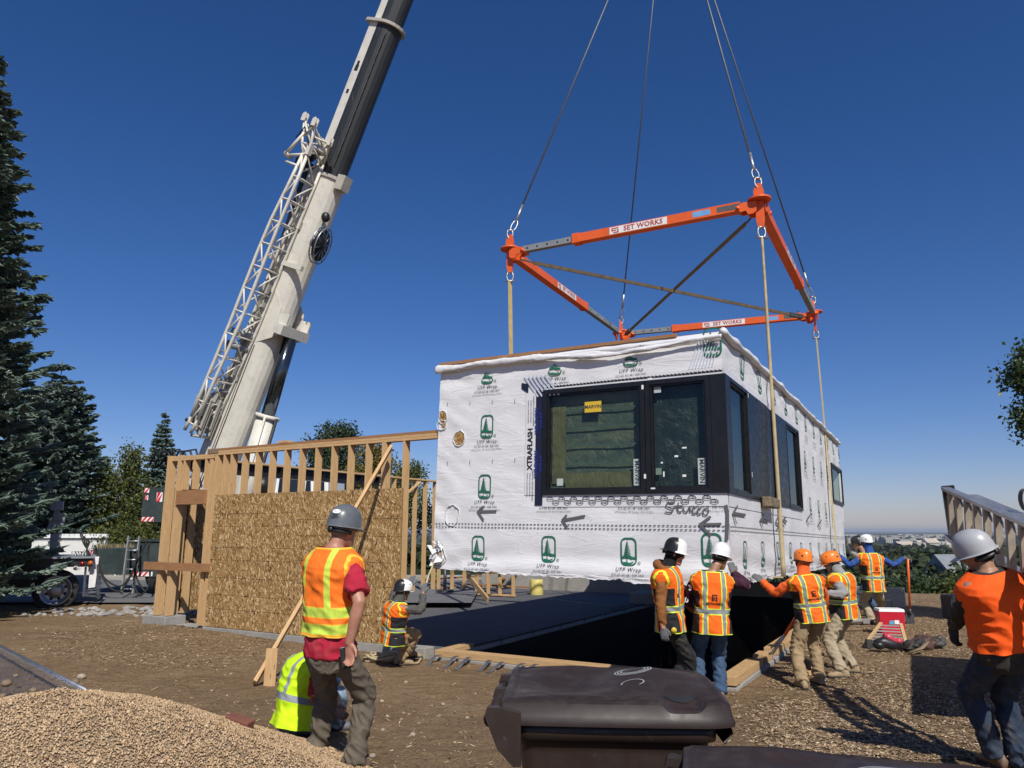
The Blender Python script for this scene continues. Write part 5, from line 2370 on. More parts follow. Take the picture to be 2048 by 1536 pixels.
def leafy(loc, H, lobes, seed, label, mat_, leaf=.07, per=700, group=None, name='deciduous_tree', trunk=.10, clump=.22):
    """lobes: list of (dx,dy,z,rx,rz)"""
    r = random.Random(seed)
    loc = V(loc)
    t = thing(name, label, 'tree', loc, group)
    tk, fo = M(), M()
    tk.tube([loc, loc + V((.05, 0, H * .35)), loc + V((-.03, .03, H * .7))], [trunk, trunk * .75, trunk * .3], 9)
    for (dx, dy, z, rx, rz) in lobes:
        c = loc + V((dx, dy, z))
        st_ = loc + V((dx * .1, dy * .1, max(.3, min(H * .6, z - rz * 1.1 - abs(dx) * .4))))
        tk.tube([st_, (st_ + c) / 2 + V((0, 0, -.05)), c], [trunk * .5, trunk * .3, trunk * .1], 6)
        ncl = max(6, int(per / 22))
        for k in range(ncl):
            u = V((r.gauss(0, 1), r.gauss(0, 1), r.gauss(0, 1))).normalized() * (r.random() ** .45)
            cc = c + V((u.x * rx, u.y * rx, u.z * rz))
            tk.tube([c, cc], [trunk * .08, trunk * .03], 4)
            for j in range(22):
                o = cc + V((r.gauss(0, clump), r.gauss(0, clump), r.gauss(0, clump * .85)))
                n_ = V((r.gauss(0, 1), r.gauss(0, 1), r.gauss(.4, 1))).normalized()
                x = n_.cross(V((r.gauss(0, 1), r.gauss(0, 1), r.gauss(0, 1)))).normalized()
                y = n_.cross(x)
                l_ = leaf * r.uniform(.6, 1.25)
                oo = len(fo.v)
                fo.v += [tuple(o - x * l_), tuple(o + y * l_ * .62 - x * l_ * .1), tuple(o + x * l_), tuple(o - y * l_ * .62 - x * l_ * .1)]
                fo.f.append((oo, oo + 1, oo + 2, oo + 3))
                fo.mi.append(0)
                fo.uv.append(None)
                fo.sm.append(False)
    put('trunk', tk, BARK, t)
    put('crown', fo, mat_, t)
    return t


spruce((-12.75, 15.5, .1), 13.9, 3.05, 1, 'tallest blue spruce, its low boughs hanging over the flatbed truck', NEEDLE, 52, 13, 1.9, .055, .075, None, .72)
spruce((-21.0, 33.0, .0), 9.6, 3.6, 2, 'blue spruce with spiky side branches behind the flatbed truck arm', NEEDLE, 38, 11, 1.6, .07, .06, None, .55)
q = P(305, 1100, 40)
spruce((q.x, 40, 0), 8.4, 1.7, 3, 'neat conical dark spruce between the yellow-green trees and the crane', NEEDLE, 46, 10, 1.7, .075, .06, None, .75)
gD = 'leafy trees across the road'
q = P(195, 1100, 34)
leafy((q.x, 34, 0), 5.2, [(0, 0, 4.1, .55, .8), (-.3, 0, 3.0, .9, .9), (.4, .3, 2.6, .9, .9), (.1, -.2, 1.7, 1.1, .8), (-.9, 0, 2.0, .8, .9)], 4, 'narrow yellow-green tree across the road, next to the second blue spruce', LEAFY, .075, 1500, gD, clump=.25)
q = P(245, 1100, 36)
leafy((q.x, 36, 0), 6.3, [(0, 0, 5.2, .5, .8), (-.2, 0, 4.2, .8, .9), (.3, .3, 3.6, .95, .9), (-.3, -.2, 2.6, 1.1, .9), (.5, 0, 2.2, 1.1, .9), (0, 0, 1.4, 1.3, .8)], 5, 'taller yellow-green tree across the road, in front of the conical spruce', LEAFY, .075, 1500, gD, clump=.25)
q = P(232, 1100, 31.5)
leafy((q.x, 31.8, 0), 2.6, [(-.5, 0, 1.5, .8, .7), (.4, 0, 1.7, .8, .7), (1.1, 0, 1.3, .7, .7), (0, -.2, .9, 1.2, .5)], 6, 'low bright green bush across the road behind the striped barricade', LEAFY, .065, 1400, gD, 'bush', .06, .2)
q = P(650, 1100, 46)
leafy((q.x, 46, 0), 8.6, [(.1, 0, 7.7, .8, .9), (1.0, 0, 7.6, .6, .9), (-.8, 0, 6.8, .8, .8), (.6, 0, 6.3, 1.3, 1.1), (-.4, 0, 5.4, 1.5, 1.1), (1.4, 0, 5.0, 1.1, 1.2), (.4, 0, 3.8, 1.9, 1.2), (.3, 0, 2.2, 2.0, 1.2)], 7, 'dark green tree rising over the middle of the stud wall', NEEDLE2, .10, 1900, None, clump=.32)
q = P(735, 1100, 44)
leafy((q.x, 44, 0), 7.3, [(0, 0, 6.6, .45, .6), (.7, 0, 5.9, .7, .7), (-.6, 0, 5.3, .9, .8), (.3, 0, 4.6, 1.1, .9), (.5, 0, 3.2, 1.4, 1.0), (-.4, 0, 2.0, 1.6, 1.1)], 8, 'yellowish thin tree seen through the right studs of the wall', LEAFO, .085, 1300, None, clump=.3)
q = P(800, 1100, 48)
leafy((q.x, 48, 0), 6.6, [(.5, 0, 5.6, .8, .8), (-.3, 0, 4.9, 1.0, .9), (.7, 0, 4.0, 1.2, .9), (0, 0, 2.8, 1.6, 1.2), (1.5, 0, 2.6, 1.2, 1.2)], 9, 'olive tree between the timber wall and the white unit', LEAFY, .09, 1400, None, clump=.3)
q = P(480, 1100, 50)
leafy((q.x, 50, 0), 4.2, [(0, 0, 2.6, 1.6, 1.2), (-1.6, 0, 2.0, 1.2, 1.0), (1.8, 0, 2.0, 1.4, 1.0)], 10, 'low dark tree behind the crane carrier', NEEDLE2, .10, 1200, None, clump=.32)
tc_ = V((10.98, 14.0, -.1))
leafy(tc_, 5.6, [(-.66, 0, 4.95, .50, .34), (-.2, .2, 5.4, .6, .4), (-.72, -.1, 4.12, .48, .32), (-.45, -.2, 3.72, .36, .24), (.1, .3, 4.6, .7, .7), (.6, .2, 3.9, .8, .7), (.5, -.3, 5.3, .8, .6), (-.3, 0, 3.2, .28, .2)], 11,
      'poplar with loose leafy branches reaching out above the stepladder', LEAFG, .05, 2600, None, 'poplar_tree', .13, .13)
gS2 = 'bushes at the crest of the slope'
for i, (u, v, Y, s_) in enumerate(((1835, 1165, 28, 1.1), (1880, 1170, 28.5, 1.0), (1925, 1175, 27.5, 1.1), (1760, 1160, 31, 1.2), (1850, 1150, 36, 1.6), (1700, 1150, 33, 1.3), (1960, 1165, 31, 1.4), (1910, 1145, 40, 1.7))):
    q = P(u, v, Y)
    b0 = gz(q.x, Y)
    top_ = q.z + .0
    h = max(1.0, top_ - b0)
    leafy((q.x, Y, b0), h, [(0, 0, h * .75, .55 * s_, h * .25), (-.5 * s_, 0, h * .55, .6 * s_, h * .3), (.5 * s_, 0, h * .5, .6 * s_, h * .3), (0, .2, h * .3, .8 * s_, h * .3)], 20 + i,
          ['round green bush at the slope crest, second left of the white helmeted walker', 'dark bush at the slope crest left of the walker helmet', 'bush at the slope crest directly behind the walker',
           'bush on the slope right behind the man in the blue shirt', 'taller tree on the slope right of the orange shovel', 'bush on the slope beside the far end of the white unit', 'bush at the slope crest under the ladder', 'taller tree on the slope below the ladder foot'][i],
          (LEAFG, NEEDLE2, LEAFY, NEEDLE2)[i % 4], .075, 900, gS2, 'bush', .05, .26)


def far_wood():
    m = M()
    r = random.Random(9)
    for i in range(4300):
        Y = 36 * math.exp(r.random() ** .8 * 4.6)
        half = .78 * Y
        x = r.uniform(-.25 * Y, half)
        if Y > 950 and nz(x * .003, Y * .0012, 2) < -.02:
            continue
        z = gz(x, Y)
        h = r.uniform(3.5, 7.5) if Y < 400 else r.uniform(5, 11)
        if Y < 70:
            h = min(h, r.uniform(2.5, 5.0))
        cap_ = (CH - .0285 * Y - z)
        if Y < 500:
            h = max(.8, min(h, cap_ * r.uniform(.55, 1.08)))
        w = min(h * r.uniform(.35, .55), 3.2) + (.5 if Y < 90 else 0)
        nq = int(max(10, min(150, 6500 / Y)))
        lf = max(.12, min(2.6, .0042 * Y))
        for k in range(nq):
            u = V((r.gauss(0, 1), r.gauss(0, 1), r.gauss(0, 1))).normalized() * (r.random() ** .4)
            c = V((x + u.x * w, Y + u.y * w, z + h * .55 + u.z * h * .48))
            a = V((r.gauss(0, 1), r.gauss(0, 1), r.gauss(0, 1))).normalized()
            b = a.cross(V((r.gauss(0, 1), r.gauss(0, 1), r.gauss(0, 1)))).normalized()
            quad(m, c, a * lf * r.uniform(.6, 1.2), b * lf * r.uniform(.5, 1))
    return m


put('far_wood', far_wood(), leafmat('far_foliage', [(.0, (.012, .02, .009)), (.4, (.026, .040, .018)), (.75, (.05, .065, .03)), (1, (.09, .095, .04))], .8, .1), kind='stuff')

# distant town
TOWN = plain('pale_town_wall', (.36, .35, .32), .8, 0, .1, .05, 1, 0)
TROOF = plain('town_roof', (.46, .40, .33), .85, 0, .2, .05, 1, 0)


def house(name, x, Y, w, d, h, label, group, zb=None, pitched=False, tilt=0.0):
    zb = gz(x, Y) - .5 if zb is None else zb
    t = thing(name, label, 'building', (x, Y, zb), group)
    m = M()
    m.box((x, Y, zb + h / 2), (w, d, h))
    put('wall', m, TOWN, t)
    m = M()
    if pitched:
        m.prism([(-d * .56, 0), (d * .56, 0), (0, h * .55)], (x - w * .53, Y, zb + h + .02), V((0, 1, 0)), UP, w * 1.06)
    else:
        m.box((x, Y, zb + h + .2), (w * 1.03, d * 1.03, .4))
    put('roof', m, (TROOF if name != 'shed' else GREYP) if pitched else TOWN, t)
    m = M()
    n = max(2, int(w / 4))
    for i in range(n):
        for j in range(max(1, int(h / 3.2))):
            cx = x - w / 2 + (i + .5) * w / n
            m.box((cx, Y - d / 2 - .02, zb + 1.9 + j * 3.1), (w / n * .4, .06, 1.5))
    put('window', m, flat('town_window', (.05, .06, .07), .3), t)
    return t


r4 = random.Random(21)
i = 0
for (u, w, h, dy) in ((1809, 22, 9, 0), (1824, 14, 11, 8), (1834, 16, 12, 0), (1848, 20, 10, 6), (1861, 16, 12, 0), (1873, 20, 13, 5), (1885, 12, 9, 0), (1893, 14, 8, 6)):
    q = P(u, 1092, 860 + dy)
    house('apartment_block', q.x, 860 + dy, w * .85, 14, h * .75, 'pale block in the row of far apartment houses rising above the woods', 'far apartment blocks', gz(q.x, 860) + 1.5, r4.random() < .6)
for k in range(44):
    Y = r4.choice((1250, 1500, 1900, 2400, 3000)) + r4.uniform(-100, 200)
    u = r4.uniform(1690, 1900) if r4.random() < .85 else r4.uniform(1900, 2060)
    x = P(u, 1085, Y).x
    house('distant_building', x, Y, r4.uniform(15, 60) * Y / 2200, 25, r4.uniform(5, 8) * (1 + Y / 6000), 'pale speck of a building far out on the plain', 'far buildings on the plain', gz(x, Y) + 1)
q = P(1908, 1150, 34)
zz = gz(q.x, 42)
house('shed', P(1905, 1150, 42).x, 42, 1.7, 3, P(1905, 1142, 42).z - zz - .3, 'small grey roofed shed down among the bushes near the ladder', None, zz, True)
# ================================================================== PEOPLE
def skinmat(name, col):
    k = N(name)
    n1 = k.noise(k.co('Object'), 18, 5, .6)
    k.set('Base Color', k.ramp(n1, [(.3, tuple(c * .8 for c in col)), (.7, tuple(min(1, c * 1.12) for c in col))]))
    k.set('Roughness', .5)
    k.set('Subsurface Weight', .05)
    k.bump(k.noise(k.co('Object'), 120, 4), .15, .003)
    return k.m


SKIN = skinmat('sunburnt_skin', (.42, .20, .13))
SKIN2 = skinmat('tan_skin', (.34, .18, .11))
GLOVE = cloth('grey_knit_glove', (.12, .125, .13), .25, .6)
BGLOVE = cloth('black_glove', (.02, .02, .022), .25, .6)


def vestmat(name, base, tape, edge, v_in=(.085, .128), h_bands=((.10, .148),), edge_w=.011, side=None, side_at=.175, side_top=.34, vmin=-1.0, trim=True):
    """hi-vis vest: tape bands in the cloth's own surface coordinates"""
    k = N(name)
    su = k.math('ABSOLUTE', k.attr('su'))
    sv = k.attr('sv')

    def band(x, a, b):
        return k.math('MULTIPLY', k.math('GREATER_THAN', x, a), k.math('LESS_THAN', x, b))
    n1 = k.noise(k.co('Object'), 6, 5, .65)
    col = k.ramp(n1, [(.3, tuple(c * .86 for c in base)), (.7, tuple(min(1, c * 1.1) for c in base))])
    if side:
        s_ = k.math('MULTIPLY', k.math('GREATER_THAN', su, side_at), k.math('LESS_THAN', sv, side_top))
        col = k.mix(s_, col, side)
    mt, me = None, None
    if v_in:
        up_ = k.math('GREATER_THAN', sv, vmin)
        mt = k.math('MULTIPLY', band(su, *v_in), up_)
        me = k.math('MULTIPLY', band(su, v_in[0] - edge_w, v_in[1] + edge_w), up_)
    for a, b in h_bands:
        q, e = band(sv, a, b), band(sv, a - edge_w, b + edge_w)
        mt = q if mt is None else k.math('MAXIMUM', mt, q)
        me = e if me is None else k.math('MAXIMUM', me, e)
    if trim:
        t = k.math('MAXIMUM', band(k.attr('sd'), .088, .101), k.math('LESS_THAN', k.attr('sh'), .009))
        me = t if me is None else k.math('MAXIMUM', me, t)
    if me is not None:
        col = k.mix(me, col, edge)
    if mt is not None:
        grain = k.noise(k.co('Object'), 90, 3)
        tc = k.ramp(grain, [(.3, tuple(c * .8 for c in tape)), (.7, tape)])
        col = k.mix(mt, col, tc)
    k.set('Base Color', col)
    k.set('Roughness', .8)
    k.set('Specular IOR Level', .25)
    w = k.noise(k.co('Object', (1, 1, .4)), 12, 3, .5, 1.3)
    b1 = k.bump(w, .45, .02)
    k.bump(k.noise(k.co('Object'), 500, 2), .12, .002, b1)
    return k.m


ORG = (.86, .145, .012)
LIME = (.62, .82, .05)
VSET = vestmat('orange_vest_grey_tape', ORG, (.27, .28, .28), LIME, side=(.02, .02, .022))
VMAN = vestmat('orange_vest_lime_tape', (.92, .19, .02), (.60, .78, .10), (.85, .50, .05), v_in=(.10, .143), h_bands=((.085, .137), (.178, .228)), edge_w=.006, vmin=.20)
VYEL = vestmat('yellow_vest', (.58, .86, .015), (.30, .33, .36), (.52, .78, .02), v_in=(.075, .12), h_bands=((.10, .155),), edge_w=.003, vmin=.12, trim=False)
VPLAIN = vestmat('plain_orange_vest', (.90, .105, .010), (.8, .1, .01), (.7, .09, .01), v_in=None, h_bands=(), trim=False)

SECT = [(-.13, .120, .095), (-.06, .160, .115), (.04, .160, .115), (.15, .146, .103), (.27, .155, .113), (.37, .172, .120), (.44, .172, .112), (.495, .140, .092), (.535, .090, .072), (.565, .062, .058)]
VSECT = [(-.13, .198, .155), (-.02, .192, .150), (.10, .180, .140), (.26, .186, .148), (.38, .212, .156), (.445, .240, .148), (.490, .226, .130), (.525, .165, .106), (.555, .100, .084)]


def interp(sec, d):
    for a, b in zip(sec[:-1], sec[1:]):
        if d <= b[0]:
            t = (d - a[0]) / (b[0] - a[0])
            t = max(0, t)
            return [a[i] + (b[i] - a[i]) * t for i in range(1, len(a))]
    return list(sec[-1][1:])


def ik(root, tgt, l1, l2, pole):
    d = tgt - root
    D = d.length
    if D > (l1 + l2) * .995:
        tgt = root + d * ((l1 + l2) * .995 / D)
        d = tgt - root
        D = d.length
    D = max(D, abs(l1 - l2) + .01)
    a = (l1 * l1 - l2 * l2 + D * D) / (2 * D)
    h = math.sqrt(max(0, l1 * l1 - a * a))
    u = d.normalized()
    p = pole - u * pole.dot(u)
    p.normalize()
    return root + u * a + p * h, tgt


def hand_parts(m, w, d, n, side, curl, s=1.0, pad=0.0, spread=.012):
    """palm, four fingers and a thumb; d along the hand, n out of the palm, side towards the thumb"""
    d, n = d.normalized(), n.normalized()
    side = (side - d * side.dot(d)).normalized()
    n = side.cross(d) if side.cross(d).dot(n) > 0 else -side.cross(d)
    rings = []
    for t, hw, ht in ((-.03, .026, .020), (.0, .028, .019), (.03, .037, .018), (.065, .042, .016), (.092, .041, .013), (.100, .034, .009)):
        c = w + d * (t * s)
        rings.append([c + side * ((hw * s + pad) * math.cos(6.283 * k / 14)) + n * ((ht * s + pad) * math.sin(6.283 * k / 14)) for k in range(14)])
    m.loft(rings)
    for i, (off, L) in enumerate(((.030, .072), (.010, .080), (-.011, .075), (-.030, .060))):
        p = w + d * (.085 * s) + side * (off * s)
        ang = .18 * curl
        dirv = (d + side * (spread * (1.5 - i) * 1.2)).normalized()
        pts, rr_ = [p], [.0105 * s + pad]
        for j, f in enumerate((.45, .32, .23)):
            q = math.cos(ang) * dirv + math.sin(ang) * n
            p = p + q * (L * f * s + (.004 if j == 2 else 0))
            pts.append(p)
            rr_.append((.0098, .0088, .0068)[j] * s + pad)
            ang += (.55 + .08 * i) * curl
        m.tube(pts, rr_, 8)
        m.ball(pts[-1], rr_[-1], 8, 6)
    p = w + d * (.025 * s) + side * (.028 * s)
    q1 = p + (d * .75 + side * .65 + n * .25).normalized() * (.045 * s)
    q2 = q1 + (d * .95 + side * .15 + n * (.35 * curl)).normalized() * (.034 * s)
    m.tube([p, q1, q2], [.016 * s + pad, .0125 * s + pad, .009 * s + pad], 8)
    m.ball(q2, .009 * s + pad, 8, 6)


def displace(me, fn):
    n = len(me.vertices)
    co_ = np.empty(n * 3, np.float32)
    me.vertices.foreach_get('co', co_)
    no = np.empty(n * 3, np.float32)
    me.vertices.foreach_get('normal', no)
    co_, no = co_.reshape(-1, 3), no.reshape(-1, 3)
    d = np.array([fn(V(p)) for p in co_.tolist()], np.float32)
    me.vertices.foreach_set('co', (co_ + no * d[:, None]).ravel())
    me.update()


def shiftmesh(me, off):
    me.transform(Matrix.Translation(-off))
    return me


def garment(name, m, mt, par, vox, fold=None, sm=2):
    me = remesh(m, vox, sm)
    if fold:
        displace(me, fold)
    shiftmesh(me, root_loc(par))
    me.materials.clear()
    me.materials.append(mt)
    for p in me.polygons:
        p.use_smooth = True
    o = bpy.data.objects.new(name, me)
    link(o)
    o.parent = par
    return o


def legs_rings(m, hip, kn, an, pad, R, baggy=0.0):
    pts, rr_ = [], []
    fr = [(0, .0), (.25, 1), (.5, 2), (.75, 3), (1, 4)]
    for k in range(25):
        t = k / 24
        if t < .5:
            p = hip + (kn - hip) * (t * 2)
        else:
            p = kn + (an - kn) * ((t - .5) * 2)
        # soften the knee
        if .4 < t < .6:
            a_ = hip + (kn - hip) * .8
            b_ = kn + (an - kn) * .2
            w_ = 1 - abs(t - .5) / .1
            p = p * (1 - .25 * w_) + (a_ + b_) / 2 * (.25 * w_)
        pts.append(p)
        q = t * (len(R) - 1)
        i = min(int(q), len(R) - 2)
        rr_.append(R[i] + (R[i + 1] - R[i]) * (q - i) + pad)
    m.tube(pts, rr_, 18)


def person(label, pel, neck, head, face, chest, pelf, wrL, wrR, anL, anR, poleL=None, poleR=None, kL=None, kR=None, s=1.0, vox=.012,
           shirt=None, sleeve='long', trousers=None, vest=None, hat=None, hatcol=None, gloves=None, skin=None, gaiter=None, hood=None, hair=None,
           boot=None, toeL=None, toeR=None, dL=None, dR=None, nL=None, nR=None, curlL=.8, curlR=.8, logo_=None, seed=0, look=None, legR=1.0, hold=None,
           vshort=-.12, shirttail=-.12, shirtname='shirt'):
    skin = skin or SKIN2
    base = V((pel.x, pel.y, min(anL.z, anR.z) - .09))
    t = thing('person', label, 'person', base)
    sd_ = seed * 7.3
    U3 = V((0, 0, 1))
    spn = (neck - pel)
    SL = spn.length
    spn.normalize()
    fch = (chest - spn * chest.dot(spn)).normalized()
    rch = fch.cross(spn).normalized()
    fpe = (pelf - U3 * pelf.dot(U3)).normalized()
    pup = (spn * .6 + U3 * .4).normalized()
    fpe = (fpe - pup * fpe.dot(pup)).normalized()
    rpe = fpe.cross(pup).normalized()
    k_ = SL / .54       # how the torso sections stretch

    def tframe(d):
        w_ = ss(-.05, .3, d)
        f = (fpe * (1 - w_) + fch * w_).normalized()
        sp_ = (pup * (1 - w_) + spn * w_).normalized()
        r_ = f.cross(sp_).normalized()
        f = sp_.cross(r_).normalized()
        bend = (chest * 0)
        c = pel + spn * (d * k_)
        # rounded back when bent forward
        lean = max(0, spn.dot(V((fch.x, fch.y, 0)).normalized() if V((fch.x, fch.y, 0)).length > .1 else fch))
        c = c - f * (.16 * lean * max(0, math.sin(math.pi * min(1, max(0, d / .54)))))
        return c, f, r_

    def torso(m, sec, pad, d0, d1, n=28, e=2.3, ring_n=22, f_off=0.0):
        rings = []
        for j in range(ring_n + 1):
            d = d0 + (d1 - d0) * j / ring_n
            hw, hd = interp(sec, d)
            c, f, r_ = tframe(d)
            rg = []
            for k in range(n):
                th = 6.283185 * k / n
                cx = math.copysign(abs(math.cos(th)) ** (2 / e), math.cos(th)) * (hw * s + pad)
                cy = math.copysign(abs(math.sin(th)) ** (2 / e), math.sin(th)) * (hd * s + pad)
                rg.append(c + r_ * cx + f * (cy + f_off))
            rings.append(rg)
        return rings

    cS, fS, rS = tframe(.46)
    shR, shL = cS + rS * (.178 * s), cS - rS * (.178 * s)
    cH, fH, rH = tframe(-.03)
    hpR, hpL = cH + rH * (.088 * s), cH - rH * (.088 * s)
    la, lf, lt, lc = .295 * s, .262 * s, .445 * s * legR, .43 * s * legR
    kdR, anR = ik(hpR, anR, lt, lc, (kR or fH * 1.0 + rH * .15))
    kdL, anL = ik(hpL, anL, lt, lc, (kL or fH * 1.0 - rH * .15))
    elR, wrR = ik(shR, wrR, la, lf, poleR or (rS * .6 - fS * .6 - U3 * .4))
    elL, wrL = ik(shL, wrL, la, lf, poleL or (-rS * .6 - fS * .6 - U3 * .4))
    # ---- body
    m = M()
    m.loft(torso(m, SECT, -.006, -.13, .565))
    hu = (head - (neck + spn * .02)).normalized()
    hu = (hu * .35 + U3 * .65).normalized()
    if look is not None:
        hu = look.normalized()
    fh = (face - hu * face.dot(hu)).normalized()
    rh = fh.cross(hu).normalized()
    m.tube([neck - spn * .05, (neck + head) / 2 - fh * .012, head - hu * .03], [.066 * s, .056 * s, .058 * s], 14)
    rings = []
    for z, hw, c, rd in ((-.122, .026, .058, .024), (-.108, .046, .047, .045), (-.07, .061, .022, .074), (-.03, .070, .006, .089), (.02, .076, -.002, .098), (.06, .075, -.006, .096), (.09, .064, -.008, .083), (.112, .042, -.01, .056), (.122, .012, -.01, .018)):
        cc = head + hu * (z * s) + fh * (c * s)
        rings.append([cc + rh * (hw * s * math.cos(6.283 * k / 18)) + fh * (rd * s * math.sin(6.283 * k / 18)) for k in range(18)])
    m.loft(rings)
    m.tube([head + hu * .028 + fh * .09 * s, head + fh * .108 * s - hu * .012, head + fh * .096 * s - hu * .03], [.009, .013, .012], 8)
    m.ball(head + fh * .088 * s - hu * .062, (.022, .010, .010), 10, 6, 0, (rh, fh, hu))
    for q in (-1, 1):
        m.ball(head + rh * (q * .077 * s) - fh * .008 - hu * .008, (.011, .021, .032), 10, 8, 0, (rh, fh, hu))
        m.ball(head + rh * (q * .030 * s) + fh * .082 * s + hu * .03, (.024, .012, .008), 8, 6, 0, (rh, fh, hu))
    hands = M()
    for (sh, el, wr, d_, n_, cu, thumb) in ((shR, elR, wrR, dR, nR, curlR, 1), (shL, elL, wrL, dL, nL, curlL, -1)):
        m.tube([sh, sh + (el - sh) * .35, el, el + (wr - el) * .3, wr + (wr - el).normalized() * .02], [.056 * s, .054 * s, .043 * s, .045 * s, .028 * s], 14)
        m.ball(sh, .062 * s)
        d_ = d_ or (wr - el).normalized()
        n_ = n_ or (fS * -.2 - rS * thumb * 1.0)
        sid = n_.cross(d_) * 1.0
        sid = sid if sid.dot(fS * .7 + U3 * .5) > 0 else -sid
        hand_parts(hands if gloves else m, wr, d_, n_, sid, cu, s, .004 if gloves else 0)
    for hp, kn, an in ((hpR, kdR, anR), (hpL, kdL, anL)):
        m.tube([hp, hp + (kn - hp) * .4, kn, kn + (an - kn) * .35, an], [.085 * s, .075 * s, .055 * s, .055 * s, .038 * s], 14)
    garment('body', m, skin, t, min(vox, .0085), None, 2)
    if gloves:
        garment('glove', hands, gloves, t, .006, None, 1)
    # ---- trousers
    m = M()
    rings = torso(m, SECT, .014, -.13, .10)
    m.loft(rings)
    RL = (.104, .098, .089, .080, .075, .076, .073, .068, .070)
    for hp, kn, an in ((hpR, kdR, anR), (hpL, kdL, anL)):
        legs_rings(m, hp, kn, an + V((0, 0, -.01)), 0, [q * s for q in RL])
        m.ball(hp, .105 * s)

    def tfold(p):
        z = p.z - base.z
        am = .006 + .011 * math.exp(-((z - .5 * s) / .14) ** 2) + .014 * math.exp(-((z - .12) / .16) ** 2) + .005 * math.exp(-((z - .85 * s) / .1) ** 2)
        q = nz(p.x * 9 + sd_ + 3 * nz(p.z * 3, p.x * 4, sd_), p.y * 8, p.z * 14 + p.x * 10 + p.y * 5)
        return am * (1 - abs(q) * 2.6) + .006 * nz(p.x * 4, p.y * 4, p.z * 5 + sd_)
    garment('trousers', m, trousers, t, vox * .9, tfold)
    # ---- shirt or jacket
    if shirt:
        m = M()
        m.loft(torso(m, SECT, .025, shirttail, .545))
        for sh, el, wr in ((shR, elR, wrR), (shL, elL, wrL)):
            if sleeve == 'long':
                m.tube([sh - (el - sh) * .1, sh + (el - sh) * .4, el - (el - sh) * .08, el + (wr - el) * .12, el + (wr - el) * .55, wr - (wr - el).normalized() * .012],
                       [.044 * s, .062 * s, .057 * s, .056 * s, .049 * s, .040 * s], 16)
            else:
                m.tube([sh - (el - sh) * .1, sh + (el - sh) * .35, sh + (el - sh) * .78], [.044 * s, .070 * s, .080 * s], 16)
            m.ball(sh, .052 * s)

        def sfold(p):
            q = nz(p.x * 9 + sd_, p.y * 9 + p.z * 5, p.z * 12)
            return .011 * (1 - abs(q) * 2.6) + .007 * nz(p.x * 4, p.y * 4, p.z * 4 + sd_)
        garment(shirtname, m, shirt, t, vox * .9, sfold)
    # ---- vest
    vo = None
    if vest:
        rn, n = 64, 80
        rings = torso(m, VSECT, .016, vshort, .553, n, 2.5, rn)
        vs, su_, sv_, sdv, shv = [], [], [], [], []
        for j, rg in enumerate(rings):
            d = vshort + (.553 - vshort) * j / rn
            c = sum(rg, V((0, 0, 0))) / n
            # arc length to the nearest of the front and back centre lines
            ds = [(rg[(k + 1) % n] - rg[k]).length for k in range(n)]
            kb, kf = 3 * n // 4, n // 4
            acc = {}
            for k0 in (kb, kf):
                L = 0
                acc.setdefault(k0, 0)
                for k in range(1, n // 4 + 1):
                    L += ds[(k0 + k - 1) % n]
                    acc[(k0 + k) % n] = L
                L = 0
                for k in range(1, n // 4 + 1):
                    L += ds[(k0 - k) % n]
                    acc[(k0 - k) % n] = min(L, acc.get((k0 - k) % n, 9))
            for k, p in enumerate(rg):
                nr = (p - c).normalized()
                q = nz(p.x * 8 + sd_, p.y * 8, p.z * 13 + p.x * 5)
                amp = .015 if .0 < d < .45 else .006
                p2 = p + nr * (amp * (.5 - abs(q) * 2.0) + .012 * nz(p.x * 3.5, p.y * 3.5, p.z * 4 + sd_) + (.012 * math.sin(k * .55 + sd_) * max(0, 1 - (d - vshort) / .12)))
                vs.append(p2)
                su_.append(acc[k])
                sv_.append(d)
                sdv.append(min((p - shR - (elR - shR) * .1).length, (p - shL - (elL - shL) * .1).length))
                shv.append(min(d - vshort, .553 - d))
        fs = [(j * n + k, j * n + (k + 1) % n, (j + 1) * n + (k + 1) % n, (j + 1) * n + k) for j in range(rn) for k in range(n)]
        mm = M()
        mm.add(vs, fs, 0, None, True)
        vo = put('vest', mm, vest, t)
        for nm, arr in (('su', su_), ('sv', sv_), ('sd', sdv), ('sh', shv)):
            at = vo.data.attributes.new(nm, 'FLOAT', 'POINT')
            at.data.foreach_set('value', arr)
        if logo_:
            bvh = BVHTree.FromPolygons(vs, fs)
            lm = M()
            c, f, r_ = tframe(.24)
            c2, _, _ = tframe(.40)
            upv = (c2 - c).normalized()
            if logo_ == 'front':
                f, r_ = -f, -r_
                c = c + r_ * -.13
            sc_ = 1.0 if logo_ != 'front' else .6

            def onv(x, y):
                o = c + r_ * x + upv * y - f * .5
                h = bvh.ray_cast(o, f, 1.0)
                return (h[0] - f * .005) if h[0] else o + f * .35
            vs2, fs2 = text_mesh('SETWORKS', .036 * sc_, bold=.0012)
            if logo_ != 'front':
                lm.add([onv(p.x * 1.0, p.y - .03) for p in vs2], fs2)
            for pl in ([(-.03, .075), (.03, .075), (.03, .062), (-.017, .062), (-.017, .046), (.012, .046), (.012, .034), (-.03, .034)], [(.016, .052), (.03, .052), (.03, .002), (-.03, .002), (-.03, .014), (.016, .014)], [(-.03, .026), (.004, .026), (.004, .016), (-.03, .016)]):
                lm.add([onv(a * sc_, b * sc_) for a, b in pl], [tuple(range(len(pl)))])
            put('vest_print', lm, flat('vest_print', (.03, .008, .004), .7), vo)
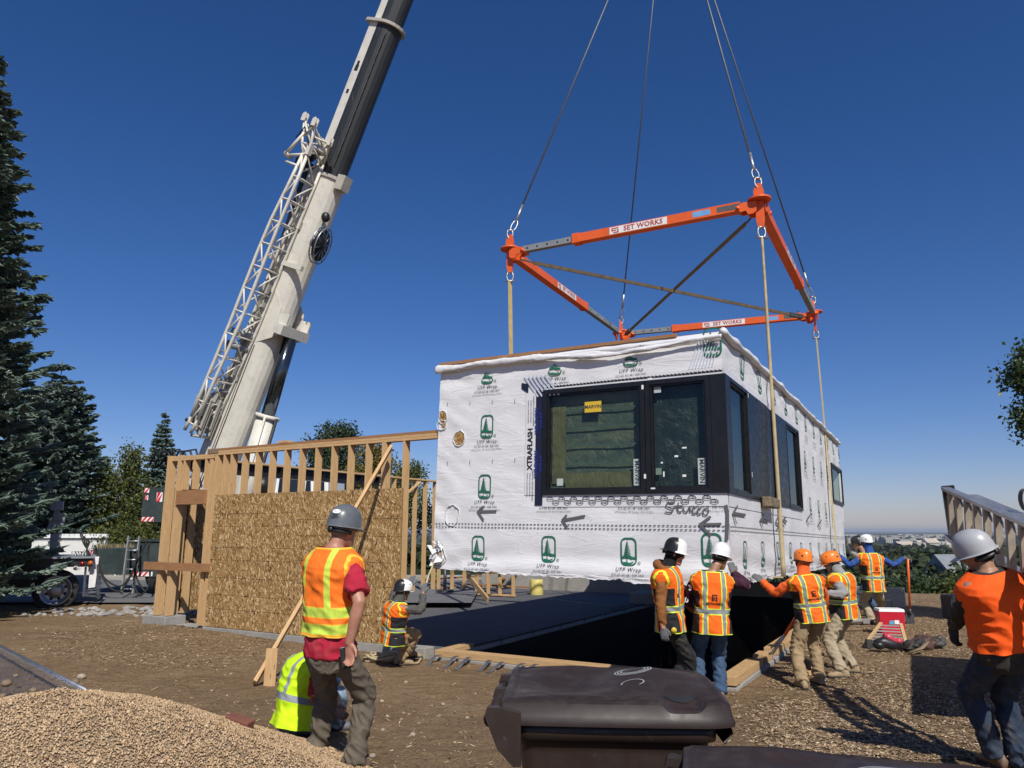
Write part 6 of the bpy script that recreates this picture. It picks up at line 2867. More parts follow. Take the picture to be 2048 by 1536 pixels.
    # ---- boots
    for an, to, kn in ((anR, toeR, kdR), (anL, toeL, kdL)):
        m = M()
        td = to or V((fpe.x, fpe.y, 0))
        td = td.normalized()
        upb = V((0, 0, 1)) - td * td.z
        upb.normalize()
        rb2 = td.cross(upb)
        b0 = an - upb * .085 * s
        rings = []
        for x, hw, zt_ in ((-.085, .028, .06), (-.07, .036, .09), (-.02, .040, .105), (.04, .042, .085), (.10, .047, .065), (.15, .048, .055), (.185, .038, .045), (.20, .02, .03)):
            rg = []
            for k in range(14):
                th = 6.283 * k / 14
                rg.append(b0 + td * (x * s) + rb2 * (hw * s * math.cos(th)) + upb * max(0.0, (zt_ * s) * (.5 + .62 * math.sin(th))))
            rings.append(rg)
        m.loft(rings)
        m.tube([an - upb * .04, an + (kn - an).normalized() * .09], [.052 * s, .056 * s], 14)
        m2 = M()
        b_o = put('boot', m, boot, t)
        rings = []
        for x, hw in ((-.088, .028), (-.07, .040), (0, .042), (.1, .050), (.16, .050), (.195, .036), (.206, .016)):
            rings.append((x, hw))
        vs = [b0 + td * (x * s) + rb2 * (hw * s * q) + upb * z for z in (-.004, .018) for q in (-1, 1) for x, hw in (rings if q < 0 else rings[::-1])]
        n = len(rings) * 2
        m2.add(vs, [tuple(reversed(range(n))), tuple(range(n, 2 * n))] + [(i, (i + 1) % n, n + (i + 1) % n, n + i) for i in range(n)])
        put('sole', m2, RUBBER, b_o)
    # ---- head wear
    hc = head + hu * .045 * s - fh * .006

    def hp_(x, y, z):
        return hc + rh * (x * s) + fh * (y * s) + hu * (z * s)
    if hair:
        m = M()
        rings = []
        for z, k1 in ((-.085, .80), (-.05, .97), (0, 1.06), (.05, 1.04), (.09, .8)):
            rings.append([hp_(.076 * k1 * math.cos(th), -.018 + .092 * k1 * math.sin(th) * (1 if math.sin(th) < .2 else .45), z) for th in [6.283 * k / 22 for k in range(22)]])
        m.loft(rings)
        put('hair', m, hair, t)
    if gaiter:
        m = M()
        rings = []
        nk = neck - spn * .015
        for f_, hw, hd in ((0, .10, .09), (.25, .086, .08), (.5, .075, .082), (.68, .079, .098), (.82, .083, .106), (.92, .083, .105)):
            cc = nk + (hc + hu * .0 - nk) * f_ + fh * (.006 + .010 * ss(.5, .8, f_))
            rings.append([cc + rh * (hw * s * math.cos(6.283 * k / 24) * (1 + .05 * nz(k * .8, f_ * 9, sd_))) + fh * (hd * s * math.sin(6.283 * k / 24) * (1 + .05 * nz(k * .9, f_ * 8, sd_ + 3))) for k in range(24)])
        m.loft(rings, caps=False)
        if hood == 'open':      # leave the face open
            m.f = [f for f in m.f if not (min(f) >= 24 * 3 and any((m.v[i][0] - hc.x) * fh.x + (m.v[i][1] - hc.y) * fh.y + (m.v[i][2] - hc.z) * fh.z > .075 for i in f))]
            m.mi, m.uv, m.sm = m.mi[:len(m.f)], m.uv[:len(m.f)], m.sm[:len(m.f)]
        g_ = put('neck_gaiter', m, gaiter, t, sub=1)
    if hood and hood != 'open':
        m = M()
        c, f, r_ = tframe(.50)
        pts = [c + r_ * (.13 * math.cos(th)) * s - f * (.10 * math.sin(th)) * s + spn * (.035 + .05 * max(0, math.sin(th))) for th in [math.pi * (-.25 + 1.5 * k / 16) for k in range(17)]]
        m.tube(pts, [.028 + .022 * math.sin(math.pi * k / 16) for k in range(17)], 12)
        garment('hood', m, hood, t, .01, lambda p: .006 * nz(p.x * 14, p.y * 14, p.z * 14))
    eyes = M()
    for q in (-1, 1):
        eyes.ball(head + rh * (q * .031 * s) + fh * .089 * s + hu * .012, (.013, .008, .008), 8, 6, 0, (rh, fh, hu))
    put('eyes', eyes, flat('eye_dark', (.03, .02, .015), .3), t)
    if hat:
        style = hat
        m = M()
        nh = 40
        prof = {'hard': [(-.012, 1.0), (.03, .985), (.07, .93), (.10, .82), (.122, .64), (.136, .40), (.141, .15), (.142, .02)],
                'brim': [(-.012, 1.0), (.03, .985), (.07, .93), (.10, .82), (.122, .64), (.136, .40), (.141, .15), (.142, .02)],
                'climb': [(-.03, 1.02), (.02, 1.03), (.06, .98), (.09, .85), (.108, .66), (.118, .4), (.122, .15), (.123, .02)]}[style]
        rx, ry = (.112, .138) if style != 'climb' else (.108, .134)
        rings = []
        for z, k1 in prof:
            rg = []
            for k in range(nh):
                th = 6.283185 * k / nh
                x, y = rx * k1 * math.cos(th), ry * k1 * math.sin(th)
                ridge = .006 * math.exp(-(x / .02) ** 2) * ss(.03, .1, z) if style != 'climb' else -.004 * math.exp(-((abs(x) - .045) / .012) ** 2) * ss(.0, .06, z)
                dip = 0
                if style == 'climb' and z < 0:
                    dip = -.030 * max(0, -math.sin(th)) + .012 * max(0, math.sin(th))
                rg.append(hp_(x, y, z + ridge + dip))
            rings.append(rg)
        m.loft(rings, caps=False)
        # brim
        def br_(th):
            if style == 'brim':
                return .050
            if style == 'climb':
                return .004 + .030 * max(0, math.sin(th)) ** 2
            return .014 + .050 * max(0, math.sin(th)) ** 3
        r0 = rings[0]
        z0 = prof[0][0]
        ri = [hp_(rx * prof[0][1] * .97 * math.cos(th), ry * prof[0][1] * .97 * math.sin(th), z0 - .004 + (0 if style != 'climb' else (-.030 * max(0, -math.sin(th)) + .012 * max(0, math.sin(th))))) for th in [6.283185 * k / nh for k in range(nh)]]
        ro = [r0[k] + (rh * math.cos(6.283185 * k / nh) + fh * math.sin(6.283185 * k / nh)) * (br_(6.283185 * k / nh) * s) - hu * (.006 + .22 * br_(6.283185 * k / nh)) for k in range(nh)]
        rl_ = [p - hu * .005 for p in ro]
        m.loft([r0, ro, rl_, ri], caps=False)
        mts = hatcol if isinstance(hatcol, (list, tuple)) else [hatcol]
        if len(mts) > 1:      # two-tone shell: dark at the back half
            for i_, f_ in enumerate(m.f):
                c_ = sum((V(m.v[j]) for j in f_), V((0, 0, 0))) / len(f_)
                if (c_ - hc).dot(fh) < (.012 if hat == 'brim' else -.05):
                    m.mi[i_] = 1
        ho = put('helmet', m, mts, t, sub=1)
        m = M()
        if style == 'climb':
            for q in (-1, 1):
                for yy, zz in ((-.05, .055), (.03, .06), (-.09, .02)):
                    c_ = hp_(q * .098 * (1 - abs(yy) * 2.4), yy, zz)
                    m.ball(c_, (.010, .026, .010), 8, 6, 0, (rh, (fh + hu * .3).normalized(), hu))
                m.tube([hp_(q * .105, .02, -.02), hp_(q * .09, .035, -.09), hp_(q * .03, .07, -.155)], .007, 6)
                m.tube([hp_(q * .10, -.05, -.03), hp_(q * .092, .02, -.08)], .007, 6)
            m.tube([hp_(rx * 1.03 * math.cos(th), ry * 1.03 * math.sin(th), -.034 - .030 * max(0, -math.sin(th)) + .012 * max(0, math.sin(th))) for th in [6.283 * k / 24 for k in range(24)]], .008, 6, closed=True)
            put('strap', m, BLACKP, ho)
        else:
            m.tube([hp_(.090 * math.cos(th), -.01 + .112 * math.sin(th), -.045 - .01 * abs(math.cos(th))) for th in [math.pi * (1 + k / 12) for k in range(13)]], [(.006, .014)] * 13, 8)
            m.tube([hp_(0, -.118, -.045), hp_(0, -.142, -.045)], .022, 14)
            put('headband', m, BLACKP, ho)
        if style == 'hard' and label.startswith('man in grey h'):
            m = M()
            vs2 = []
            bvh = BVHTree.FromPolygons([V(v) for v in ho.data.vertices[:] and [tuple(x.co + root_loc(ho)) for x in ho.data.vertices]], [tuple(p.vertices) for p in ho.data.polygons])

            def onh(x, y, o_=.5, yaw=.15):
                dn = (fh * math.cos(yaw) - rh * math.sin(yaw)).normalized()
                rt = dn.cross(hu)
                o = hc + rt * x + hu * (y + .075) - dn * o_
                h = bvh.ray_cast(o, dn, 1.0)
                return (h[0] - dn * .0035) if h[0] else o + dn * .4
            el = [onh(.034 * math.cos(6.283 * k / 20), .016 * math.sin(6.283 * k / 20) + .012) for k in range(20)]
            m.add([onh(0, .012)] + el, [(0, 1 + k, 1 + (k + 1) % 20) for k in range(20)])
            put('helmet_sticker', m, WHITEM, ho)
            m = M()
            vs2, fs2 = text_mesh('TIGER\nSAFETY', .019, bold=.0006)
            m.add([onh(p.x, p.y - .026) for p in vs2], fs2)
            vs2, fs2 = text_mesh('SAFETY', .009)
            m.add([onh(p.x, p.y + .012) - fh * .001 for p in vs2], fs2)
            put('helmet_lettering', m, BLACKM, ho)
    return t, dict(wrR=wrR, wrL=wrL, elR=elR, elL=elL, shR=shR, shL=shL, hc=hc, fh=fh, rh=rh, hu=hu, fS=fS, rS=rS, pel=pel)


def foot(u, v, dz=0.09):
    p = G(u, v, .0)
    for _ in range(4):
        p = G(u, v, gz(p.x, p.y))
    return p + V((0, 0, dz))


KHAKI = cloth('khaki_canvas', (.30, .215, .12), .16)
KHAKI2 = cloth('dusty_khaki', (.34, .28, .19), .16)
OLIVE = cloth('olive_grey_twill', (.125, .105, .078), .16)
JEAN = cloth('blue_denim', (.045, .085, .15), .3)
JEAND = cloth('dark_denim', (.022, .036, .060), .3)
JEANL = cloth('pale_denim', (.24, .32, .40), .2)
BLKT = cloth('black_work_trousers', (.016, .018, .020), .3)
CRIM = cloth('crimson_jersey', (.40, .018, .042), .15)
BROWNH = cloth('brown_fleece', (.22, .085, .025), .2)
MAROON = cloth('dark_maroon_jersey', (.045, .012, .030), .4)
ORSH = cloth('orange_jersey', (.80, .12, .02), .12)
GREYJ = cloth('grey_jersey', (.27, .27, .27), .12)
GREYD = cloth('charcoal_jersey', (.075, .072, .066), .15)
BLUEJ = cloth('royal_blue_jersey', (.022, .075, .27), .15)
BLKJ = cloth('black_knit', (.012, .012, .013), .3)
REDJ = cloth('red_cotton', (.32, .02, .02), .2)
TANBOOT = plain('tan_suede_boot', (.30, .22, .13), .85, 0, .2, 12, 80, .3)
BRNBOOT = plain('brown_leather_boot', (.14, .085, .05), .6, 0, .25, 12, 80, .3)
GREYBOOT = plain('grey_shoe', (.12, .12, .13), .7, 0, .25, 12, 80, .3)
HGREY = plain('grey_helmet', (.115, .125, .135), .32, 0, .1, 6, 30, .03, dirt=.25, dirtcol=(.2, .18, .15))
HWHITE = plain('white_helmet', (.74, .74, .73), .3, 0, .05, 5, 30, .03, dirt=.2)
HORANGE = plain('orange_helmet', (.85, .20, .02), .35, 0, .08, 5, 30, .03, dirt=.2, dirtcol=(.4, .15, .04))
HBLACK = plain('black_helmet', (.015, .015, .016), .35, 0, .2, 5, 30, .03)
HAIRG = cloth('grey_hair', (.16, .15, .14), .5, 1.5)
HAIRB = cloth('black_hair', (.012, .011, .010), .4, 1.5)

# man in the grey helmet, foreground
t1, j1 = person('man in grey helmet, crimson shirt and lime striped orange vest', P(661, 1292, 5.62), P(668, 1098, 5.58), P(688, 1062, 5.62), V((.52, .85, -.12)), V((.58, .81, .08)), V((.35, .93, 0)),
       P(640, 1245, 6.05), P(699, 1284, 5.36), foot(630, 1530), foot(706, 1550), poleR=V((.5, -.5, 0)), poleL=V((-1, -.2, 0)), s=1.05, vox=.009,
       shirt=CRIM, sleeve='short', trousers=OLIVE, vest=VMAN, hat='hard', hatcol=HGREY, skin=SKIN, hair=HAIRG, boot=BRNBOOT, curlR=.9, nR=V((-.35, -.75, 0)),
       dR=V((.10, .0, -1)), seed=1, look=V((.12, .05, 1)), vshort=.068, shirttail=-.05)
m = M()
pc_ = j1['wrR'] + V((-.03, .05, -.11))
m.box(pc_, (.075, .012, .15), (V((.9, .3, .2)).normalized(), V((-.3, .95, 0)).normalized(), V((-.2, 0, 1)).normalized()))
put('phone', m, BLACKP, None, pc_, .006, 'black phone in the right hand of the man in the grey helmet', 'phone')

# kneeling in the yellow vest
g2 = foot(600, 1482)
person('person in bright yellow vest crouching half behind the man in the grey helmet', P(592, 1424, 6.75), P(632, 1312, 6.85), P(668, 1322, 6.95), V((.7, .4, -.6)), V((.6, .45, -.75)), V((.8, .45, 0)),
       P(668, 1420, 6.9), P(664, 1400, 6.70), foot(600, 1472), foot(668, 1462), s=1.02, vox=.010, kR=V((.75, .3, .65)), kL=V((.5, .3, .6)),
       shirt=REDJ, trousers=JEANL, vest=VYEL, hat='hard', hatcol=HWHITE, boot=GREYBOOT, seed=2, vshort=-.13, toeR=V((.9, .3, 0)), toeL=V((.9, .3, 0)))

# crouching by the stud
t3, j3 = person('man squatting at the strand board wall with hands up on the stud', P(786, 1272, 10.75), P(795, 1203, 10.72), P(806, 1182, 10.75), V((.8, .6, .15)), V((.88, .5, 0)), V((.85, .5, 0)),
       P(822, 1172, 11.05), P(846, 1186, 10.80), foot(800, 1330), foot(822, 1318), s=1.0, vox=.011, poleR=V((.3, -.5, -1)), kR=V((1, .1, .55)), kL=V((1, .5, .5)),
       shirt=GREYD, trousers=KHAKI, vest=VSET, hat='climb', hatcol=[HWHITE, HBLACK], gloves=GLOVE, gaiter=GREYD, boot=TANBOOT, seed=3, dL=V((.1, .2, 1)), dR=V((.1, .3, 1)), nL=V((.3, .9, 0)), nR=V((.3, .9, 0)),
       toeR=V((.9, -.1, 0)), toeL=V((.9, .2, 0)), logo_=None)

# brown hooded man
t4, j4 = person('man in brown hoodie and half black half white helmet beside the pit', P(1341, 1238, 8.75), P(1332, 1134, 8.72), P(1350, 1108, 8.72), V((.97, -.18, -.12)), V((.86, -.45, 0)), V((.9, -.3, 0)),
       P(1392, 1226, 9.0), P(1326, 1256, 8.50), foot(1338, 1400), foot(1384, 1396), s=1.0, vox=.011, poleR=V((-1, -.2, 0)), poleL=V((-.3, .6, -.6)), kL=V((1, -.2, 0)),
       shirt=BROWNH, shirtname='hoodie', trousers=BLKT, vest=VSET, hat='brim', hatcol=[HWHITE, HBLACK], gloves=GLOVE, gaiter=BLKJ, hood=BROWNH, boot=BRNBOOT, seed=4, skin=SKIN, logo_='front', dR=V((.15, 0, -1)), dL=V((.4, 0, -1)))
m = M()
q = P(1347, 1260, 8.5)
m.tube([q + V((0, -.02, 0)), q + V((0, .03, 0))], .036, 20)
tp = put('tape_measure', m, BLACKP, None, q, .005, 'round black and yellow tape measure at the belt of the man in the brown hoodie', 'tape measure')
m = M()
m.tube([q + V((0, -.028, 0)), q + V((0, -.02, 0))], .031, 20)
put('face_label', m, YELM, tp)

# man in jeans
t5, j5 = person('man in blue jeans and white helmet pushing the unit corner, seen from behind', P(1424, 1243, 8.75), P(1424, 1144, 8.72), P(1441, 1117, 8.76), V((.6, .8, -.15)), V((.10, .99, 0)), V((.05, 1, 0)),
       P(1392, 1222, 9.05), P(1466, 1146, 9.02), foot(1405, 1402), foot(1442, 1400), s=1.0, vox=.011, poleR=V((1, -.2, -.55)), poleL=V((-1, -.3, 0)),
       shirt=MAROON, trousers=JEAN, vest=VSET, hat='hard', hatcol=HWHITE, gloves=GLOVE, hair=HAIRB, boot=BRNBOOT, seed=5, logo_='back', dR=V((0, .5, 1)), nR=V((0, 1, -.2)))
# numbers printed on his left sleeve
m = M()
a_, b_ = j5['shL'], j5['elL']
ax_ = (b_ - a_).normalized()
for txt, f_ in (('3', .45), ('20', 1.05)):
    c = a_ + (b_ - a_) * f_ + V((-.035, -.062, 0))
    add_text(m, txt, .085, c, V((1, -.25, 0)), V((0, 0, 1)), .012, bold=.003)
put('sleeve_number', m, flat('sleeve_print', (.55, .55, .58), .7), t5)

# orange sleeved man
t6, j6 = person('man in orange helmet and orange shirt stretching an arm to the unit', P(1622, 1226, 9.6), P(1608, 1150, 9.6), P(1606, 1123, 9.66), V((-.25, .95, -.1)), V((-.10, .99, 0)), V((-.1, 1, 0)),
       P(1524, 1163, 9.95), P(1650, 1226, 9.95), foot(1606, 1378), foot(1640, 1370), s=.97, vox=.011, poleL=V((0, -.3, -1)), poleR=V((1, -.4, 0)),
       shirt=ORSH, trousers=KHAKI, vest=VSET, hat='climb', hatcol=HORANGE, gloves=GLOVE, gaiter=ORSH, boot=TANBOOT, seed=6, logo_='back', dL=V((-.6, .4, .55)), nL=V((-.4, .9, 0)))
# grey sleeved man
t7, j7 = person('man in orange helmet, grey shirt and grey hood leaning towards the unit', P(1688, 1219, 10.4), P(1680, 1146, 10.38), P(1663, 1126, 10.42), V((-.85, .3, -.42)), V((-.62, .75, 0)), V((-.55, .8, 0)),
       P(1650, 1186, 10.12), P(1655, 1160, 10.9), foot(1686, 1356), foot(1706, 1346), s=.98, vox=.011, poleL=V((.5, -.9, -.7)),
       shirt=GREYJ, trousers=KHAKI2, vest=VSET, hat='climb', hatcol=HORANGE, gloves=GLOVE, gaiter=GREYJ, hood='open', boot=TANBOOT, seed=7, toeR=V((-.9, .2, 0)), toeL=V((-.95, .1, 0)), look=V((-.35, .1, 1)))
# arms out
t8, j8 = person('man in blue shirt with both arms stretched out, one on the shovel', P(1748, 1169, 15.6), P(1741, 1107, 15.6), P(1733, 1085, 15.65), V((-.2, .97, 0)), V((-.05, 1, 0)), V((0, 1, 0)),
       P(1678, 1111, 15.8), P(1809, 1116, 15.55), foot(1747, 1250), foot(1768, 1237), s=1.03, vox=.012, poleL=V((0, 0, -1)), poleR=V((0, 0, -1)),
       shirt=BLUEJ, trousers=KHAKI2, vest=VSET, hat='climb', hatcol=HWHITE, gloves=GLOVE, gaiter=BLUEJ, boot=BLACKP, seed=8, logo_='back', dR=V((1, 0, -.35)), nR=V((0, 0, -1)))
# beyond him
person('man in black helmet and grey sleeve standing beyond the man in the blue shirt', P(1740, 1164, 17.2), P(1728, 1106, 17.2), P(1715, 1088, 17.25), V((-.8, .5, 0)), V((-.6, .75, 0)), V((-.5, .8, 0)),
       P(1696, 1088, 17.5), P(1715, 1110, 17.7), foot(1742, 1234), foot(1758, 1230), s=1.0, vox=.014, poleL=V((0, 0, -1)),
       shirt=GREYJ, trousers=JEAN, vest=VSET, hat='hard', hatcol=HBLACK, gloves=GLOVE, boot=GREYBOOT, seed=9, hair=HAIRB)
# walker with the stepladder
t10, j10 = person('man in plain orange vest without tape, walking with a stepladder', P(2008, 1300, 5.55), P(1976, 1144, 5.45), P(1955, 1112, 5.50), V((-.50, .85, -.22)), V((-.25, .96, 0)), V((-.05, 1, 0)),
        P(1903, 1262, 5.98), P(2082, 1165, 5.25), foot(1998, 1536), foot(2052, 1556), s=1.05, vox=.009, poleL=V((-.5, -.3, -.6)), poleR=V((.8, -.2, -.8)), kR=V((.1, 1, 0)),
        shirt=cloth('dark_olive_jersey', (.035, .032, .027), .2), trousers=JEAND, vest=VPLAIN, hat='hard', hatcol=plain('dull_grey_white_helmet', (.40, .41, .43), .35, 0, .08, 5, 30, .03, dirt=.25), gloves=BGLOVE, hair=HAIRB, boot=BRNBOOT, seed=10, look=V((-.42, .08, 1)), dL=V((.0, .2, -1)), vshort=.02)
# ================================================================== LOOSE THINGS
# carried stepladder
def stepladder(name, label, a0, ld, n_front, wid, L, nstep=9):
    """closed stepladder: a0 far end, ld along it, n_front out of the treads' face, two frames back to back"""
    t = thing(name, label, 'stepladder', a0)
    ld, = (ld.normalized(),)
    w = n_front.cross(ld).normalized()
    nf = ld.cross(w).normalized()
    if nf.dot(n_front) < 0:
        nf = -nf
    if w.z < 0:
        w = -w
    for k, off in ((0, 0.0), (1, .17)):
        ww = wid * (1 if k == 0 else .86)
        for s_, lab in ((.5, 1), (-.5, -1)):
            m = M()
            p0 = a0 + w * (ww * s_ * .72) - nf * off + ld * (.0 if k == 0 else .28)
            p1 = a0 + w * (ww * s_) - nf * off + ld * L
            m.beam(p0, p1, .028, .075, nf)
            m.beam(p0 + w * (s_ * .03), p1 + w * (s_ * .03), .004, .085, nf)
            put('rail', m, ALU, t, .003)
        for i in range(nstep):
            f = .06 + .9 * i / (nstep - 1)
            c = a0 + ld * (L * f) - nf * off
            hw = ww * (.72 + .28 * f) - .03
            m = M()
            if k == 0:
                m.beam(c - w * hw / 2, c + w * hw / 2, .085, .03, nf)
                m.beam(c - w * hw / 2 + ld * .04, c + w * hw / 2 + ld * .04, .006, .05, nf)
            else:
                m.beam(c - w * hw / 2, c + w * hw / 2, .03, .03, nf)
            put('tread', m, plain('worn_tread', (.40, .345, .265), .65, .2, .2, 8, 60, .3, dirt=.6, dirtcol=(.22, .18, .13)) if k == 0 else ALU, t, .003)
        if k == 0:
            for i in range(1, nstep - 1):
                m = M()
                f = .06 + .9 * i / (nstep - 1)
                c = a0 + ld * (L * f)
                hw = ww * (.72 + .28 * f) - .05
                for q in (-1, 1):
                    m.beam(c + w * (q * hw / 2), c + w * (q * hw / 2 * .7) + ld * .18, .006, .025, nf)
                put('tread_brace', m, ALU, t)
    m = M()
    m.beam(a0 - w * wid * .40 - ld * .02 - nf * .07, a0 + w * wid * .40 - ld * .02 - nf * .03, .04, .11, nf)
    put('top_cap', m, BLACKP, t, .012)
    m = M()
    for s_ in (.5, -.5):
        m.beam(a0 + w * (wid * s_ * .98) + ld * (L - .02) + nf * .0, a0 + w * (wid * s_) + ld * (L + .05), .05, .09, nf)
    put('ladder_foot', m, BLACKP, t, .006)
    return t


la_ = P(1893, 1024, 7.5)
ld_ = P(2027, 1112, 5.75) - la_
stepladder('stepladder', 'long worn aluminium stepladder carried on the shoulder of the walking man', la_, ld_, V((-.96, .28, 0)), .66, 2.75, 10)
m = M()
q = P(1908, 1000, 7.2)
m.tube([q, q + V((-.02, -.02, -.5)), q + V((.02, -.05, -1.0)), q + V((.12, -.06, -1.32))], .009, 6)
put('cord', m, BLACKP, None, q, 0, 'thin black cord hanging down from the far end of the stepladder', 'cord')
m = M()
for k in range(3):
    c = P(2050 + 3 * k, 1000, 6.0)
    m.tube([c + V((.05 * math.cos(t), 0, .09 * math.sin(t))) for t in [6.283 * i / 14 for i in range(14)]], .006, 5, closed=True)
put('rope_coil', m, BLACKP, None, P(2052, 1000, 6), 0, 'dark rope coil hung on the stepladder at the right edge', 'rope')

# ---- wheelie bins
BIN = None


def binmat():
    k = N('brown_bin_plastic')
    c = k.co('Object')
    n1 = k.noise(c, 5, 6, .65)
    base = k.ramp(n1, [(.3, (.021, .012, .009)), (.7, (.030, .019, .015))])
    sep = k.n('ShaderNodeSeparateXYZ')
    k.l(k.n('ShaderNodeNewGeometry').outputs['Normal'], sep.inputs[0])
    dust = k.ramp(k.noise(c, 9, 8, .7, 1.0), [(.45, 0.0), (.75, .35)])
    base = k.mix(k.math('MULTIPLY', dust, k.ramp(sep.outputs[2], [(.2, .15), (.8, 1.0)])), base, (.085, .075, .068))
    scr = k.noise(k.co('Object', (3, 60, 3), (0, 0, .4)), 2, 5, .7)
    base = k.mix(k.ramp(scr, [(.66, 0.0), (.72, .35)]), base, (.16, .14, .13))
    k.set('Base Color', base)
    k.set('Roughness', k.ramp(k.noise(c, 14, 5), [(.3, .38), (.7, .6)]))
    b1 = k.bump(k.noise(c, 9, 2), .05, .02)
    k.bump(k.noise(c, 260, 3), .12, .002, b1)
    return k.m


BIN = binmat()


def wheelie(loc, rz, label, warp=1.0):
    """built around the origin: length along +x (hinge at -x), then moved"""
    R_ = Matrix.Translation(V(loc)) @ Matrix.Rotation(rz, 4, 'Z')
    t = thing('wheelie_bin', label, 'wheelie bin', loc, 'brown wheelie bins')

    def W(x, y, z):
        return R_ @ V((x, y, z))

    def rrect(hx, hy, r, z, cx=0, n=5):
        out = []
        for qx, qy, s_ in ((hx - r, hy - r, 0), (-hx + r, hy - r, 1), (-hx + r, -hy + r, 2), (hx - r, -hy + r, 3)):
            for k in range(n + 1):
                a = math.pi / 2 * (s_ + k / n)
                out.append(W(cx + qx + r * math.cos(a), qy + r * math.sin(a), z))
        return out
    m = M()
    m.loft([rrect(.26, .22, .06, .06, .02), rrect(.30, .25, .06, .12, .0), rrect(.37, .29, .06, .85, .0), rrect(.375, .295, .06, .90, 0), rrect(.40, .325, .07, .905, 0), rrect(.405, .33, .07, .965, 0), rrect(.365, .29, .05, .965, 0), rrect(.36, .285, .05, .9, 0)])
    put('tub', m, BIN, t, .006)
    # lid: dished, dented shell with a rolled front lip
    m = M()

    def lid(s, u):
        x, y = -.44 + .89 * s, -.345 + .69 * u
        ex = min(s, 1 - s) * .89
        ey = min(u, 1 - u) * .69
        e = min(ex * 1.0, ey)
        z = 1.045 + .012 * (1 - math.exp(-e / .10)) + .010 * math.exp(-((e - .022) / .010) ** 2)
        z += .016 * math.sin(math.pi * u) * ss(.45, .75, s) * warp
        # wide dents in the hinge half, raised edge ridges
        z -= .040 * warp * math.exp(-((s - .30) / .17) ** 2 - ((u - .52) / .20) ** 2)
        z += .028 * warp * math.exp(-((s - .70) / .16) ** 2 - ((u - .70) / .26) ** 2)
        z -= .016 * warp * math.exp(-((s - .62) / .20) ** 2 - ((u - .20) / .10) ** 2)
        z += .022 * math.exp(-((s - .30) / .2) ** 2 - ((u - .93) / .06) ** 2)
        z -= .030 * warp * math.exp(-((s - .80) / .085) ** 8 - ((u - .0) / .13) ** 8)
        z += .012 * math.exp(-((s - .5) / .4) ** 4) * math.exp(-((u - .10) / .03) ** 2)
        z += .006 * nz(x * 6, y * 6, 3)
        x += .0
        # front corners rounded
        if s > .86:
            y *= 1 - .10 * ((s - .86) / .14) ** 2
        return W(x, y, z)
    m.grid(lid, 72, 56)
    n0 = len(m.v)
    # skirt down from the lid's edge
    edge = [(i / 72, 0.0) for i in range(73)] + [(1.0, j / 56) for j in range(1, 57)] + [(i / 72, 1.0) for i in range(71, -1, -1)] + [(0.0, j / 56) for j in range(55, 0, -1)]
    r0, r1, r2_, r3_ = [], [], [], []
    cen = W(0, 0, 0)
    for s, u in edge:
        p = lid(s, u)
        o = V((p.x - cen.x, p.y - cen.y, 0)).normalized()
        r0.append(p)
        r1.append(V((p.x, p.y, t.location.z + 1.0)) + o * .010)
        r2_.append(V((p.x, p.y, t.location.z + .985)) + o * .020)
        r3_.append(V((p.x, p.y, t.location.z + .965)) + o * .018)
    m.loft([r0, r1, r2_, r3_], caps=False, smooth=True)
    put('lid', m, BIN, t)
    m = M()
    m.loft([[W(.375 + dx, -.30 + .60 * k / 14, .955 + dz + .012 * math.sin(math.pi * k / 14)) for k in range(15)] for dx, dz in ((.035, .0), (.075, .02), (.085, -.02), (.05, -.06), (.035, -.02))], caps=False, closed=False)
    put('lid_lip', m, BIN, t)
    m = M()
    # hinge bar and handle ears on the back
    m.tube([W(-.475, -.33, .99), W(-.475, .33, .99)], .024, 14)
    for y in (-.34, -.0, .30):
        m.prism([(0, -.16), (-.06, -.10), (-.11, .02), (-.10, .05), (-.06, .05), (.03, .03), (.03, -.16)], W(-.39, y, .985), R_.to_3x3() @ V((1, 0, 0)), V((0, 0, 1)), .045)
    for q in (-1, 1):
        m.tube([W(-.475, q * .35, .99), W(-.475, q * .375, .99)], .03, 14)
    put('handle', m, BIN, t, .006)
    m = M()
    for q in (-1, 1):
        m.tube([W(-.30, q * .27, .13), W(-.30, q * .33, .13)], .13, 24)
    put('wheel', m, RUBBER, t)
    m = M()
    for k in range(16):       # dark finger slot under the front grip
        s0_, s1_ = .715 + .17 * k / 16, .715 + .17 * (k + 1) / 16
        f0, f1 = math.sin(math.pi * k / 16), math.sin(math.pi * (k + 1) / 16)
        a_, b_ = lid(s0_, .155), lid(s1_, .155)
        m.add([a_ + V((0, 0, .004)), b_ + V((0, 0, .004)), lid(s1_, .155 - .05 * f1) + V((0, 0, .004)), lid(s0_, .155 - .05 * f0) + V((0, 0, .004))], [(3, 2, 1, 0)])
    if warp > .5:
        put('grip_slot', m, BLACKM, t)
    # white ring emblem and arrow moulded on the lid
    m = M()

    def onlid(x, y):
        s, u = (x + .44) / .89, (y + .345) / .69
        return lid(s, u) + V((0, 0, .0025))
    for r_ in (.085, .072, .058):
        n = 40
        for k in range(n):
            a0_, a1_ = 6.283 * k / n, 6.283 * (k + 1) / n
            m.add([onlid(.12 + r_ * math.cos(a) * 1.0, .14 + r_ * math.sin(a)) for a in (a0_, a1_)] + [onlid(.12 + (r_ - .006) * math.cos(a), .14 + (r_ - .006) * math.sin(a)) for a in (a1_, a0_)], [(0, 1, 2, 3)])
    for k in range(14):
        a0_, a1_ = 4.4 * k / 14 - 1, 4.4 * (k + 1) / 14 - 1
        m.add([onlid(.10 + .05 * math.cos(a), -.06 + .04 * math.sin(a)) for a in (a0_, a1_)] + [onlid(.10 + .045 * math.cos(a), -.06 + .036 * math.sin(a)) for a in (a1_, a0_)], [(0, 1, 2, 3)])
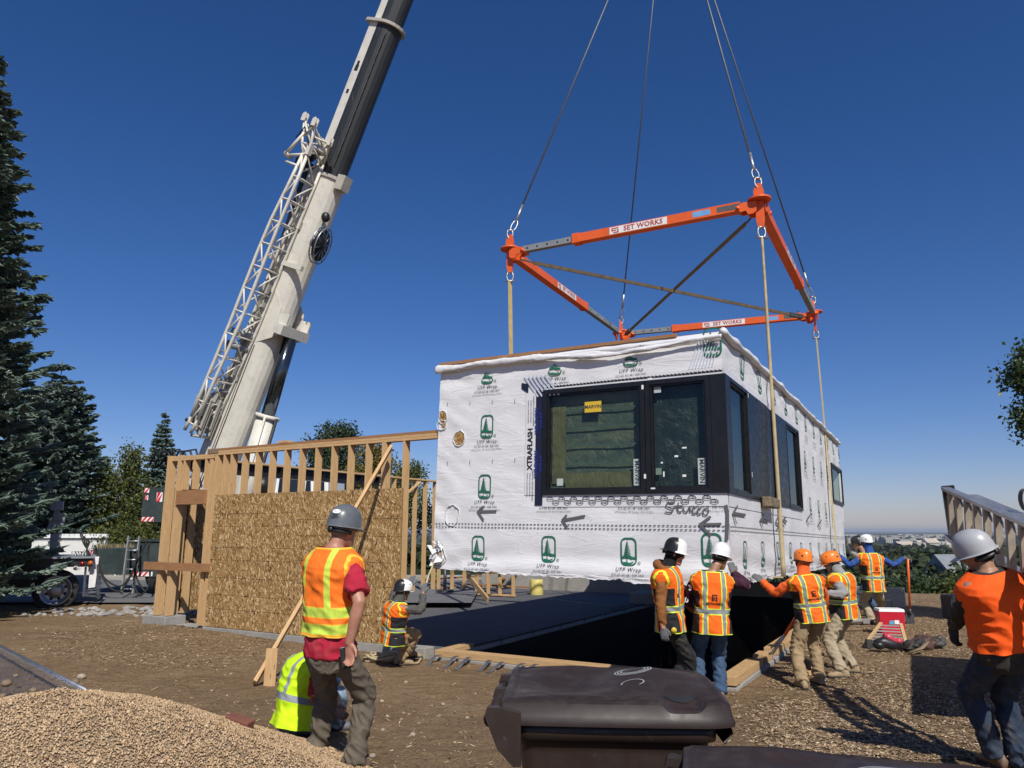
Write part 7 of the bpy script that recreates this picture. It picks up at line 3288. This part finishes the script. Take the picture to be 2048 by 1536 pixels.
    put('lid_emblem', m, flat('worn_white_print', (.40, .40, .40), .6), t)
    m = M()
    m.add([W(.05 + x, -.2985 + .006 * (z - .7), z) for x, z in ((.0, .72), (.05, .70), (.055, .685), (.0, .70))], [(0, 1, 2, 3)])
    put('side_emblem', m, flat('worn_white_print', (.40, .40, .40), .6), t)
    return t


q = P(1226, 1375, 3.35)
wheelie(V((q.x - .02, 3.35, .195)), rad(-4), 'brown wheelie bin with its whole dented lid in view')
q = P(1705, 1560, 2.1)
wheelie(V((q.x, 2.12, .16)), rad(-14), 'nearest brown wheelie bin, only the edge of its lid in view', .3)

# ---- pale gravel pile
PKC = V((-2.75, 4.75, 0))


def pile(x, y):
    dx, dy = x - PKC.x, y - PKC.y
    r = math.sqrt((dx / (1.0 if dx > 0 else 1.3)) ** 2 + (dy / 1.0) ** 2)
    h = .92 * max(0, 1 - r / 2.15) ** 1.0
    h = h - .10 * math.exp(-(r / .35) ** 2)
    h += (.05 * nz(x * 1.5, y * 1.5, 7) + .02 * nz(x * 5, y * 5, 2)) * min(1, max(0, (2.3 - r)) * 2)
    return .13 + h - .05 * ss(1.9, 2.3, r) - .5 * ss(2.3, 2.6, r)


def gravelmat():
    k = N('pea_gravel')
    g = k.n('ShaderNodeNewGeometry').outputs['Random Per Island']
    k.set('Base Color', k.ramp(g, [(0, (.24, .145, .07)), (.25, (.40, .265, .14)), (.6, (.52, .365, .205)), (.9, (.62, .47, .29)), (1, (.30, .18, .12))]))
    k.set('Roughness', .85)
    return k.m


gp = M()
gp.grid(lambda s, t: V((-6.5 + 6.6 * s, 2.2 + 5.2 * t, pile(-6.5 + 6.6 * s, 2.2 + 5.2 * t) - .012)), 150, 120)
k = N('gravel_bed')
c = k.co('Object')
vr = k.voro(c, 75, 'F1', 'Color')
sepc = k.n('ShaderNodeSeparateColor')
k.l(vr, sepc.inputs[0])
k.set('Base Color', k.ramp(sepc.outputs[0], [(0, (.16, .105, .06)), (.5, (.33, .24, .15)), (1, (.45, .35, .23))]))
k.set('Roughness', .9)
k.bump(k.voro(c, 75), .9, .02)
gr = thing('gravel_pile', 'heap of pale tan pea gravel with a brick on its slope', 'gravel pile', PKC + V((0, 0, .1)))
put('heap', gp, k.m, gr)
gs = M()
r6 = random.Random(12)
cnt = 0
while cnt < 78000:
    x, y = r6.uniform(-5.2, .1), r6.uniform(2.6, 6.9)
    dx, dy = x - PKC.x, y - PKC.y
    r = math.hypot(dx / (1.0 if dx > 0 else 1.3), dy)
    if r > 2.3 or r6.random() > (1 if r < 2.05 else .22):
        continue
    # skip what the frame cannot show
    q = V((x, y, .5 - CH))
    d = q.y * cp + q.z * sp
    if 1024 + F * q.x / d < -120 or y < 2.9:
        continue
    z = pile(x, y)
    s_ = r6.uniform(.0045, .0095)
    if r6.random() < .012:
        s_ *= 1.9
    a = r6.uniform(0, 6.283)
    ca, sa = math.cos(a) * s_, math.sin(a) * s_
    e, f = r6.uniform(.6, .95), r6.uniform(.5, .85)
    tx_, ty_ = r6.uniform(-.4, .4) * s_, r6.uniform(-.4, .4) * s_
    zz = z + s_ * .15
    o = len(gs.v)
    gs.v += [(x + ca, y + sa, zz + tx_), (x - sa * e, y + ca * e, zz + ty_), (x - ca, y - sa, zz - tx_), (x + sa * e, y - ca * e, zz - ty_), (x + tx_ * .5, y + ty_ * .5, zz + s_ * f), (x, y, zz - s_ * f)]
    for fc in ((0, 1, 4), (1, 2, 4), (2, 3, 4), (3, 0, 4), (1, 0, 5), (2, 1, 5), (3, 2, 5), (0, 3, 5)):
        gs.f.append([o + k_ for k_ in fc])
    gs.mi += [0] * 8
    gs.uv += [None] * 8
    gs.sm += [True] * 8
    cnt += 1
gpo = put('pebbles', gs, gravelmat(), gr)
gpo['kind'] = 'stuff'
q = P(478, 1456, 5.35)
q.z = pile(q.x, q.y) + .015
m = M()
m.box(q, (.19, .09, .06), (V((.93, -.3, -.2)).normalized(), V((.3, .95, .05)).normalized(), V((.2, 0, 1)).normalized()))
put('brick', m, plain('red_brick', (.17, .06, .04), .9, 0, .2, 20, 90, .4), None, q, .008, 'dark red brick lying on the gravel slope', 'brick')

# ---- chain-link panel lying on the dirt
f0, f1 = P(-40, 1262, 8.0), G(168, 1380, .17)
cl = thing('chain_link_panel', 'grey chain link fence panel lying flat on the dirt behind the gravel', 'fence panel', f1)
pz0, pz1 = G(-25, 1280, .25), G(172, 1381, .2)
d_ = (pz1 - pz0)
sdv_ = V((-d_.y, d_.x, 0)).normalized() * -1
if sdv_.y > 0:
    sdv_ = -sdv_
m = M()
m.tube([pz0, pz1], .024, 10)
put('rail', m, STEEL, cl)
m = M()
n = 46
for fam in (0, 1):
    for i in range(-14, n):
        pts = []
        for j in range(13):
            a = i / n + (j / 12) * .30 * (1 if fam else -1) + (0 if fam else .30)
            if 0 <= a <= 1:
                q = pz0 + d_ * a + sdv_ * (.85 * j / 12) - V((0, 0, .10 * j / 12 - .012 * nz(a * 9, j * .4)))
                pts.append(q)
        if len(pts) > 1:
            m.tube(pts, .0028, 4)
put('mesh', m, STEEL, cl)
# clods beside it
gC2 = 'brown clods beside the gravel'
rcl = random.Random(8)
for i in range(9):
    u, v = rcl.uniform(-5, 150), rcl.uniform(1352, 1420)
    c = G(u, v, .17)
    r = rcl.uniform(.025, .06)
    m = M()
    rings = []
    for j in range(7):
        th = -1.4 + 2.8 * j / 6
        rings.append([c + V((math.cos(6.283 * k / 10) * r * math.cos(th) * (1 + .35 * nz(k * .7, j, i)), math.sin(6.283 * k / 10) * r * math.cos(th) * (1 + .35 * nz(j, k * .7, i)), r * .3 + math.sin(th) * r * .7)) for k in range(10)])
    m.loft(rings)
    put('clod', m, plain('dirt_clod', (.20, .145, .09), .95, 0, .3, 18, 60, .6, .02), None, c, 0, 'rounded brown clod of dirt at the left edge between fence panel and gravel', 'clod', gC2)

# ---- rope coil by the squatting man
m = M()
c = foot(760, 1322, .03)
r7 = random.Random(4)
for k in range(6):
    rx, ry = r7.uniform(.16, .30), r7.uniform(.12, .22)
    ox, oy = r7.uniform(-.1, .12), r7.uniform(-.06, .06)
    m.tube([c + V((ox + rx * math.cos(t), oy + ry * math.sin(t), .012 * k + .02 * math.sin(3 * t + k))) for t in [6.283 * i / 26 for i in range(26)]], .016, 7, closed=True)
e0 = P(835, 1318, 10.6)
m.tube([c + V((.3, 0, .02)), foot(800, 1336, .03), foot(836, 1330, .03), foot(848, 1312, .03), foot(840, 1300, .04)], .016, 7)
put('rope_coil', m, TAN2, None, c, 0, 'coil of thick pale rope on the dirt beside the squatting man', 'rope')
m = M()
w0 = j3['wrR'] + V((.03, .05, .1))
m.tube([w0 - V((0, 0, .1)), w0, P(858, 1148, 11.2), P(872, 1120, 11.55), MP(W_ - .02, -.05, .12)], .014, 7)
put('tag_line', m, TAN2, None, w0, 0, 'pale rope from the lower left corner of the unit to the squatting man', 'rope')

# ---- shovel
sb = foot(1821, 1248, .0)
stp = P(1816, 1121, 15.5)
sv = thing('shovel', 'orange handled shovel standing upright under the right hand of the man in blue', 'shovel', sb)
m = M()
m.tube([stp + V((0, 0, .03)), sb + (stp - sb) * .2], .022, 10)
put('handle', m, ORANGEP, sv)
m = M()
m.tube([sb + (stp - sb) * .24, sb + (stp - sb) * .14], .026, 10)
m.prism([(-.09, .0), (-.10, .2), (-.05, .27), (.05, .27), (.10, .2), (.09, 0), (0, -.06)], sb + V((0, 0, -.02)), V((1, .15, 0)), UP, .008)
put('blade', m, DSTEEL, sv)
# ---- pry bar with orange shaft leaning in the pit
p0, p1 = P(1590, 1240, 9.9), P(1545, 1306, 10.1)
pb = thing('pry_bar', 'orange and bare steel bar leaning down into the pit by the tan trousered man', 'bar', p1)
m = M()
m.tube([p0 + V((.05, 0, .08)), p0 + (p1 - p0) * .45], .022, 10)
put('shaft', m, ORANGEP, pb)
m = M()
m.tube([p0 + (p1 - p0) * .42, p1, P(1538, 1308, 10.15)], [.02, .02, .012], 8)
m.tube([p0 + (p1 - p0) * .42, P(1542, 1296, 10.2)], [.018, .012], 8)
put('fork', m, STEEL, pb)

# ---- cooler
cb_ = foot(1783, 1252, 0)
Yc = 14.2
cb_ = P(1782, 1262, Yc)
gzc = gz(cb_.x, Yc)
lift = .12
cl_ = thing('cooler', 'red cooler with white lid on the ground in front of the man in blue', 'cooler', (cb_.x, Yc, gzc))
cw_ = 54 / 1450 * 13.9


def cbox(m, z0, z1, w0, w1, d0, d1, mi=0):
    ax, ay = V((.98, -.17, 0)), V((.17, .98, 0))
    c = V((cb_.x, Yc, 0))
    rings = []
    for z, w, d in ((z0, w0, d0), (z1, w1, d1)):
        rings.append([c + ax * (x * w / 2) + ay * (y * d / 2) + V((0, 0, z)) for x, y in ((-1, -1), (1, -1), (1, 1), (-1, 1))])
    m.loft(rings, mi, smooth=False)


m = M()
cbox(m, gzc + lift - .12, gzc + lift + .29, .40, .44, .30, .32)
put('tub', m, plain('red_cooler', (.50, .012, .03), .35, 0, .06, 3, 40, .04), cl_, .02)
m = M()
cbox(m, gzc + lift + .293, gzc + lift + .34, .45, .43, .33, .31)
put('lid', m, WHITEP, cl_, .02)
m = M()
cA = V((cb_.x, Yc, gzc + lift)) - V((.17, .98, 0)) * .157
for i, (w, col) in enumerate(((-.02, 0), (.07, 1))):
    c = cA + V((.98, -.17, 0)) * w + V((0, 0, .10 if i == 0 else .11)) - V((.17, .98, 0)) * .006
    m.add([c + V((.98, -.17, 0)) * x + V((0, 0, z)) for x, z in ((-.04, -.035), (.04, -.035), (.04, .035), (-.04, .035))], [(0, 1, 2, 3)], i)
put('sticker', m, [plain('blue_label', (.10, .35, .55), .5), WHITEM], cl_)
m = M()
c = V((cb_.x, Yc, gzc + lift + .34))
m.tube([c + V((.17, .2, -.1)), c + V((.17, .2, .13)), c + V((.03, .2, .13)), c + V((.03, .2, -.1))], .014, 8)
put('handle', m, BLACKP, cl_)

# slatted tamper panel leaning on the cooler, tools and bags
yb = 12.6
q0, q1, q2, q3 = P(1737, 1280, yb), P(1812, 1284, yb), P(1802, 1248, yb + .75), P(1762, 1246, yb + .75)
sl = thing('slatted_rack', 'small slatted wooden rack sloping up to the red cooler', 'rack', q0)
m = M()
m.beam(q0, q3, .05, .03)
m.beam(q1, q2, .05, .03)
put('rail', m, LUM, sl)
m = M()
for k in range(6):
    t = (k + .4) / 6
    m.beam(q0 + (q3 - q0) * t - V((0, 0, .01)), q1 + (q2 - q1) * t - V((0, 0, .01)), .05, .015)
put('slat', m, plain('grey_slat', (.30, .29, .27), .7, 0, .2, 8), sl)
m = M()
for q in (q0, q1):
    m.box(q - V((0, 0, .07)), (.09, .08, .16))
put('end_bracket', m, DSTEEL, sl, .004)
yt = 12.2
q = P(1775, 1284, yt)
tl = thing('power_saw', 'black and pink red power tool lying below the slatted rack', 'power tool', q)
m = M()
m.tube([P(1750, 1286, yt), P(1765, 1284, yt), P(1785, 1290, yt), P(1800, 1292, yt)], [.05, .085, .08, .05], 12)
m.ball(P(1758, 1290, yt), (.10, .09, .07))
put('housing', m, BLACKP, tl)
m = M()
m.tube([P(1768, 1270, yt), P(1780, 1276, yt), P(1795, 1287, yt)], [.045, .05, .04], 10)
m.ball(P(1797, 1282, yt), (.06, .06, .05))
put('shell', m, plain('pink_red_plastic', (.50, .05, .08), .4), tl)
gB2 = 'dark tool belts and bags piled beside the cooler'
for i, (u, v, sx, lab) in enumerate(((1822, 1278, .20, 'dark leather tool belt heaped right beside the slatted rack'), (1846, 1282, .22, 'brown leather tool bag in the middle of the pile right of the cooler'), (1868, 1290, .20, 'flat dark bag at the right end of the pile by the cooler'))):
    c = P(u, v, 12.35 + .1 * i)
    c.z = gz(c.x, c.y) + .08
    t = thing('tool_bag', lab, 'tool bag', c, gB2)
    m = M()
    m.ball(c, (sx * (.9, .7, 1.0)[i], sx * .75, (.08, .15, .055)[i]), 18, 12)
    m.ball(c + V((.08, -.05, .03)), (sx * .5, sx * .45, .07), 14, 10)
    garment('pouch', m, (plain('black_nylon', (.014, .014, .015), .7, 0, .4, 9, 60, .3, dirt=.4), plain('dark_leather', (.075, .035, .022), .6, 0, .4, 9, 60, .3, dirt=.5, dirtcol=(.15, .11, .08)), plain('grey_nylon', (.045, .043, .045), .7, 0, .4, 9, 60, .3, dirt=.5))[i], t, .014, lambda p: .035 * nz(p.x * 9, p.y * 9, p.z * 9) + .012 * nz(p.x * 24, p.y * 24, p.z * 24))
    m = M()
    for k in range(3):
        a0_ = .4 + k * .9
        m.tube([c + V((sx * 1.05 * math.cos(a0_ + .3 * j), -.1 + .12 * math.sin(a0_ * 2 + .5 * j), .05 + .07 * math.sin(.8 * j + k))) for j in range(7)], [(.024, .006)] * 7, 8)
    put('strap', m, plain('dark_strap', (.05, .035, .03), .6), t)
m = M()
c = P(1848, 1290, 12.0)
c.z = gz(c.x, c.y) + .05
m.tube([c + V((-.28, -.05, -.02)), c + V((-.1, -.1, .05)), c + V((.05, 0, .12))], [(.05, .02)] * 3, 8)
put('tool_roll', m, plain('tan_leather', (.22, .16, .10), .7), None, c, 0, 'tan leather strip lying over the pile of tool bags', 'strap')
gR = 'scrap lumber beside the right pit wall'
for i, (u, v, L, a_) in enumerate(((1700, 1262, .5, .2), (1672, 1280, .45, 2.9), (1668, 1312, .35, .1), (1720, 1240, .4, .6))):
    c = foot(u, v, .03)
    d = V((math.cos(a_), math.sin(a_), 0))
    board('scrap_board', ['scrap board lying right behind the legs of the grey sleeved man', 'scrap stick beside the tan trousered man, near the sill', 'lowest scrap stick between the two orange helmeted men', 'farthest scrap board near the feet of the man in blue'][i], (c - d * L / 2, c + d * L / 2), .08, .035, LUMD, gR, 'scrap wood')
c = foot(1716, 1250, .06)
m = M()
m.tube([c + V((-.3, 0, 0)), c + V((-.05, .02, .02)), c + V((.1, 0, .03))], [.05, .06, .045], 10)
m.box(c + V((.16, 0, .02)), (.14, .1, .1))
put('power_drill', m, [plain('grey_tool', (.22, .20, .19), .5)], None, c, .004, 'grey cordless tool lying on scraps left of the cooler', 'power tool')
c = P(1862, 1232, 16.5)
m = M()
cz = gz(c.x, c.y)
m.box((c.x + .6, c.y, cz + .25), (.5, .4, .5))
put('crate', m, plain('black_crate', (.02, .02, .022), .6), None, (c.x, c.y, cz), .03, 'black crate standing in the shade behind the walking man', 'crate')
q = foot(1876, 1185, .0)
m = M()
m.ball(q + V((0, 0, .08)), (.22, .16, .16), 12, 8)
put('pale_stump', m, plain('pale_stump', (.36, .31, .25), .9, 0, .3, 9, 40, .6, .03), None, q, 0, 'small pale stump on the crest beyond the shovel', 'stump')

# unseen canopy, inferred from and added for its block of shadow on the dirt
cq = [V((4.86, 5.74, 0)), V((6.86, 9.44, 0)), V((9.5, 8.0, 0)), V((7.5, 4.3, 0))]
cn = thing('unseen_canopy', 'unseen flat canopy on four thin poles, added to cast the shadow on the dirt', 'canopy', cq[0])
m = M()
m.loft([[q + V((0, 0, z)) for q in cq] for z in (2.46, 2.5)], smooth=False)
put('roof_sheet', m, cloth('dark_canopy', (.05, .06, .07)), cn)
for q in cq:
    m = M()
    m.tube([V((q.x, q.y, gz(q.x, q.y) - .02)), q + V((0, 0, 2.46))], .02, 8)
    put('pole', m, STEEL, cn)
# ================================================================== LIGHT AND AIR
EL, AZ = rad(44.5), rad(15.0)       # sun height; sun stands behind the camera, to its right
sd = V((math.sin(AZ) * math.cos(EL), -math.cos(AZ) * math.cos(EL), math.sin(EL)))
sun = bpy.data.lights.new('sun', 'SUN')
sun.energy = 5.0
sun.angle = rad(.5)
sun.color = (1, .955, .88)
so = bpy.data.objects.new('sun', sun)
so.rotation_euler = sd.to_track_quat('Z', 'Y').to_euler()
so.location = (6, -10, 20)
link(so)
wd = bpy.data.worlds.new('World')
SC.world = wd
wd.use_nodes = True
nt = wd.node_tree
bg = nt.nodes['Background']
sky = nt.nodes.new('ShaderNodeTexSky')
sky.sky_type = 'NISHITA'
sky.sun_disc = False
sky.sun_elevation = EL
sky.sun_rotation = math.atan2(sd.x, sd.y)
sky.altitude = 600
sky.air_density = 1.0
sky.dust_density = .5
sky.ozone_density = 5.0
hs = nt.nodes.new('ShaderNodeHueSaturation')
hs.inputs['Saturation'].default_value = 1.23
nt.links.new(sky.outputs[0], hs.inputs['Color'])
mul = nt.nodes.new('ShaderNodeMix')
mul.data_type = 'RGBA'
mul.blend_type = 'MULTIPLY'
mul.inputs[0].default_value = 1
mul.inputs[7].default_value = (1, .87, 1.04, 1)
nt.links.new(hs.outputs[0], mul.inputs[6])
nt.links.new(mul.outputs[2], bg.inputs[0])
bg.inputs[1].default_value = .085
SC.view_settings.view_transform = 'Standard'
SC.view_settings.look = 'None'
SC.view_settings.exposure = 0
SC.view_settings.gamma = 1
SC.view_settings.use_curve_mapping = False
hz = M()
hz.box((0, 8500, 8), (44000, 37000, 66))
k = N('air')
k.t.nodes.remove(k.b)
pv = k.n('ShaderNodeVolumePrincipled')
pv.inputs['Color'].default_value = (.66, .75, .88, 1)
pv.inputs['Density'].default_value = .9e-4
pv.inputs['Anisotropy'].default_value = .1
k.l(pv.outputs[0], k.out.inputs['Volume'])
put('haze', hz, k.m, kind='stuff')
cy_ = SC.cycles
cy_.max_bounces = 6
cy_.transparent_max_bounces = 12
cy_.volume_bounces = 0
